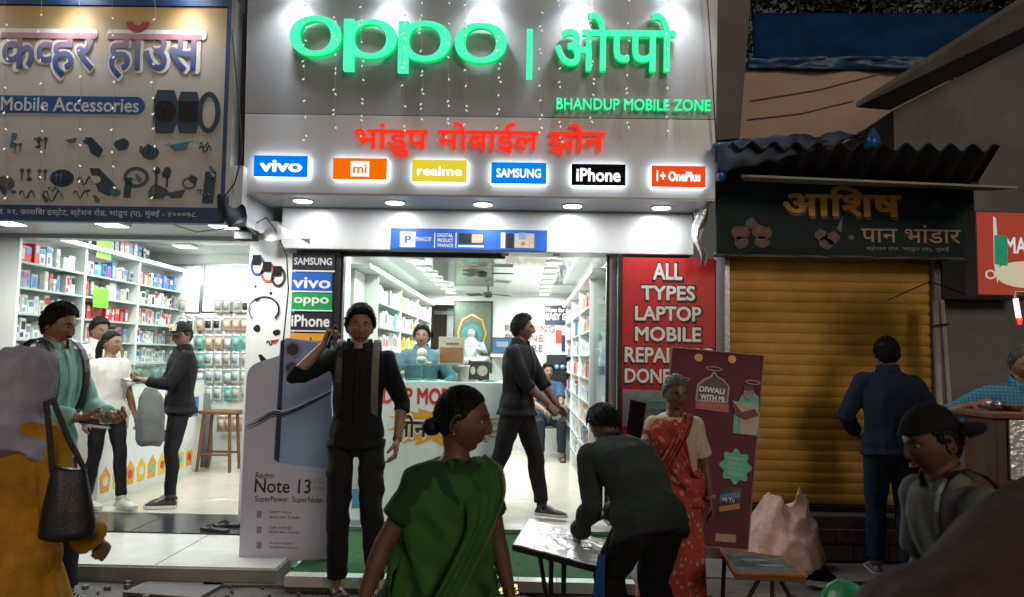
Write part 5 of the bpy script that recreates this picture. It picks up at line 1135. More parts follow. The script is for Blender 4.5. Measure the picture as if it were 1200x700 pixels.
# back wall: picture, lettering, poster
PO = Pl((0, YO - .002, 0))
pc = empty('wall_picture', tuple(PO.P(*PO.uv(553, 395))), 'tall framed devotional picture with gold arch and silver seated figure', 'picture')
slab('frame', PO, (531, 353, 577, 437), 0, .03, MATS['metal_dark'], pc); slab('picture_ground', PO, (533, 355, 575, 436), .03, .034, M_('pic_gold', (.30, .22, .08), .3, var=.7, scale=16, col2=(.06, .14, .12)), pc)
c = PO.uv(553, 400); q = MB(); PO.ring(q, (c[0], c[1] + .12), (.23, .30), (.20, .27), .034, .045, 8); q.build('arch', MATS['gold'], pc)
q = MB(); PO.disc(q, (c[0], c[1] + .10), .16, .034, .040, 24); q.build('halo', MATS['statue_teal'], pc)
def fig(cx, cy, cz, s, mname, nm='seated_figure', parent=None):
    m = MB(); m.ball((cx, cy, cz + .46 * s), (.075 * s, .08 * s, .095 * s), 12); m.loft([[(cx + w * s * math.cos(a), cy + d * s * math.sin(a), cz + z * s) for a in [2 * math.pi * k / 16 for k in range(16)]] for z, w, d in ((-.02, .16, .12), (.1, .17, .12), (.28, .19, .10), (.35, .11, .08), (.40, .05, .05))])
    m.tube([(cx - .1 * s, cy, cz + .02 * s), (cx - .30 * s, cy - .08 * s, cz + .0 * s), (cx - .02 * s, cy - .18 * s, cz - .03 * s)], [.09 * s, .085 * s, .05 * s], 10); m.tube([(cx + .1 * s, cy, cz + .02 * s), (cx + .30 * s, cy - .08 * s, cz + .0 * s), (cx + .02 * s, cy - .18 * s, cz - .03 * s)], [.09 * s, .085 * s, .05 * s], 10)
    m.tube([(cx - .17 * s, cy, cz + .30 * s), (cx - .25 * s, cy - .05 * s, cz + .14 * s), (cx - .17 * s, cy - .15 * s, cz + .05 * s)], [.06 * s, .05 * s, .035 * s], 8); m.tube([(cx + .17 * s, cy, cz + .30 * s), (cx + .25 * s, cy - .05 * s, cz + .14 * s), (cx + .12 * s, cy - .16 * s, cz + .20 * s)], [.06 * s, .05 * s, .035 * s], 8)
    me = remesh(m, .014 * s, 2); wrinkle(me, .006, (0, .3, 1), 20, .4); me.materials.append(MATS[mname]); me.polygons.foreach_set('use_smooth', [True] * len(me.polygons)); return link(nm, me, parent)
pf = PO.P(c[0], c[1] - .28, .1); fig(pf.x, pf.y, pf.z, .85, 'statue_silver', 'seated_figure', pc)
for s_, bx_ in (('REPAIRING', (592, 381, 650, 389)), ('PHONE', (592, 392, 637, 400)), ('CARE', (606, 404, 636, 412))):
    o = T(PO, s_, bx_, 'wall_lettering', M_('ink_brown', (.22, .10, .07), .5), None, .002, .012, off=.01); tag(o, 'brown wall letters spelling the word %s on the white back wall' % s_.lower(), 'lettering')
ep = empty('poster', tuple(PO.P(*PO.uv(655, 370))), 'black poster reading easy EMI on the back wall', 'poster'); slab('sheet', PO, (638, 358, 673, 381), 0, .01, MATS['ink_black'], ep); slab('blue_band', PO, (638, 376, 673, 381), .01, .012, MATS['blue_dark'], ep)
T(PO, 'EASY EMI', (640, 368, 670, 375), 'lettering', MATS['ink_white'], ep, .012, off=.05); T(PO, 'Now for', (640, 361, 662, 366), 'lettering', MATS['ink_white'], ep, .012, off=.03)
for bx_, m_ in (((651, 387, 658, 402), 'watch_red'), ((658, 393, 665, 412), 'blue_dark')): tag(slab('phone_picture', PO, bx_, 0, .015, MATS[m_]), 'red printed phone cut-out on the back wall' if m_ == 'watch_red' else 'dark blue printed phone cut-out on the back wall', 'cut-out')
q = MB(); b = PO.bx(640, 416, 668, 452); tag(PO.rect(q, b, .0, .25).build('display_cabinet', MATS['metal_dark']), 'dark display cabinet behind the seated man', 'cabinet')
for i in range(4): p = PO.P(*PO.uv(645 + i * 6.5, 430), .29); o = MB().ball((0, 0, 0), .035, 10).build('gadget', MATS['phone_blue'], None, True); o.location = p; tag(o, 'small blue gadget behind the seated man, %s from the left' % ORD[i], 'gadget', 'blue gadgets behind the seated man')
q = MB(); tag(q.cbox((WX(670, 11.3), 11.1, FL), (WX(684, 11.3), 11.5, 1.5), .01).build('side_cabinet', MATS['panel_white']), 'narrow white cabinet at the right end of the back wall', 'cabinet')
# shop desk with screen on the left back, laptop on a ledge
lp = W(591, 405, 11.3); lt = empty('laptop', (lp.x, 11.3, lp.z - .1), 'open laptop with a lit blue screen on the ledge at the back', 'laptop')
MB().cbox((lp.x - .19, 11.12, lp.z - .135), (lp.x + .19, 11.40, lp.z - .115), .005).build('keyboard_base', MATS['metal_steel'], lt); MB().cbox((lp.x - .19, 11.40, lp.z - .12), (lp.x + .19, 11.415, lp.z + .12), .005).build('lid', MATS['metal_dark'], lt); MB().box((lp.x - .175, 11.3965, lp.z - .105), (lp.x + .175, 11.3995, lp.z + .105)).build('screen', glow('screen_blue', (.12, .32, .62), .8), lt); MB().box((lp.x - .12, 11.394, lp.z - .02), (lp.x + .05, 11.3962, lp.z + .06)).build('window', glow('screen_white', (.6, .75, .8), .8), lt)
tag(MB().cbox((WX(575, 11.3), 11.08, lp.z - .17), (WX(628, 11.3), 11.69, lp.z - .137), .006).build('ledge', MATS['panel_white']), 'white ledge under the laptop on the back wall', 'shelf')
# counter of the phone shop
KY = 7.0; KC = Pl((0, KY, 0)); kb = KC.bx(398, 447, 589, 602); kc = empty('shop_counter', ((kb[0] + kb[2]) / 2, KY, FL), 'white counter with red and orange lettering inside the phone shop', 'counter')
kx0 = XO0 + .34; MB().cbox((kx0, KY, FL + .004), (kb[2], 7.5, kb[3]), .006).build('cabinet', M_('flex_white', (.76, .79, .79), .4, var=.05), kc)
q = MB(); z0 = kb[3]; gx1 = WX(538, 7.05)
MB().cbox((kx0, KY + .02, z0 + .135), (gx1, 7.42, z0 + .145), .002).build('case_top', GLC, kc); MB().box((kx0, KY + .025, z0), (gx1 - .005, KY + .031, z0 + .134)).build('case_front', GLC, kc); MB().box((gx1 - .008, KY + .032, z0), (gx1 - .002, 7.41, z0 + .134)).build('case_side', GLC, kc); MB().cbox((kx0, KY + .02, z0 + .146), (gx1, KY + .03, z0 + .152), .001).build('case_edge', MATS['ink_teal'], kc)
T(KC, 'BHANDUP MOBILE', (400, 455, 549, 473), 'lettering', MATS['ink_red'], kc, .003, off=.045)
def splash(c, w, h, seed):
    r_ = random.Random(seed); pts = []; n = 44
    for i in range(n): a = 2 * math.pi * i / n; k_ = (1 if i % 2 else .72) + r_.uniform(-.08, .12); ca, sa = math.cos(a), math.sin(a); pts.append((c[0] + w * k_ * math.copysign(abs(ca) ** .6, ca), c[1] + h * k_ * math.copysign(abs(sa) ** .8, sa)))
    return pts
q = MB(); KC.poly(q, splash(KC.uv(520, 500), .50, .165, 3), .001, .003); q.build('orange_splash', MATS['ink_orange'], kc)
T(KC, ['लोन'], (462, 485, 501, 514), 'lettering_outline', MATS['ink_white'], kc, .0035, off=.075); T(KC, ['लोन'], (463, 487, 500, 512), 'lettering', MATS['ink_black'], kc, .005, off=.035)
T(KC, 'Finance', (536, 534, 583, 546), 'lettering', MATS['ink_black'], kc, .003, off=.03); T(KC, 'सुविधा', (548, 549, 582, 560), 'lettering', MATS['ink_grey'], kc, .003)
slab('blue_band', KC, (388, 573, 448, 600), .001, .004, M_('band_sky', (.06, .25, .42), .5), kc); slab('red_label', KC, (579, 590, 586, 604), .001, .004, MATS['ink_red'], kc)
# things on the counter
p = W(494, 435, 7.15); z1 = z0 + .153
fg = MB().lathe((p.x, 7.15, z1), [(.05, 0), (.055, .03), (.045, .05), (.02, .06)], 16).ball((p.x, 7.15, z1 + .10), .05, 16).ball((p.x - .0, 7.11, z1 + .045), (.05, .03, .03), 12); tag(fg.build('camera_dome', MATS['ink_white'], None, True), 'round white camera on a stand on the glass case', 'camera')
p = W(530, 413, 7.2); tag(MB().cbox((p.x - .13, 7.2, z1), (p.x + .115, 7.22, z1 + .26), .004).build('notice_stand', MATS['pk_cream']), 'cream and brown notice stand on the right end of the glass case', 'notice'); nb_ = COL.objects[-1]; MB().box((p.x - .115, 7.196, z1 + .02), (p.x + .10, 7.1995, z1 + .16)).build('printed_block', M_('ink_cocoa', (.28, .13, .06), .5), nb_); MB().box((p.x - .06, 7.196, z1 + .19), (p.x + .06, 7.1995, z1 + .205)).build('printed_line', MATS['ink_brown'], nb_)
p = W(543, 437, 7.1); q = MB().lathe((p.x, 7.1, z0 + .002), [(.045, 0), (.055, .13), (.06, .135), (.06, .15)], 18); tag(q.build('cup', MATS['ink_white'], None, True), 'white plastic cup beside the glass case', 'cup')
p = W(561, 432, 7.3); tag(MB().cbox((p.x - .10, 7.3, z0 + .002), (p.x + .10, 7.33, z0 + .19), .004).build('plaque', MATS['metal_dark']), 'dark plaque with a round cream dial on the counter', 'plaque'); nb_ = COL.objects[-1]; q = MB(); Pl((0, 7.3, 0)).disc(q, (p.x + .035, z0 + .1), .05, .001, .005); q.build('dial', MATS['pk_cream'], nb_); MB().ball((p.x - .055, 7.295, z0 + .1), (.025, .01, .04), 8).build('emblem', MATS['ink_white'], nb_)
for i in range(5): o = link('phone', box_mesh(.14, .07, .012, ('pk_teal', 'pk_white')[i % 2], 'pk_black', 1)); o.location = (kx0 + .25 + i * .18, 7.15, z0 + .004); tag(o, 'boxed phone %s from the left inside the glass case' % ORD[i], 'phone', 'phones in the glass case')
tag(MB().ball((WX(503, 7.1), 7.1, z1 + .012), (.03, .02, .012), 10).build('sweet', MATS['ink_yellow'], None, True), 'small yellow sweet beside the white camera', 'sweet')
# ceiling fans
for i, (px, py, Y) in enumerate(((565, 320, 8.4), (572, 345, 10.6))):
    p = W(px, py, Y); fn_ = empty('ceiling_fan', (p.x, Y, ZC), ('dark ceiling fan nearer the door of the phone shop', 'dark ceiling fan further back in the phone shop')[i], 'ceiling fan', 'ceiling fans in the phone shop')
    zf = p.z + .0; MB().tube([(p.x, Y, ZC), (p.x, Y, zf + .04)], .012, 8).build('rod', MATS['metal_dark'], fn_); MB().lathe((p.x, Y, zf - .05), [(.03, 0), (.06, .02), (.065, .05), (.03, .07)], 20).build('motor', MATS['metal_dark'], fn_, True)
    for k_ in range(3):
        a = R(5 + 120 * k_ + i * 25); q = MB(); L_ = .24; q.obox((p.x + math.cos(a) * (.1 + L_ / 2), Y + math.sin(a) * (.1 + L_ / 2), zf), (L_, .11, .008), Matrix.Rotation(a, 3, 'Z') @ Matrix.Rotation(R(10), 3, 'X')); q.build('blade', MATS['metal_dark'], fn_)
# plastic chair under the seated man
chx = WX(642, 11.0); ch = empty('plastic_chair', (chx, 10.95, FL), 'grey plastic chair under the seated man', 'chair')
MB().cbox((chx - .22, 10.75, FL + .41), (chx + .22, 11.17, FL + .44), .012).build('seat', MATS['plastic_grey'], ch); MB().cbox((chx - .22, 11.16, FL + .45), (chx + .22, 11.19, FL + .85), .012).build('backrest', MATS['plastic_grey'], ch)
for a_ in (-1, 1):
    for y, y2 in ((10.78, 10.72), (11.15, 11.2)): MB().tube([(chx + a_ * .2, y, FL + .41), (chx + a_ * .25, y2, FL)], [.025, .018], 6).build('leg', MATS['plastic_grey'], ch)
    MB().tube([(chx + a_ * .23, 11.17, FL + .66), (chx + a_ * .24, 10.80, FL + .64), (chx + a_ * .24, 10.78, FL + .42)], .018, 6).build('armrest', MATS['plastic_grey'], ch)

# ================================================================ RED REPAIR BOARD
RP = Pl((0, 6.24, 0)); rb = empty('sign_board', (WX(782, 6.24), 6.24, .12), 'tall red board listing laptop and mobile repair in white capitals', 'sign')
slab('panel', RP, (728, 303, 837, 640), 0, .03, MATS['sign_red'], rb); slab('frame', RP, (723, 299, 728, 640), -.02, .035, MATS['metal_dark'], rb)
for s_, bx_ in (('ALL', (765, 310, 798, 328)), ('TYPES', (751, 336, 813, 352)), ('LAPTOP', (744, 360, 820, 376)), ('MOBILE', (744, 384, 820, 400)), ('REPAIRING', (732, 408, 834, 425)), ('DONE HERE', (732, 433, 834, 449))):
    T(RP, s_, (bx_[0] - 1, bx_[1] - 1, bx_[2] + 2, bx_[3] + 2), 'lettering_shadow', MATS['ink_black'], rb, .031, .001, off=.06); T(RP, s_, bx_, 'lettering', MATS['ink_white'], rb, .033, .003, off=.034)
slab('printed_screen', RP, (729, 457, 790, 500), .03, .032, MATS['pk_grey'], rb); q = MB(); b = RP.bx(732, 468, 752, 520); RP.poly(q, [(b[0], b[1]), (b[2] - .02, b[1]), (b[2] + .03, b[3] - .03), (b[0] + .04, b[3])], .032, .035); q.build('printed_phone', MATS['black_gloss'], rb)
for i, z in enumerate((469, 478, 487)): slab('printed_line', RP, (755, z, 783, z + 1.5), .032, .034, MATS['pk_teal'], rb)
q = MB(); RP.rect(q, RP.bx(838.5, 296, 853, 640), -.05, .03); tag(q.build('pilaster', MATS['acp_light']), 'grey metal strip between the red board and the yellow shutter', 'pilaster')
q = MB(); c0 = W(818, 270, 6.05); q.shell(lambda u, v: (c0.x - .05 + .12 * u * (1 - v * .7) + .05 * v + .02 * math.sin(v * 9), c0.y + .04 * math.sin(u * 6 + v * 5), c0.z + .22 - .50 * v), 8, 16, .003); tag(q.build('torn_sheet', MATS['foil']), 'shiny torn strip hanging at the right end of the fascia', 'scrap')

# ================================================================ YELLOW SHUTTER
sh_ = empty('roller_shutter', ((xs0 + xs1) / 2, YS, .3), 'closed ochre yellow roller shutter under the dark Hindi shop board', 'shutter')
zb, zt = WZ(598, YS, 960), WZ(296, YS, 960); ns = 24; hh = (zt - zb) / ns
prof = []
me = None; m = MB(); N_ = 7
pr_ = [(-.0, .0), (-.007, .10), (-.012, .35), (-.013, .55), (-.011, .78), (-.006, .93), (0, 1)]
rings = []
w2 = xs1 - xs0 - .05
vs = []
for x in (0, w2):
    for dy, t_ in pr_: vs.append((x, dy, t_ * hh))
    for dy, t_ in reversed(pr_): vs.append((x, dy + .006, t_ * hh))
n2 = len(pr_) * 2; m.add(vs, [(i, (i + 1) % n2, (i + 1) % n2 + n2, i + n2) for i in range(n2)]); sme = m.mesh('slat', MATS['shutter_ochre'])
for i in range(ns):
    o = bpy.data.objects.new('slat', sme); COL.objects.link(o); o.parent = sh_; o.matrix_parent_inverse = sh_.matrix_basis.inverted(); o.location = (xs0 + .02, YS + .04, zb + .04 + i * hh * .99)
MB().cbox((xs0 + .01, YS - .0, zb - .01), (xs1 - .02, YS + .05, zb + .035), .006).build('bottom_bar', MATS['metal_dark'], sh_)
MB().cbox((xs0 - .03, YS - .02, .2), (xs0 + .015, YS + .08, zt), .004).build('guide', MATS['frame_alu'], sh_); MB().cbox((xs1 - .025, YS - .02, .2), (xs1 + .03, YS + .08, zt), .004).build('guide', MATS['wall_grey'], sh_)
# Hindi shop board above it
AY = 5.93; AP = Pl((0, AY, 0)); ab = empty('shop_sign', (WX(990, AY), AY, 2.6), 'dark unlit board with gold Hindi shop name above the yellow shutter', 'sign')
slab('board', AP, (840, 214, 1142, 301), -.04, 0, MATS['sign_darkgreen'], ab); slab('frame', AP, (838, 300, 1144, 303), -.05, .012, MATS['metal_dark'], ab)
T(AP, ['आ', 'िश', 'ष'], (919, 221, 1056, 256), 'lettering_shadow', MATS['wood_dark'], ab, .001, .004, off=.055); T(AP, ['आ', 'िश', 'ष'], (918, 219, 1054, 253), 'lettering', MATS['ink_gold'], ab, .007, .006, off=.035)
T(AP, ['पान भांडार'], (1009, 264, 1125, 285), 'lettering', MATS['ink_tan'], ab, .003, .004, off=.012); T(AP, ['स्टेशन रोड, भांडुप (प), मुंबई'], (1015, 289, 1112, 295), 'lettering', MATS['ink_grey'], ab, .003, 0)
for px, py, s_ in ((868, 272, 14), (892, 272, 14), (868, 284, 11), (893, 284, 11), (880, 262, 9)): printed(AP, px, py, 'blob', s_, M_('print_rose', (.13, .065, .05), .6, var=.4, scale=30), ab, 'printed_leaf', .002)
for px, py, s_ in ((962, 276, 10), (975, 279, 11), (968, 285, 11)): printed(AP, px, py, 'blob', s_, MATS['print_rose'], ab, 'printed_leaf', .003)
q = MB(); c = AP.uv(980, 268); AP.poly(q, [(c[0], c[1]), (c[0] + .05, c[1] + .10), (c[0] + .035, c[1] - .03)], .003, .006); q.build('printed_cone', M_('print_sage', (.10, .15, .13), .6), ab); printed(AP, 1096, 240, 'blob', 7, M_('print_dim', (.04, .05, .045), .6), ab, 'printed_leaf', .002); printed(AP, 997, 279, 'blob', 5, MATS['print_rose'], ab, 'printed_leaf', .002)
# awning: corrugated sheet with a tarpaulin over its left end, pale plywood ledge below
aw = empty('awning', (WX(1000, 5.9), 5.9, 2.9), 'dark corrugated awning with pale ledge above the dark Hindi board', 'awning')
L0, L1 = W(852, 180, 5.35), W(1166, 176, 5.35)
def corr(u, v):
    x = WX(850, 5.9) + (WX(1160, 5.9) - WX(850, 5.9)) * u; yb, yf = 5.98, 5.42; zb_ = WZ(212, 5.98, 1000); zf = WZ(172 , 5.42, 1000)
    x2 = x + (0 if u < .97 else 0) ; return (x * (1 - .05 * v), yb + (yf - yb) * v, zb_ + (zf - zb_) * v + .028 * math.sin(x * 2 * math.pi / .165))
MB().shell(corr, 170, 8, .008).build('corrugated_sheet', MATS['roof_sheet'], aw, True)
q = MB(); p0, p1 = W(868, 208, 5.35), W(1192, 221, 5.25); q.add([W(868, 207, 5.62), W(1192, 221, 5.40), W(1160, 224, 5.92), W(872, 213, 5.92), W(868, 204.5, 5.62), W(1192, 218.5, 5.40), W(1160, 221.5, 5.92), W(872, 210.5, 5.92)], [(0, 3, 2, 1), (4, 5, 6, 7), (0, 1, 5, 4), (1, 2, 6, 5), (2, 3, 7, 6), (3, 0, 4, 7)]); q.build('ledge', MATS['ply_pale'], aw)
q = MB(); q.box((WX(850, 5.9), 5.975, WZ(216, 5.97, 1000)), (WX(1160, 5.9), 6.05, WZ(184, 5.97, 1000))); q.build('back_board', MATS['dark_void'], aw)
def tarpf(u, v):
    p = W(846 + 175 * u, 156 + 14 * (1 - u), 5.36); n = noise.noise(V((u * 6, v * 4, 1))); n2 = noise.noise(V((u * 14, v * 9, 4)))
    return (p.x, 5.34 + .40 * (v if v > .35 else .35) - .0 + .04 * n, p.z + .05 - (.22 * (.35 - v) / .35 * (1 - u * .75) if v < .35 else -.04 * (v - .35)) + .05 * n + .02 * n2)
o = MB().shell(tarpf, 50, 24, .004).build('tarpaulin', MATS['tarp_pale'], None, True); tag(o, 'greyish blue crumpled tarpaulin draped on the left end of the dark awning', 'tarpaulin')
def knot(px0, py0, px1, py1, Y, label, m_='plastic_blue'):
    a, b = W(px0, py1, Y), W(px1, py0, Y); cx, cz = (a.x + b.x) / 2, a.z; w, h = (b.x - a.x) / 2, b.z - a.z; rg = []
    for t_, k_ in ((0, .7), (.25, 1), (.5, .75), (.75, .45), (1, .12)): rg.append([(cx + w * k_ * math.cos(q_) * (1 + .25 * math.sin(3 * q_ + t_ * 5)) + .3 * w * t_, Y + w * k_ * math.sin(q_), cz + h * t_) for q_ in [2 * math.pi * i / 14 for i in range(14)]])
    o = MB().loft(rg).build('plastic_sheet', MATS[m_], None, True); tag(o, label, 'plastic sheet')
knot(1012, 150, 1030, 174, 5.4, 'bright blue plastic twist sticking up from the dark awning'); knot(839, 192, 850, 212, 5.5, 'bright blue plastic scrap at the left end of the awning')
# upper background: pink wall, blue tarpaulin roof, grey house with its rake
pw = MB().box((WX(868, 8.62), 8.62, 2.2), (WX(1120, 8.62), 8.9, WZ(70, 8.62, 960))); tag(pw.build('building_wall', MATS['wall_pink']), 'pinkish plain wall of the house behind the awnings', 'wall')
for i, (a, b) in enumerate((((880, 118), (1040, 84)), ((876, 140), (1000, 118)))):
    MB().tube([W(a[0], a[1], 8.6), W((a[0] + b[0]) / 2, (a[1] + b[1]) / 2 + 4, 8.6), W(b[0], b[1], 8.6)], .007, 5).build('cable', MATS['ink_brown']); tag(COL.objects[-1], ('upper thin cable across the pinkish wall', 'lower thin cable across the pinkish wall')[i], 'cable')
tag(MB().cbox((WX(965, 8.55), 8.55, WZ(172, 8.55)), (WX(1018, 8.55), 8.619, WZ(164, 8.55)), .01).build('wall_ledge', MATS['brick_dark']), 'small brown ledge low on the pinkish wall', 'ledge')
def tp(y0, y1, Yt, Yb, x0, x1, sag, seed):
    def f(u, v):
        a = W(x0 + (x1 - x0) * u, y0 + (y1 - y0) * v + sag * math.sin(u * 3.1) * v, Yt + (Yb - Yt) * v); n = noise.noise(V((u * 5, v * 2, seed))) * .07 + noise.noise(V((u * 16, v * 5, seed))) * .03
        return (a.x, a.y + n, a.z + n * .3)
    return f
o = MB().shell(tp(16, 68, 8.9, 8.55, 882, 1215, 3, 1), 70, 16, .006).build('tarpaulin', MATS['tarp_blue'], None, True); tag(o, 'large dark blue tarpaulin stretched over the roof behind', 'tarpaulin')
o = MB().shell(tp(66, 80, 8.54, 8.56, 876, 1130, 2, 5), 60, 5, .006).build('tarpaulin_edge', M_('tarp_blue2', (.015, .07, .17), .45, var=.3, scale=4, bump=.3), None, True); tag(o, 'paler blue hem of tarpaulin hanging along the top of the pinkish wall', 'tarpaulin')
hw = empty('house', (WX(1120, 6.6), 6.7, 0), 'grey rendered house with a sloping roof edge at the upper right', 'house')
q = MB(); hx0 = WX(1046, 6.62); A, B = W(1003, 126, 6.0), W(1215, -8, 6.0); sl_z = (B.z - A.z) / (B.x - A.x); xr1 = WX(1240, 6.62); zr0 = A.z + (hx0 - A.x) * sl_z - .003; A2, B2 = W(1047, 129, 6.62), W(1200, 51, 6.62); sl_b = (B2.z - A2.z) / (B2.x - A2.x); hx0 = A2.x; zr0 = A2.z; zr1 = A2.z + (xr1 + 3 - A2.x) * sl_b - 2.2
q.add([(hx0, 6.62, 2.2), (xr1 + 3, 6.62, 2.2), (xr1 + 3, 6.62, zr1 + 2.2), (hx0, 6.62, zr0), (hx0, 10, 2.2), (xr1 + 3, 10, 2.2), (xr1 + 3, 10, zr1 + 2.2), (hx0, 10, zr0)], [(0, 1, 2, 3), (4, 7, 6, 5), (0, 3, 7, 4), (3, 2, 6, 7), (1, 5, 6, 2), (0, 4, 5, 1)]); q.build('wall', MATS['wall_grey'], hw)
A, B = W(1003, 126, 6.0), W(1215, -8, 6.0); q = MB(); sl2 = (B - A).normalized(); C_ = A + sl2 * 8.0
D_ = V((C_.x, 6.64, A2.z + (C_.x - A2.x) * sl_b + .004)); A3 = A2 + V((-.02, .02, .004)); q.add([A, C_, D_, A3, A + V((0, 0, .04)), C_ + V((0, 0, .07)), D_ + V((0, 0, .07)), A3 + V((0, 0, .05))], [(0, 3, 2, 1), (4, 5, 6, 7), (0, 1, 5, 4), (1, 2, 6, 5), (2, 3, 7, 6), (3, 0, 4, 7)]); q.build('roof', MATS['soffit_grey'], hw)
# grey upper wall strip beside the sign
q = MB(); a = W(846, 0, 6.4); b = W(886, -30, 6.4); c = W(867, 162, 6.4); d = W(840, 166, 6.4)
q.add([(d.x - .1, 6.4, d.z), (c.x, 6.4, c.z), (b.x, 6.4, b.z + .4), (a.x - .1, 6.4, b.z + .4), (d.x - .1, 7.6, d.z), (c.x, 7.6, c.z), (b.x, 7.6, b.z + .4), (a.x - .1, 7.6, b.z + .4)], [(0, 1, 2, 3), (4, 7, 6, 5), (0, 4, 5, 1), (1, 5, 6, 2), (2, 6, 7, 3), (3, 7, 4, 0)]); tag(q.build('building_wall', MATS['wall_grey']), 'narrow grey upper wall right beside the lit phone shop sign', 'wall')
# night trees behind the roofs
def tree(x, y, h, r, label):
    t_ = empty('tree', (x, y, 0), label, 'tree', 'dark trees behind the roofs')
    q = MB(); q.tube([(x, y, 0), (x + .1, y, h * .4), (x - .1, y + .1, h * .8)], [.2, .15, .05], 8); rt_ = random.Random(int(x * 10))
    for k_ in range(6): a = rt_.uniform(0, 6.28); q.tube([(x, y, h * (.4 + .06 * k_)), (x + math.cos(a) * r * .6, y + math.sin(a) * r * .5, h * (.6 + .06 * k_))], [.07, .02], 6)
    q.build('trunk', MATS['wood_dark'], t_); q = MB()
    for k_ in range(7500):
        a = rt_.uniform(0, 6.28); ph = math.acos(rt_.uniform(-1, 1)); rad = r * rt_.uniform(.5, 1) ** .5; cl = noise.noise(V((math.cos(a) * 2, math.sin(a) * 2, ph * 2 + x)))
        if cl < -.12: continue
        rad *= .8 + .6 * cl; c = V((x + rad * math.sin(ph) * math.cos(a), y + rad * .8 * math.sin(ph) * math.sin(a), h * .85 + rad * .7 * math.cos(ph))); s_ = rt_.uniform(.07, .14); u = V((rt_.gauss(0, 1), rt_.gauss(0, 1), rt_.gauss(0, 1))).normalized(); w = u.orthogonal().normalized()
        q.add([c - u * s_, c + w * s_ * .45, c + u * s_, c - w * s_ * .45], [(0, 1, 2, 3)])
    q.build('crown', MATS['foliage_night'], t_)
for i, (x, y, h, r) in enumerate(((4.9, 13.5, 9.0, 2.4), (7.4, 14.5, 9.6, 2.6), (10.2, 14, 9.4, 2.5))): tree(x, y, h, r, 'dark leafy tree above the blue tarpaulin, ' + ('nearest the lit sign', 'in the middle of the row', 'behind the grey roof edge')[i])

# ================================================================ JUICE STALL ON THE RIGHT
for i, px in enumerate((1096, 1103)):
    q = MB(); q.tube([W(px, 352, 5.95), W(px + (9 if i else 5), 475, 5.9), W(px + (20 if i else 14), 640, 5.85)], [.022, .022, .022], 8); tag(q.build('pipe', M_('pipe_white', (.42, .39, .35), .6, var=.25, scale=8)), ('pale wall pipe nearest the shutter', 'pale wall pipe further from the shutter')[i], 'pipe', 'pair of pale pipes beside the shutter')
q = MB(); q.tube([W(1090, 384, 5.9), W(1101, 381, 5.87), W(1112, 380, 5.9)], .008, 6); tag(q.build('wire_tie', MATS['rubber_black']), 'dark wire tied round the two pale pipes', 'wire')
tag(slab('board', Pl((0, 6.3, 0)), (1100, 300, 1200, 352), 0, .05, MATS['dark_void']), 'near-black sheet painting the dark zone right of the shutter under the Hindi board', 'panel')  # flat near-black sheet painted in for the shade beside the shutter
MY = 4.75; MP = Pl((0, MY, 0), (1, .06, 0)); mb_ = empty('light_box_sign', tuple(MP.P(*MP.uv(1175, 297))), 'lit red and cream juice sign starting with the letters MA', 'sign')
b = MP.bx(1144, 248, 1200, 347); b = (b[0], b[1], b[0] + .62, b[3]); q = MB(); MP.rect(q, b, -.12, 0); q.build('case', MATS['metal_dark'], mb_)
q = MB(); MP.rect(q, (b[0] + .008, b[1] + .008, b[2] - .008, b[3] - .008), .0, .006); q.build('face', glow('face_redlit', (.50, .07, .045), .62), mb_)
q = MB(); u, v = MP.uv(1196, 322); MP.disc(q, (u + .02, v), .19, .006, .009, 30, ry=.085); q.build('cream_bowl', glow('face_cream', (.72, .62, .42), .75), mb_)
u, v = MP.uv(1158, 295); q = MB(); MP.poly(q, [MP.uv(1164, 276), MP.uv(1179, 278), MP.uv(1179, 312), MP.uv(1164, 310)], .010, .014); q.build('glass_print', glow('face_green', (.03, .30, .16), .7), mb_); q = MB(); MP.poly(q, [MP.uv(1163, 254), MP.uv(1166, 256), MP.uv(1170, 310), MP.uv(1168, 332), MP.uv(1164, 310)], .006, .010); q.build('straw_print', glow('face_pale', (.62, .70, .62), .7), mb_)
T(MP, 'MA', (1177, 279, 1201, 297), 'lettering', glow('face_white', (.8, .8, .76), .8), mb_, .012, off=.03); q = MB(); u, v = MP.uv(1160, 322); MP.ring(q, (u, v), (.035, .03), (.024, .02), .006, .009); q.build('cup_print', bpy.data.materials['face_cream'], mb_)
lamp('AREA', MP.P((b[0] + b[2]) / 2, (b[1] + b[3]) / 2, .03), 1.2, (1, .72, .55), .5, target=MP.P((b[0] + b[2]) / 2, (b[1] + b[3]) / 2, 1), name='sign_glow', sy=.4)
tl = empty('tube_lamp', tuple(W(1190, 352, 4.4)), 'white tube lamp with a red cap hanging over the juice seller', 'lamp'); p = W(1190, 350, 4.4)
MB().tube([p, p + V((.015, 0, -.11))], .014, 10).build('tube', glow('tube_white', (1, .93, .85), 1.4), tl); MB().tube([p + V((.016, 0, -.112)), p + V((.017, 0, -.15))], [.018, .012], 10).build('cap', MATS['ink_red'], tl); MB().tube([p + V((0, 0, .001)), p + V((0, 0, .03)), p + V((.2, .05, .04))], .010, 8).build('holder', MATS['metal_steel'], tl)
lamp('POINT', p + V((.0, -.06, -.06)), 3.0, (1, .85, .68), .04, name='tube_glow')
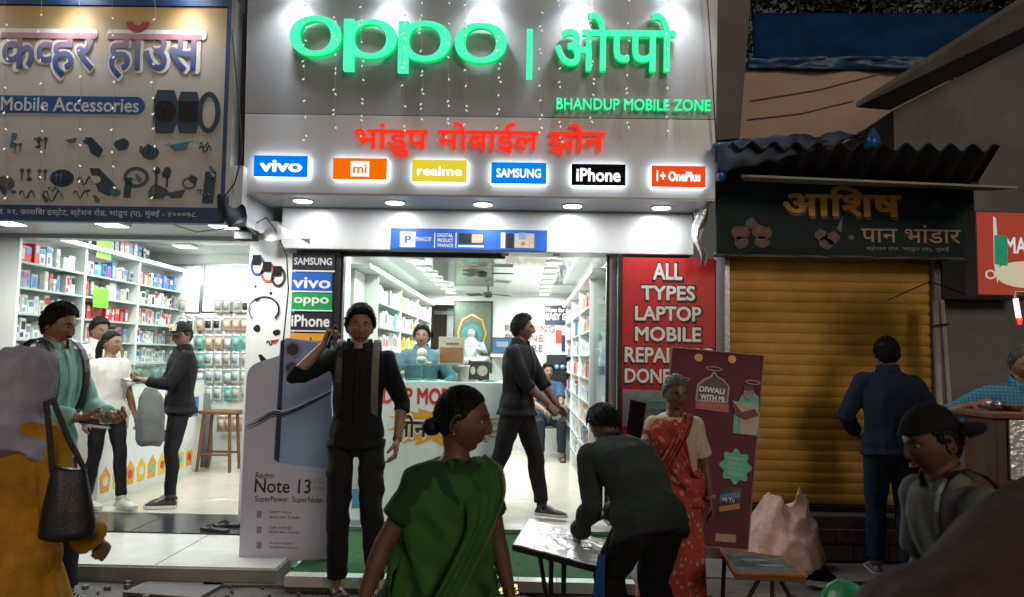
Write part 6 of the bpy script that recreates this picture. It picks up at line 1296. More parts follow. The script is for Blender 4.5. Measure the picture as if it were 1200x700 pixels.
# stall box and steel pot
SB = 4.15; s0 = W(1166, 480, SB); s0.z -= .05; st_ = empty('juice_stall', (s0.x + .4, SB, 0), 'brown wooden juice stall box with a metal front plate', 'stall')
MB().cbox((s0.x, SB, .0), (s0.x + 1.2, SB + .30, s0.z), .01).build('body', MATS['wood_dark'], st_); MB().cbox((s0.x - .03, SB - .03, s0.z + .001), (s0.x + 1.25, SB + .33, s0.z + .035), .008).build('top_board', MATS['wood_brown'], st_)
b = (W(1180, 492, SB), W(1180, 562, SB)); MB().cbox((b[0].x, SB - .02, b[1].z), (b[0].x + .5, SB - .001, b[0].z), .004).build('front_plate', MATS['foil'], st_)
p = W(1140, 478, 3.95); 
for i, (px, m_, r_, h_) in enumerate(((1166, 'metal_steel', .045, .05), (1186, 'wood_brown', .05, .03))): p = W(px, 468, SB + .15); tag(MB().lathe((p.x, SB + .15, s0.z + .036), [(r_ * .8, 0), (r_, h_ * .6), (r_ * 1.1, h_)], 16).build('bowl', MATS[m_], None, True), ('small steel bowl on the juice stall', 'brown wooden bowl on the juice stall')[i], 'bowl')

# ================================================================ STANDEES, SACK, TABLES IN FRONT
# phone advert cut-out
NY = 5.35; NP = Pl((0, NY, .06), (1, .02, 0), (0, .06, 1)); sd = empty('standee', (WX(340, NY), NY, .05), 'grey-lilac phone advert standee showing a blue phone back', 'standee')
out = [(281, 661), (402, 653), (396, 560), (389, 470), (392, 410), (381, 401), (338, 396), (331, 399), (328, 417), (300, 426), (293, 432), (290, 442)]
q = MB(); NP.poly(q, [NP.uv(*p_) for p_ in out], 0, .025); q.build('board', MATS['poster_purple'], sd)
q = MB(); NP.poly(q, [NP.uv(*p_) for p_ in ((330, 400), (337, 397), (391, 405), (386, 545), (381, 548), (326, 541), (322, 537))], .025, .034); ph_ = q.build('printed_phone', MATS['phone_blue'], sd)
q = MB(); NP.poly(q, [NP.uv(*p_) for p_ in ((331, 400), (335, 398), (329, 541), (323, 538))], .034, .037); q.build('phone_edge', MATS['blue_dark'], ph_)
for (px, py, r_) in ((345, 410, .058), (344, 432, .058), (357, 424, .022), (370, 410, .016)):
    q = MB(); c = NP.uv(px, py); NP.ring(q, c, (r_, r_), (r_ * .74, r_ * .74), .034, .046, 28); q.build('camera_ring', MATS['phone_lilac'], ph_); q = MB(); NP.disc(q, c, r_ * .72, .034, .042, 22); q.build('camera_lens', MATS['black_gloss'], ph_)
for off_, m_, r_ in ((0, 'blue_dark', .014), (4, 'ink_grey', .008), (-4, 'pk_white', .006)):
    pts = [NP.P(*NP.uv(px, py + off_ * (1 - i / 12)), .046 + .004 * (off_ == 0)) for i, (px, py) in enumerate(((289, 499), (305, 493), (318, 485), (325, 483), (333, 485), (350, 479), (366, 471), (380, 464), (391, 458)))]; q = MB(); q.tube(pts, [r_ * .4, r_, r_ * 1.3, r_ * 1.5, r_ * 1.3, r_, r_ * 1.2, r_, r_ * .5], 6, flat=.4); q.build('ribbon_print', MATS[m_], sd)
T(NP, 'Redmi', (301, 553, 322, 560), 'lettering', MATS['ink_black'], sd, .026, off=.01); T(NP, 'Note 13', (300, 561, 365, 577), 'lettering', MATS['ink_black'], sd, .026, off=.015); T(NP, '5G', (369, 560, 379, 566), 'lettering', MATS['ink_grey'], sd, .026); T(NP, 'Series', (368, 569, 381, 573), 'lettering', MATS['ink_grey'], sd, .026)
T(NP, 'SuperPower. SuperNote.', (300, 581, 380, 590), 'lettering', MATS['ink_black'], sd, .026, off=.008)
for i, (a_, c_) in enumerate((('108MP Clarity', 'camera with 3x zoom'), ('120Hz AMOLED', 'bezel-less display'), ('Snapdragon', '5000mAh battery'))):
    yy = 598 + i * 18; T(NP, a_, (317, yy, 343, yy + 3.5), 'lettering', MATS['ink_black'], sd, .026); T(NP, c_, (317, yy + 5, 352, yy + 9), 'lettering', MATS['ink_black'], sd, .026)
    q = MB(); c = NP.uv(305, yy + 4); NP.rect(q, (c[0] - .016, c[1] - .022, c[0] + .016, c[1] + .022), .025, .028); q.build('printed_icon', MATS['phone_lilac'], sd)
q = MB(); p0 = NP.P(*NP.uv(330, 560)); q.tube([p0 + V((0, .03, .35)), (p0.x, NY + .55, .03)], .012, 6); q.build('prop', MATS['metal_dark'], sd)
for i, (px, py, w, d, rz, m_) in enumerate(((330, 662, .42, .2, 6, 'plastic_green'), (378, 660, .34, .22, -8, 'paper'), (300, 668, .25, .16, 12, 'paper'), (575, 690, .18, .14, 20, 'paper'), (888, 662, .32, .2, -12, 'paper'), (962, 686, .18, .12, -30, 'stone_slab'))):
    g = G(px, py, .045); o = MB().shell(lambda u, v: (-w / 2 + w * u, -d / 2 + d * v, .012 + .012 * noise.noise(V((u * 3, v * 3, i * 2)))), 10, 6, .003).build('paper_sheet', MATS[m_]); o.location = (g.x, g.y, .040); o.rotation_euler.z = R(rz)
    tag(o, ('green plastic sheet under the grey phone standee', 'white paper sheet beside the foot of the grey standee', 'white paper scrap at the left foot of the grey standee', 'white paper scrap by the green carpet', 'white paper sheet beside the maroon standee', 'pale scrap lying near the plinth')[i], 'sheet')
# maroon festive standee
DY = 5.25; a, b, c, d = W(786, 408, DY + .15), W(894, 418, DY + .12), W(876, 645, DY - .1), W(768, 636, DY - .1)
uy = (a - d).normalized(); ux = (b - a); DPp = Pl(d, ux, uy); dsd = empty('standee', tuple(d), 'maroon festive offer standee leaning in front of the red board', 'standee')
DPp = Pl(d, (ux - uy * ux.dot(uy)), uy)
q = MB(); DPp.poly(q, [DPp.uv(787, 408), DPp.uv(894, 418), DPp.uv(875, 645), DPp.uv(768, 636)], 0, .02); q.build('board', MATS['poster_maroon'], dsd)
q = MB(); e_ = [DPp.uv(787, 408), DPp.uv(894, 418), DPp.uv(875, 645), DPp.uv(768, 636)]
for i in range(4): q.tube([DPp.P(*e_[i], .022), DPp.P(*e_[(i + 1) % 4], .022)], .006, 5)
q.build('border', M_('border_tan', (.22, .12, .10), .5), dsd)
q = MB(); P_ = [DPp.uv(*p_) for p_ in ((815, 470), (817, 452), (824, 446), (832, 443), (836, 437), (840, 443), (847, 447), (853, 454), (851, 473))]
for i in range(len(P_)): q.tube([DPp.P(*P_[i], .024), DPp.P(*P_[(i + 1) % len(P_)], .024)], .007, 5)
q.build('arch_print', M_('ink_silver', (.36, .34, .33), .5), dsd); q = MB(); DPp.poly(q, P_, .020, .022); q.build('arch_field', M_('field_plum', (.07, .02, .04), .5), dsd)
T(DPp, 'DIWALI', (819, 455, 848, 461), 'lettering', MATS['ink_white'], dsd, .023, off=.05); T(DPp, 'WITH Mi', (820, 464, 848, 470), 'lettering', MATS['ink_white'], dsd, .023, off=.05)
q = MB(); DPp.rect(q, DPp.bx(814, 472, 853, 482), .023, .027); q.build('ribbon', M_('ribbon_red', (.40, .05, .05), .5), dsd); T(DPp, 'FESTIVE OFFERS', (818, 474, 850, 479), 'lettering', MATS['ink_tan'], dsd, .028)
for (px, py, rx) in ((836, 433, 10), (881, 449, 9), (800, 445, 8)): q = MB(); DPp.ring(q, DPp.uv(px, py), (rx * .0058, .016), (rx * .0048, .009), .021, .026, 24); q.build('lamp_ring', MATS['ink_tan'], dsd)
for (px, py) in ((818, 420), (857, 422)): q = MB(); DPp.disc(q, DPp.uv(px, py), .028, .021, .024, 12); q.build('lantern_print', MATS['ink_gold'], dsd)
q = MB(); cc = DPp.uv(878, 500); DPp.poly(q, [DPp.uv(858, 508), DPp.uv(860, 478), DPp.uv(870, 462), DPp.uv(880, 458), DPp.uv(888, 466), DPp.uv(889, 512)], .020, .023); q.build('green_arch', MATS['ink_teal'], dsd)
q = MB(); DPp.disc(q, DPp.uv(876, 462), .034, .024, .030, 14, ry=.045); q.build('model_head', MATS['skin_mid'], dsd); q = MB(); DPp.poly(q, [DPp.uv(*p_) for p_ in ((866, 509), (866, 482), (858, 478), (857, 470), (869, 473), (884, 474), (889, 486), (886, 511))], .0235, .028); q.build('model_shirt', M_('print_cream', (.42, .36, .30), .6), dsd)
q = MB(); DPp.poly(q, [DPp.uv(*p_) for p_ in ((857, 470), (868, 484), (883, 480), (888, 488), (872, 493), (860, 486))], .0285, .032); q.build('model_arm', M_('print_maroon', (.14, .03, .03), .6), dsd); q = MB(); DPp.disc(q, DPp.uv(876, 456), .034, .0305, .034, 12, ry=.02); q.build('model_hair', MATS['ink_black'], dsd)
q = MB(); c = DPp.uv(861, 547); DPp.poly(q, [(c[0] + (.095 + .014 * math.cos(8 * k_ * .1309)) * math.cos(k_ * .1309), c[1] + (.105 + .014 * math.cos(8 * k_ * .1309)) * math.sin(k_ * .1309)) for k_ in range(48)], .020, .024); q.build('offer_badge', MATS['ink_teal'], dsd)
for i, s_ in enumerate(('WIN', 'EXCITING', 'GIFTS AND', 'PRIZES')): T(DPp, s_, (852, 536 + i * 6, 870, 540 + i * 6), 'lettering', M_('ink_mint', (.35, .62, .5), .5), dsd, .025)
q = MB(); DPp.poly(q, [DPp.uv(843, 571), DPp.uv(868, 572), DPp.uv(866, 604), DPp.uv(840, 603)], .020, .023); q.build('tv_print', MATS['black_gloss'], dsd)
q = MB(); DPp.poly(q, [DPp.uv(843, 580), DPp.uv(866, 576), DPp.uv(866, 583), DPp.uv(842, 588)], .023, .025); q.build('streak_print', M_('streak_blue', (.05, .12, .3), .5), dsd); q = MB(); DPp.poly(q, [DPp.uv(842, 594), DPp.uv(866, 590), DPp.uv(866, 596), DPp.uv(842, 600)], .023, .025); q.build('streak_print', M_('streak_orange', (.38, .12, .03), .5), dsd)
T(DPp, 'Mi TV', (846, 584, 860, 589), 'lettering', MATS['ink_white'], dsd, .026); q = MB(); DPp.poly(q, [DPp.uv(838, 625), DPp.uv(862, 627), DPp.uv(861, 636), DPp.uv(837, 634)], .020, .023); q.build('footer_print', MATS['ink_tan'], dsd)
# pink sack by the plinth
def sack():
    c = W(918, 640, 5.7); rg = []
    for t_, w, d in ((0, .27, .17), (.08, .30, .2), (.3, .29, .18), (.55, .25, .15), (.75, .20, .12), (.92, .15, .08), (1, .10, .04)):
        rg.append([(c.x + w * math.cos(a) * (1 + .06 * math.sin(5 * a)) + .04 * t_ * math.sin(a * 2), 5.7 + d * math.sin(a) * (1 + .15 * math.sin(4 * a + t_ * 5)), .03 + .46 * t_ + (.09 * math.sin(a * 2 + 1) + .03 * math.sin(a * 5)) * t_ ** 2) for a in [2 * math.pi * k_ / 40 for k_ in range(40)]])
    m = MB().loft(rg); me = remesh(m, .012, 1, 'sack'); wrinkle(me, .020, (.3, 0, 1), 8, .35, 4); me.materials.append(MATS['sack_pink']); me.polygons.foreach_set('use_smooth', [True] * len(me.polygons)); o = link('sack', me); tag(o, 'crumpled pale pink plastic sack leaning on the plinth beside the maroon standee', 'sack')
sack()
# foil covered table
def slant_table(cor, th_, m_top, m_edge, m_leg, label, legs, nm='folding_table'):
    t_ = empty(nm, (sum(c.x for c in cor) / 4, sum(c.y for c in cor) / 4, 0), label, 'table'); q = MB()
    dn = V((0, 0, -th_)); q.add([c for c in cor] + [c + dn for c in cor], [(0, 3, 2, 1) if 0 else (0, 1, 2, 3), (7, 6, 5, 4), (0, 4, 5, 1), (1, 5, 6, 2), (2, 6, 7, 3), (3, 7, 4, 0)]); q.build('table_top', MATS[m_edge], t_)
    n = (cor[1] - cor[0]).cross(cor[3] - cor[0]).normalized(); n = n if n.z > 0 else -n; cx = sum(cor, V()) / 4
    k = [c.lerp(cx, .025) for c in cor]
    def f(u, v):
        p = k[0].lerp(k[1], u).lerp(k[3].lerp(k[2], u), v); w = noise.noise(V((u * 9, v * 7, 2))) * .004 + noise.noise(V((u * 26, v * 20, 7))) * .002 if m_top == 'foil' else 0; return p + n * (.006 + w)
    q = MB().shell(f, 50, 40, .005); 
    if not ((V(q.v[1]) - V(q.v[0])).cross(V(q.v[51]) - V(q.v[0])).z > 0): q.f = [tuple(reversed(f_)) for f_ in q.f]
    q.build('covering', MATS[m_top], t_, True)
    for pts, r_ in legs: MB().tube(pts, r_, 8).build('leg', MATS[m_leg], t_)
    return t_, k, n
c4 = [W(600, 639, 3.75), W(706, 667, 3.55), W(716, 636, 4.2), W(619, 608, 4.4)]
tt, k_, n_t = slant_table(c4, .025, 'foil', 'metal_dark', 'metal_dark', 'slanted table wrapped in shiny foil beside the bending man', [([W(646, 650, 3.85), V((W(646, 650, 3.85).x, 3.8, 0))], .012), ([W(661, 655, 3.8), V((W(660, 655, 3.8).x, 3.74, 0))], .012), ([W(700, 640, 4.1), V((W(700, 640, 4.1).x, 4.15, 0))], .012), ([W(628, 622, 4.25), V((W(650, 655, 4.2).x, 4.2, 0))], .012)])
for i, (u0, r_) in enumerate(((.55, .10), (.55, .15))):
    q = MB(); c = k_[0].lerp(k_[1], .55).lerp(k_[3].lerp(k_[2], .55), .5); ex = (k_[1] - k_[0]).normalized(); ey = n_t.cross(ex); q.tube([c + ex * (r_ * math.cos(a)) * 1.3 + ey * (r_ * .8 * math.sin(a)) + n_t * .012 for a in [R(-60 + 200 * j / 14) for j in range(15)]], [.002] + [.006] * 13 + [.002], 6, flat=.5); q.build('foil_ridge', MATS['foil'], tt)
tn = empty('twine_bag', tuple(W(701, 668, 3.5)), 'blue plastic strip hanging at the corner of the foil table', 'strip'); p = W(702, 664, 3.48)
for i in range(3): MB().tube([p + V((.01 * i, 0, .05)), p + V((-.015 + .015 * i, 0, -.1)), p + V((-.03 + .03 * i, 0, -.32))], [.006, .010, .008], 6, flat=.4).build('strand', MATS['plastic_blue'], tn)
c4 = [W(862, 673, 4.05), W(945, 676, 4.0), W(917, 655, 4.35), W(845, 645, 4.55)]
def bent(px0, px1, Y): a, b = W(px0, 678, Y), W(px1, 678, Y); return [V((a.x, Y, 0)), V((a.x + .02, Y, a.z - .10)), V((a.x + (b.x - a.x) * .3, Y, a.z)), V((a.x + (b.x - a.x) * .7, Y, a.z)), V((b.x - .02, Y, a.z - .10)), V((b.x, Y, 0))]
t2, k_, n_t = slant_table(c4, .028, 'board_blue', 'wood_brown', 'rust', 'low table with a worn blue printed top and bent rusty legs', [(bent(872, 932, 4.1), .013), ([W(849, 652, 4.45), V((W(846, 652, 4.4).x, 4.42, 0))], .012), ([W(905, 660, 4.35), V((W(905, 660, 4.35).x, 4.36, 0))], .012)])
q = MB()
for i in range(4): q.tube([c4[i] + V((0, 0, .004)), c4[(i + 1) % 4] + V((0, 0, .004))], .010, 6)
q.build('edge_trim', M_('edge_orange', (.36, .13, .05), .5, var=.3), t2)
for i, (u, v, w) in enumerate(((.35, .6, .1), (.62, .4, .16), (.55, .65, .08))):
    c = k_[0].lerp(k_[1], u).lerp(k_[3].lerp(k_[2], u), v) + n_t * .008; MB().ball(tuple(c), (w * .5, .02, .0015), 10).build('worn_print', M_('print_haze', (.30, .30, .30), .5), t2)
# green bag bottom right
q = MB(); c = W(990, 700, 3.6); rg = []
for t_, w in ((0, .10), (.3, .16), (.6, .14), (.85, .08), (1, .03)): rg.append([(c.x + w * math.cos(a) * (1 + .12 * math.sin(4 * a)), 3.6 + w * .7 * math.sin(a), c.z - .25 + .34 * t_) for a in [2 * math.pi * k2 / 24 for k2 in range(24)]])
m = MB().loft(rg); me = remesh(m, .010, 1); wrinkle(me, .02, (0, 0, 1), 9, .6, 2); me.materials.append(MATS['plastic_green']); me.polygons.foreach_set('use_smooth', [True] * len(me.polygons)); o = link('carrier_bag', me); tag(o, 'crumpled bright green carrier bag at the lower right near the young man', 'bag')
# dirt and litter on the pavement
q = MB(); rl = random.Random(3)
for i in range(900):
    x, y = rl.uniform(-4.8, 4.2), rl.uniform(4.0, 5.1)
    if i > 700: x, y = rl.uniform(2.2, 4.5), rl.uniform(4.6, 5.9)
    if cx0 - .05 < x < cx1 + .05 and y > 4.85: continue
    s_ = rl.choice((.006, .01, .014, .03)) * rl.uniform(.6, 1.3); a = rl.uniform(0, 6.28); z = .03; c_, sn = math.cos(a), math.sin(a); h = s_ * rl.uniform(.15, .5)
    pts = [(-1, -.6), (.2, -.8), (1, 0), (.3, .7), (-.7, .5)]; lo = [(x + (c_ * p - sn * r_) * s_, y + (sn * p + c_ * r_) * s_, .008) for p, r_ in pts]; hi = [(x + (c_ * p - sn * r_) * s_ * .7, y + (sn * p + c_ * r_) * s_ * .7, z + h) for p, r_ in pts]
    q.loft([lo, hi], True, rl.choice((0, 0, 1, 2)))
o = q.build('litter', [MATS['concrete_dark'], MATS['wood_dark'], MATS['stone_slab']]); tag(o, 'small stones and litter scattered over the dirty pavement', 'litter', kind='stuff')

for i, pts in enumerate((((1052, 292), (1100, 303), (1150, 310), (1215, 312)), ((846, 300), (900, 290), (990, 303), (1100, 298)), ((1040, 352), (1090, 330), (1130, 345), (1144, 300)))):
    MB().tube([W(a, c, (5.0, 5.86, 5.3)[i]) for a, c in pts], .005, 6).build('cable', MATS['rubber_black']); tag(COL.objects[-1], ('thin wire running from the dark board to the lit juice sign', 'thin wire sagging along the bottom of the dark Hindi board', 'slack black wire looping below the dark Hindi board')[i], 'cable')

# ================================================================ THE PEOPLE
SHORT = dict(style='short'); Z0 = FL + .004; ZG = .018
def at(px, Y, z): return (WX(px, Y), Y, z)
def strap(P, side_, w=.022, m='leather_dark', front=True, name='strap', inf=.022):
    q = MB(); k = P['k']; pts = []
    for a in range(-60, 241, 20) if not front else range(-75, 256, 18):
        r_ = R(a); y = .118 * math.cos(r_) if 0 else 0
        pts.append(P['shc'] + P['rts'] * (side_ * .105 * k) + P['fw2'] * ((.112 * k + inf) * math.cos(r_)) + P['up2'] * (-.16 * k + (.205 * k + inf) * math.sin(r_)))
    q.tube(pts, w, 6, flat=.22, up=P['rts']); return q.build(name, MATS[m], P['root'])
def handheld(P, i, off, size, m, name='phone', label=None, cat='phone', rot=None):
    """a flat device in the palm of hand i, a thing of its own"""
    Wr, M_h = P['hands'][i]; c = Wr + M_h @ V(off); Rw = P['root'].matrix_basis.to_3x3(); q = MB(); t_ = MB().cbox([-s_ / 2 for s_ in size], [s_ / 2 for s_ in size], .003)
    r_ = Rw @ M_h @ (rot or Matrix.Identity(3)); cw = P['root'].matrix_basis @ c; q.add([cw + r_ @ V(p) for p in t_.v], t_.f); o = q.build(name, MATS[m]); tag(o, label, cat); return o

# man on the phone
P = person('man in black shirt and trousers holding a phone to his ear beside the grey standee', at(421, 4.86, ZG), R(187), 1.83, lean=1, hyaw=8, hpitch=-4, RH=(.205, .13, 1.545), RE=(.75, .5, -.8), LH=(-.255, .06, .95), LE=(-.5, -.8, 0), bulk=.86, RK='grip', Rdir=(-.25, -.25, .85), Rback=(.8, .5, 0), Rth=(-.2, -.6, .3),
           LF=(-.14, .06), RF=(.09, .02), ftL=10, ftR=-22, skin='skin_mid', hair=dict(style='short', vol=.017), top=dict(kind='shirt', mat='cloth_black', sleeve=(.62, .62), inf=.016, flare=.010, long=.05, w=.011, collar=True, placket=True), bottom=dict(kind='trousers', mat='cloth_black2', inf=.017, slim=.92, w=.012), shoes=dict(kind='sandal', mat='leather_dark'), beard=False, moustache=False)
handheld(P, 1, (.0, .06, -.028), (.072, .148, .009), 'black_gloss', label='dark phone held against the ear of the man in black by the standee')
for s_ in (-1, 1): strap(P, s_, .022, 'leather_dark' if s_ > 0 else 'cloth_grey', inf=.030)
m = MB(); Wr = P['arms'][0][3]; E_ = P['arms'][0][2]; d_ = (Wr - E_).normalized(); m.tube([Wr - d_ * .028, Wr - d_ * .008], .031, 14, flat=.85); m.build('wristwatch', MATS['metal_steel'], P['root'])
# black shirted man walking out of the phone shop
P = person('young man in black shirt striding through the phone shop doorway', at(607, 6.72, Z0), R(-112), 1.78, lean=2, hyaw=18, RH=(.10, .33, .98), RE=(.4, -1, -.2), LH=(-.22, .36, .86), LE=(-.6, -1, -.1), RK='grip', LK='relax', Rback=(.3, .3, .9), Rth=(-.8, .2, .4),
           LF=(-.08, .22), RF=(.08, -.30), RFz=.04, hair=SHORT, skin='skin_dark', top=dict(kind='shirt', long=.06, flare=.012, mat='cloth_black', sleeve=(.62, .62), inf=.018, w=.012, collar=True, placket=True), bottom=dict(kind='trousers', mat='cloth_black2', inf=.016), shoes=dict(kind='sneaker', mat='rubber_black'))
handheld(P, 1, (.0, .07, -.03), (.07, .14, .01), 'metal_steel', label='light phone in the hand of the young man striding through the doorway')
def wrap(P, mname, name='sari_drape', inf=.030, zlo=-.10, zhi=.50, fold=1.0):
    # cloth wound round the torso, open over the left arm side of the chest
    k = P['k']
    def f(u, v):
        a = 2 * math.pi * u; t = zlo + (zhi - zlo) * v; c = P['pel'].lerp(P['shc'], max(-.2, min(1, t / .5))); w = (.178 - .02 * math.sin(max(0, t) * 6)) * k + inf; d = (.125 - .02 * math.sin(max(0, t) * 6)) * k + inf
        if v > .8: q_ = (v - .8) / .2; w *= 1 - .38 * q_ ** 2; d *= 1 - .45 * q_ ** 2
        lean_ = fold * (.012 * noise.noise(V((u * 9 + v * 6, v * 3, 2))) + .007 * math.sin(a * 8 + v * 16) + .010 * (1 - abs(noise.noise(V((u * 14 + v * 9, v * 2.5 - u * 4, 6)))) * 3))
        # left side of the wearer falls away towards the waist
        cut = 0
        if math.cos(a) < -.25 and v > .35: cut = (v - .35) * .55 * min(1, (-math.cos(a) - .25) * 3)
        return c + P['rt'] * ((w + lean_) * math.cos(a)) + P['fw'] * ((d + lean_) * math.sin(a)) - P['up'] * cut * k
    return MB().shell(f, 110, 40, .004).build(name, MATS[mname], P['root'], True)
# woman in the green sari
P = person('woman in dark green sari with hair tied back, standing nearest the middle of the street', at(527, 2.62, -.045), R(-138), 1.45, lean=3, hyaw=44, hpitch=-3, fem=True, bulk=1.10, belly=.02, stoop=5, RH=(.33, -.06, .66), RE=(.5, -.8, 0), LH=(-.245, .08, .66), LE=(-.4, -.8, 0), skin='skin_dark', hair=dict(style='back', vol=.010, bun=True), vox=.009, hs=1.04,
           top=dict(kind='blouse', name='blouse', mat='cloth_green_blouse', sleeve=.30, inf=.016, dinf=.004, flare=.02, w=.013, grain=(.55, .1, .8), ws=8, st=.12, cuff=.012), bottom=dict(kind='skirt', mat='cloth_green_dark', flare=.07, hemz=.05))
def pallu(P, mname, name='sari_end', border='sari_border', w=.19, side_=-1, inf=.032, back=.42):
    k = P['k']; N_ = 40
    def f(u, v):
        # from the right hip in front up over the left shoulder and down the back
        t = u; a = R(-35 + 40 * t * 0); ww = w * (1 - .35 * math.sin(math.pi * min(1, t * 1.1)))
        if t < .62:
            s_ = t / .62; base = P['pel'].lerp(P['shc'], s_) ; x = (-side_) * (.15 - .27 * s_) * k; depth = (.135 + .015 * math.sin(s_ * 3.1)) * k + inf; c = base + P['rts'] * x + P['fws'] * depth * (math.cos(min(1.0, abs(x) / .2) * .5)) 
            if s_ > .8: q_ = (s_ - .8) / .2; c = c + P['up2'] * (.035 * q_ * k) - P['fws'] * (.10 * q_ * q_ * k)
            wd = (P['rts'] * -side_ * .75 + P['up2'] * -.5).normalized()
        else:
            s_ = (t - .62) / .38; c = P['shc'] + P['rts'] * (side_ * .12 * k) + P['up2'] * (.045 * k - back * s_) + P['fws'] * (.05 - (.165 * min(1, s_ * 2.2))) * k; wd = P['rts'] * -side_
        fold = .009 * math.sin(v * 22 + t * 3) + .004 * math.sin(v * 41)
        n_ = P['fws'] if t < .62 else -P['fws']
        return c + wd * (v * ww) + n_ * fold
    o = MB().shell(f, N_, 30, .004).build(name, MATS[mname], P['root'], True)
    def e(u, v):
        a_ = f(u, .0); b_ = f(u, .06); n_ = (f(min(1, u + .02), 0) - f(max(0, u - .02), 0)).cross(b_ - a_); return f(u, v * .07) + (n_.normalized() * (.004 if n_.dot(P['fws']) * (1 if u < .62 else -1) > 0 else -.004) if n_.length > 1e-9 else V())
    MB().shell(e, N_, 3, .002).build('border', MATS[border], o, True); return o
wrap(P, 'cloth_green', 'sari_wrap', .050, -.36, .49, 1.3)
pallu(P, 'cloth_green', w=.24, inf=.070, back=.5)
m = MB(); Wr = P['arms'][0][3]; E_ = P['arms'][0][2]; d_ = (Wr - E_).normalized()
for o_ in (.012, .024, .036): m.tube([Wr - d_ * (o_ + .004), Wr - d_ * o_], .030 + o_ * .1, 16)
m.build('bangles', MATS['gold'], P['root'])
m = MB(); c = P['hc'] + P['HM'] @ V((.083, -.012, -.036)); m.ball(tuple(c), .006, 8); m.build('earring', MATS['gold'], P['root'])
# bending man
P = person('man in dark green shirt bending over the foil covered table, seen from behind', at(762, 3.72, ZG), R(20), 1.60, hipz=.735, lean=30, stoop=32, hpitch=-22, hyaw=8, side=-3, LH=(-.20, .36, .60), LE=(-.15, -.8, -.5), RH=(.02, .50, .66), RE=(.4, -.5, -.3), LF=(-.12, .05), RF=(.13, -.05), skin='skin_dark', hair=dict(style='short', vol=.011), bulk=1.04, vox=.009,
           top=dict(kind='shirt', mat='cloth_olive', sleeve=(.96, .96), inf=.020, w=.013, flare=.014, long=.11, collar=True, ws=6), bottom=dict(kind='trousers', mat='cloth_black2', inf=.024), shoes=dict(kind='sandal', mat='leather_dark'))
# woman in the red sari
P = person('elderly woman in orange red printed sari with grey hair facing the street', at(789, 4.6, -.02), R(176), 1.46, lean=4, stoop=8, hyaw=14, hpitch=-8, fem=True, bulk=1.02, belly=.02, LH=(-.225, .05, .62), LE=(-.5, -.8, 0), RH=(.20, .10, .60), RE=(.5, -.8, 0), skin='skin_dark', hair=dict(style='back', vol=.012, mat='hair_grey', bun=True), vox=.009,
           top=dict(kind='blouse', name='blouse', mat='cloth_cream_print', sleeve=.40, inf=.014, w=.006, tuck=True, cuff=.010), bottom=dict(kind='skirt', mat='cloth_red_print', flare=.05, hemz=.07, pleat=1.3))
wrap(P, 'cloth_red_print', inf=.034); pallu(P, 'cloth_red_print', 'sari_end', 'cloth_maroon', .20, -1, .038, .5)
m = MB(); Wr = P['arms'][0][3]; E_ = P['arms'][0][2]; d_ = (Wr - E_).normalized()
for o_ in (.02, .03): m.tube([Wr - d_ * (o_ + .005), Wr - d_ * o_], .032, 16)
m.build('bangles', MATS['ink_tan'], P['root'])
# teal shirt man with backpack strap
P = person('man in light teal shirt with black backpack strap looking at his phone', at(58, 4.45, ZG), R(-104), 1.79, lean=3, hyaw=10, hpitch=-14, RH=(.05, .30, 1.10), RE=(.5, -1, -.4), LH=(-.14, .34, 1.10), LE=(-.5, -1, -.4), RK='grip', LK='grip', Rback=(.5, .1, -.7), Lback=(-.5, .1, -.7), skin='skin_mid', moustache=True, hair=dict(style='short', vol=.012), LF=(-.1, .12), RF=(.1, -.10),
           top=dict(kind='shirt', mat='cloth_teal', sleeve=(.92, .92), inf=.020, w=.013, flare=.014, long=.08, collar=True, placket=True), bottom=dict(kind='trousers', mat='denim_dark', inf=.018), shoes=dict(kind='sneaker', mat='rubber_black'))
handheld(P, 1, (.0, .08, .03), (.075, .15, .01), 'black_gloss', label='black phone in the hands of the man in the teal shirt')
for s_ in (-1, 1): strap(P, s_, .030, inf=.030)
m = MB(); k = P['k']; m.ball((0, 0, 0), (.15, .10, .22), 20); me = remesh(m, .015, 2); me.materials.append(MATS['leather_dark']); me.polygons.foreach_set('use_smooth', [True] * len(me.polygons)); bp_ = link('backpack', me); Mr = P['root'].matrix_basis; bp_.location = Mr @ (P['chest'] + V((0, -.24, .12))); bp_.rotation_euler.z = R(-104); tag(bp_, 'black backpack worn by the man in the teal shirt', 'backpack')
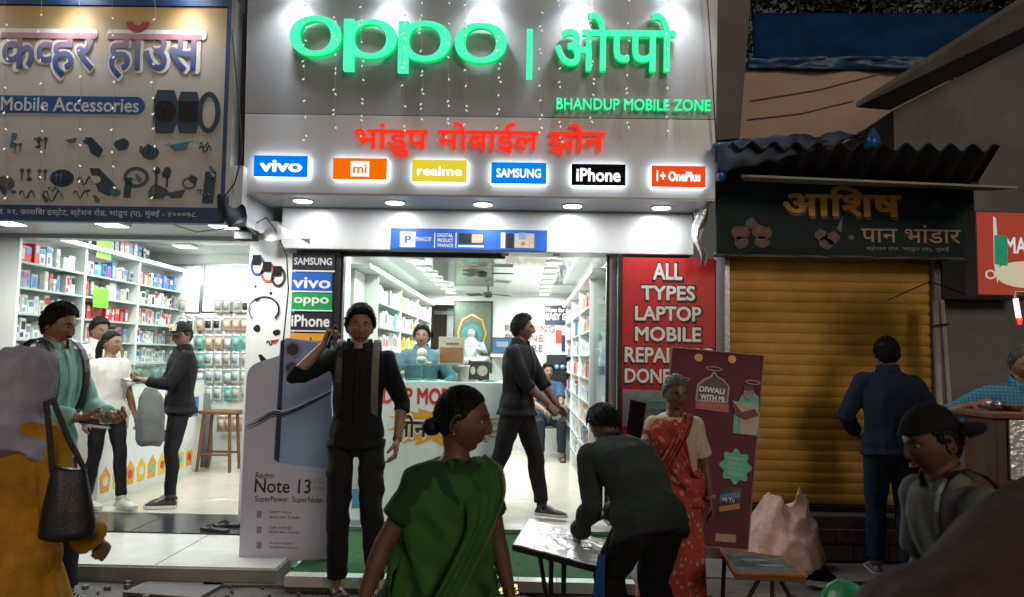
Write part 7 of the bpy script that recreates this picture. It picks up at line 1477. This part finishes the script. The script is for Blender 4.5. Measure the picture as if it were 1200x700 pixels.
# woman in mustard dress with lavender head scarf
P = person('woman in mustard dress and lavender head scarf walking away at the left edge', at(22, 2.62, .0), R(-14), 1.50, lean=2, fem=True, bulk=1.12, RH=(.25, .12, .84), RE=(.5, -.9, -.3), LH=(-.24, .12, .80), RK='grip', skin='skin_mid', vox=.009, hair=dict(style='back', vol=.008), LF=(-.1, .1), RF=(.1, -.12),
           top=dict(kind='dress_bodice', name='dress_bodice', mat='cloth_mustard', sleeve=.94, inf=.024, dinf=.01, w=.010, cuff=.014), bottom=dict(kind='skirt', mat='cloth_mustard', flare=.17, hemz=.03, pleat=1.6))
def hijab(P, mname):
    k = P['k']; rg = []; hc, HM, hk = P['hc'], P['HM'], P['hk']; n = 48
    hr_, hf_, hu_ = HM.col[0], HM.col[1], HM.col[2]
    m = MB()
    for t_, w, d, z, y in ((0, .02, .02, .134, -.01), (.08, .056, .066, .124, -.01), (.2, .082, .102, .085, -.008), (.35, .094, .118, .02, -.012), (.5, .092, .116, -.05, -.018), (.62, .074, .092, -.10, -.03), (.72, .082, .092, -.128, -.04), (.82, .125, .125, -.155, -.05), (.92, .172, .152, -.180, -.05), (1, .196, .165, -.205, -.05)):
        ring = []
        for i in range(n):
            a = 2 * math.pi * i / n; fold = 1 + .035 * math.sin(7 * a + t_ * 9) * (.3 + t_) + .05 * noise.noise(V((math.cos(a) * 2, math.sin(a) * 2, t_ * 5)))
            ring.append(hc + hr_ * (w * fold * math.cos(a) * (1 + (hk - 1))) + hf_ * (d * fold * math.sin(a) + y) + hu_ * z)
        rg.append(ring)
    rg[-1] = [p_ + V((0, 0, -.025 - .035 * math.sin(2 * math.pi * i_ / n * 3 + 1))) for i_, p_ in enumerate(rg[-1])]
    m.loft(rg[::-1]); me = remesh(m, .008, 2); wrinkle(me, .017, (.6, .2, .6), 9, .22, 5); me.materials.append(MATS[mname]); me.polygons.foreach_set('use_smooth', [True] * len(me.polygons)); return link('head_scarf', me, P['root'])
hijab(P, 'cloth_lavender')
m = MB(); rg = []
for t_, w, d in ((0, .085, .04), (.06, .098, .052), (.4, .088, .05), (.8, .072, .038), (1, .062, .024)): rg.append([(w * math.copysign(abs(math.cos(a)) ** .6, math.cos(a)), d * math.copysign(abs(math.sin(a)) ** .7, math.sin(a)), -.50 + .27 * t_) for a in [2 * math.pi * i / 28 for i in range(28)]])
m.loft(rg); me = remesh(m, .009, 2); wrinkle(me, .010, (0, 0, 1), 7, .4, 3)
me.materials.append(MATS['leather_dark']); me.polygons.foreach_set('use_smooth', [True] * len(me.polygons)); hb = empty('handbag', tuple(W(86, 470, 2.48)), 'dark slouchy handbag carried by the woman in the mustard dress', 'handbag', local=True, yaw=R(28)); hb.location.z = 1.32; hb.scale = (.84, .84, .84); hb['_local'] = 1; link('bag_body', me, hb)
MB().tube([(-.055, 0, -.25), (-.07, 0, -.12), (-.09, .0, .02), (-.07, 0, .03), (-.01, 0, -.12), (.055, 0, -.25)], .011, 8, flat=.5).build('bag_strap', MATS['leather_dark'], hb)
# girl with the pony tail
P = person('girl in white T-shirt and black jeans with pony tail at the cover shop counter', at(129, 6.75, Z0), R(-118), 1.56, fem=True, hyaw=12, hpitch=-2, RH=(.20, -.02, .64), RE=(.3, -1, 0), LH=(-.20, .15, .70), LE=(-.3, -1, 0), LF=(-.07, .16), RF=(.07, -.12), skin='skin_mid', hair=dict(style='back', vol=.012, tail=True),
           top=dict(kind='shirt', name='t_shirt', mat='cloth_white', sleeve=.38, inf=.026, w=.011, flare=.016, cuff=.014, long=.02), bottom=dict(kind='trousers', mat='cloth_black2', inf=.006, slim=.95), shoes=dict(kind='sneaker', mat='cloth_white'))
# man in the cap
P = person('man in black shirt and trucker cap holding a phone in the cover shop', at(214, 6.95, Z0), R(122), 1.66, hyaw=26, hpitch=-10, LH=(-.07, .33, 1.12), LE=(-.6, -.8, -.5), RH=(.10, .30, 1.10), RE=(.6, -.8, -.5), LK='grip', RK='grip', Rback=(.5, .1, -.8), Lback=(-.5, .1, -.8), LF=(-.13, .06), RF=(.13, .02), ftL=22, ftR=-25, skin='skin_mid', hair=dict(style='cropped', vol=.010),
           top=dict(kind='shirt', long=.06, mat='cloth_black', sleeve=.9, inf=.018, w=.012, collar=True, placket=True), bottom=dict(kind='trousers', mat='cloth_black2', inf=.008, slim=.93), shoes=dict(kind='sneaker', mat='rubber_black'), beard=True)
handheld(P, 0, (.0, .09, .02), (.08, .16, .01), 'metal_steel', label='phone held out by the man in the trucker cap')
def cap(P, m_c, m_f, back=False, patch=None):
    hc, HM, hk = P['hc'], P['HM'], P['hk']; root = P['root']
    def fn(d): d = V(d); z = max(d.z, .22); p = head_pt(V((d.x, d.y, max(d.z, .18))).normalized()); s_ = 1.13 + .05 * max(0, d.z); return hc + HM @ (V((p.x * s_, p.y * s_ * 1.0 + .002, max(p.z, .035) * 1.08 + .012)) * hk)
    vs, fs = head_grid(40, 34, fn); m = MB(); m.add(vs, fs); crown = m.build('cap', MATS[m_c], root, True)
    sg = -1 if back else 1; m = MB()
    def vf(u, v): a = R(25 + 130 * u); r0 = .088; r_ = r0 + .085 * v * math.sin(a) ** .7; return hc + HM @ (V((r_ * math.cos(a) * .92, sg * (r_ * math.sin(a) + .012), .048 - .018 * v - .018 * abs(math.cos(a)))) * hk)
    m.shell(vf, 18, 6, .004); m.build('cap_visor', MATS[m_f if back else m_c], crown, True)
    if patch:
        def pf_(u, v): a = R(58 + 64 * u); return hc + HM @ (V((.098 * math.cos(a), .116 * math.sin(a) - .020 * v, .058 + .062 * v)) * hk)
        m = MB().shell(pf_, 10, 6, .006); m.build('cap_front', MATS[patch], crown, True)
        m = MB(); c = hc + HM @ (V((0, .112, .085)) * hk); m.ball(tuple(c), (.016, .016, .014), 10); m.build('cap_badge', MATS['ink_orange'], crown, True)
cap(P, 'cloth_black2', 'cloth_black2', patch='cloth_cream')
Mr = P['root'].matrix_basis; c = Mr @ P['hands'][0][0]
rg = []
for t_, w, d in ((0, .10, .05), (.1, .12, .07), (.5, .125, .07), (.85, .10, .05), (1, .05, .03)): rg.append([(w * math.cos(a) * (1 + .05 * math.sin(3 * a)), d * math.sin(a), -.52 + .50 * t_) for a in [2 * math.pi * i / 24 for i in range(24)]])
m = MB().loft(rg); me = remesh(m, .012, 2); wrinkle(me, .012, (0, 0, 1), 7, .3, 3); me.materials.append(MATS['cloth_bag']); me.polygons.foreach_set('use_smooth', [True] * len(me.polygons)); o = link('cloth_bag', me); o.location = (c.x + .13, c.y - .10, c.z - .04); tag(o, 'grey cloth bag hanging from the arm of the man in the trucker cap', 'bag')
# clerk of the cover shop
P = person('clerk in white shirt standing behind the cover shop counter', (-4.19, 7.50, Z0), R(-115), 1.72, hpitch=-12, hyaw=-6, RH=(.04, .20, 1.47), RE=(.4, .6, -.6), LH=(-.16, .2, 1.12), LE=(-.4, -.8, 0), RK='grip', skin='skin_mid', hair=SHORT, top=dict(kind='shirt', mat='cloth_white', sleeve=.9, inf=.014, w=.012, collar=True), bottom=dict(kind='trousers', mat='denim_dark', inf=.010), shoes=dict(kind='sneaker', mat='rubber_black'))
# clerk of the phone shop
P = person('clerk with moustache in slate blue shirt behind the glass case of the phone shop', at(494, 8.3, Z0), R(188), 1.73, hyaw=-6, RH=(.24, .22, 1.00), LH=(-.24, .24, 1.02), RE=(.6, -.6, 0), LE=(-.6, -.6, 0), skin='skin_mid', moustache=True, hair=dict(style='short', vol=.018), top=dict(kind='shirt', mat='cloth_slate', sleeve=.72, inf=.020, w=.012, collar=True, placket=True), bottom=dict(kind='trousers', mat='denim_dark', inf=.016), shoes=dict(kind='sneaker', mat='rubber_black'))
# seated man
P = person('man in blue shirt sitting on the grey chair at the back of the phone shop', (chx, 10.93, Z0), R(184), 1.70, hipz=.53, lean=-4, hyaw=12, RH=(.06, .30, .66), LH=(-.08, .33, .64), RE=(.8, -.4, -.3), LE=(-.8, -.4, -.3), Rback=(.2, 0, 1), Lback=(-.2, 0, 1), LF=(-.16, .44), RF=(.12, .40), Lk=(-.1, .4, 1), Rk=(.1, .4, 1), skin='skin_mid', moustache=True, hair=SHORT,
           top=dict(kind='shirt', mat='denim_blue', sleeve=.36, inf=.020, w=.012, collar=True, placket=True), bottom=dict(kind='trousers', mat='denim_dark', inf=.016), shoes=dict(kind='sandal', mat='leather_dark'))
# man in navy seen from behind at the shutter
P = person('man in navy shirt seen from behind in front of the yellow shutter', at(1042, 5.55, ZG), R(-12), 1.71, lean=2, stoop=4, hpitch=-8, LH=(-.18, .26, .98), LE=(-.8, -.5, -.4), RH=(.20, .26, 1.0), RE=(.8, -.5, -.4), skin='skin_dark', hair=dict(style='short', vol=.012), bulk=.96, LF=(-.10, .05), RF=(.10, -.02),
           top=dict(kind='shirt', long=.06, mat='cloth_navy', sleeve=.95, inf=.024, w=.011, flare=.014, collar=True), bottom=dict(kind='trousers', mat='cloth_navy', inf=.018), shoes=dict(kind='sneaker', mat='cloth_grey'))
# juice seller
P = person('grey haired juice seller in blue checked shirt leaning on his stall', at(1192, 4.72, ZG), R(166), 1.66, lean=9, hpitch=-14, hyaw=10, RH=(.30, .22, 1.26), RE=(.9, -.4, -.5), LH=(-.15, .26, 1.24), LE=(-.8, -.3, 0), Rback=(0, 0, 1), Lback=(0, 0, 1), skin='skin_mid', moustache=True, hair=dict(style='cropped', vol=.012, mat='hair_grey'),
           top=dict(kind='shirt', mat='cloth_blue_check', sleeve=.62, inf=.022, w=.013, collar=True, placket=True), bottom=dict(kind='trousers', mat='denim_dark', inf=.014), shoes=dict(kind='sandal', mat='leather_dark'))
# young man in cap crossing at the lower right
P = person('young man in grey shirt with black backwards cap passing at the lower right', at(1142, 2.42, -.03), R(97), 1.43, lean=10, stoop=8, hpitch=-6, hyaw=-4, LH=(-.2, .30, .78), LE=(-.4, -.8, -.3), RH=(.22, .10, .70), RE=(.4, -.8, 0), skin='skin_dark', hair=dict(style='cropped', vol=.010), vox=.009,
           top=dict(kind='shirt', mat='cloth_grey', sleeve=.42, inf=.024, w=.011, flare=.010, cuff=.012, collar=True), bottom=dict(kind='trousers', mat='denim_dark', inf=.018), shoes=dict(kind='sneaker', mat='rubber_black'))
cap(P, 'cloth_black', 'cloth_black', back=True)
strap(P, -1, .016, 'leather_dark', name='bag_strap', inf=.030)
# passer-by bent forward at the lower right corner
P = person('passer-by in dark maroon shirt bent forward in the lower right corner', (.80, 1.50, 0), R(-82), 1.82, hipz=.93, lean=50, stoop=14, hpitch=-10, RH=(.2, .55, .55), LH=(-.2, .6, .55), RE=(.4, -.4, -.3), LE=(-.4, -.4, -.3), skin='skin_dark', hair=SHORT, bulk=1.15,
           top=dict(kind='shirt', mat='cloth_maroon', sleeve=.5, inf=.026, w=.012, flare=.012, collar=True), bottom=dict(kind='trousers', mat='denim_dark', inf=.02), shoes=dict(kind='sneaker', mat='rubber_black'))

SC.collection.children.link(COL)
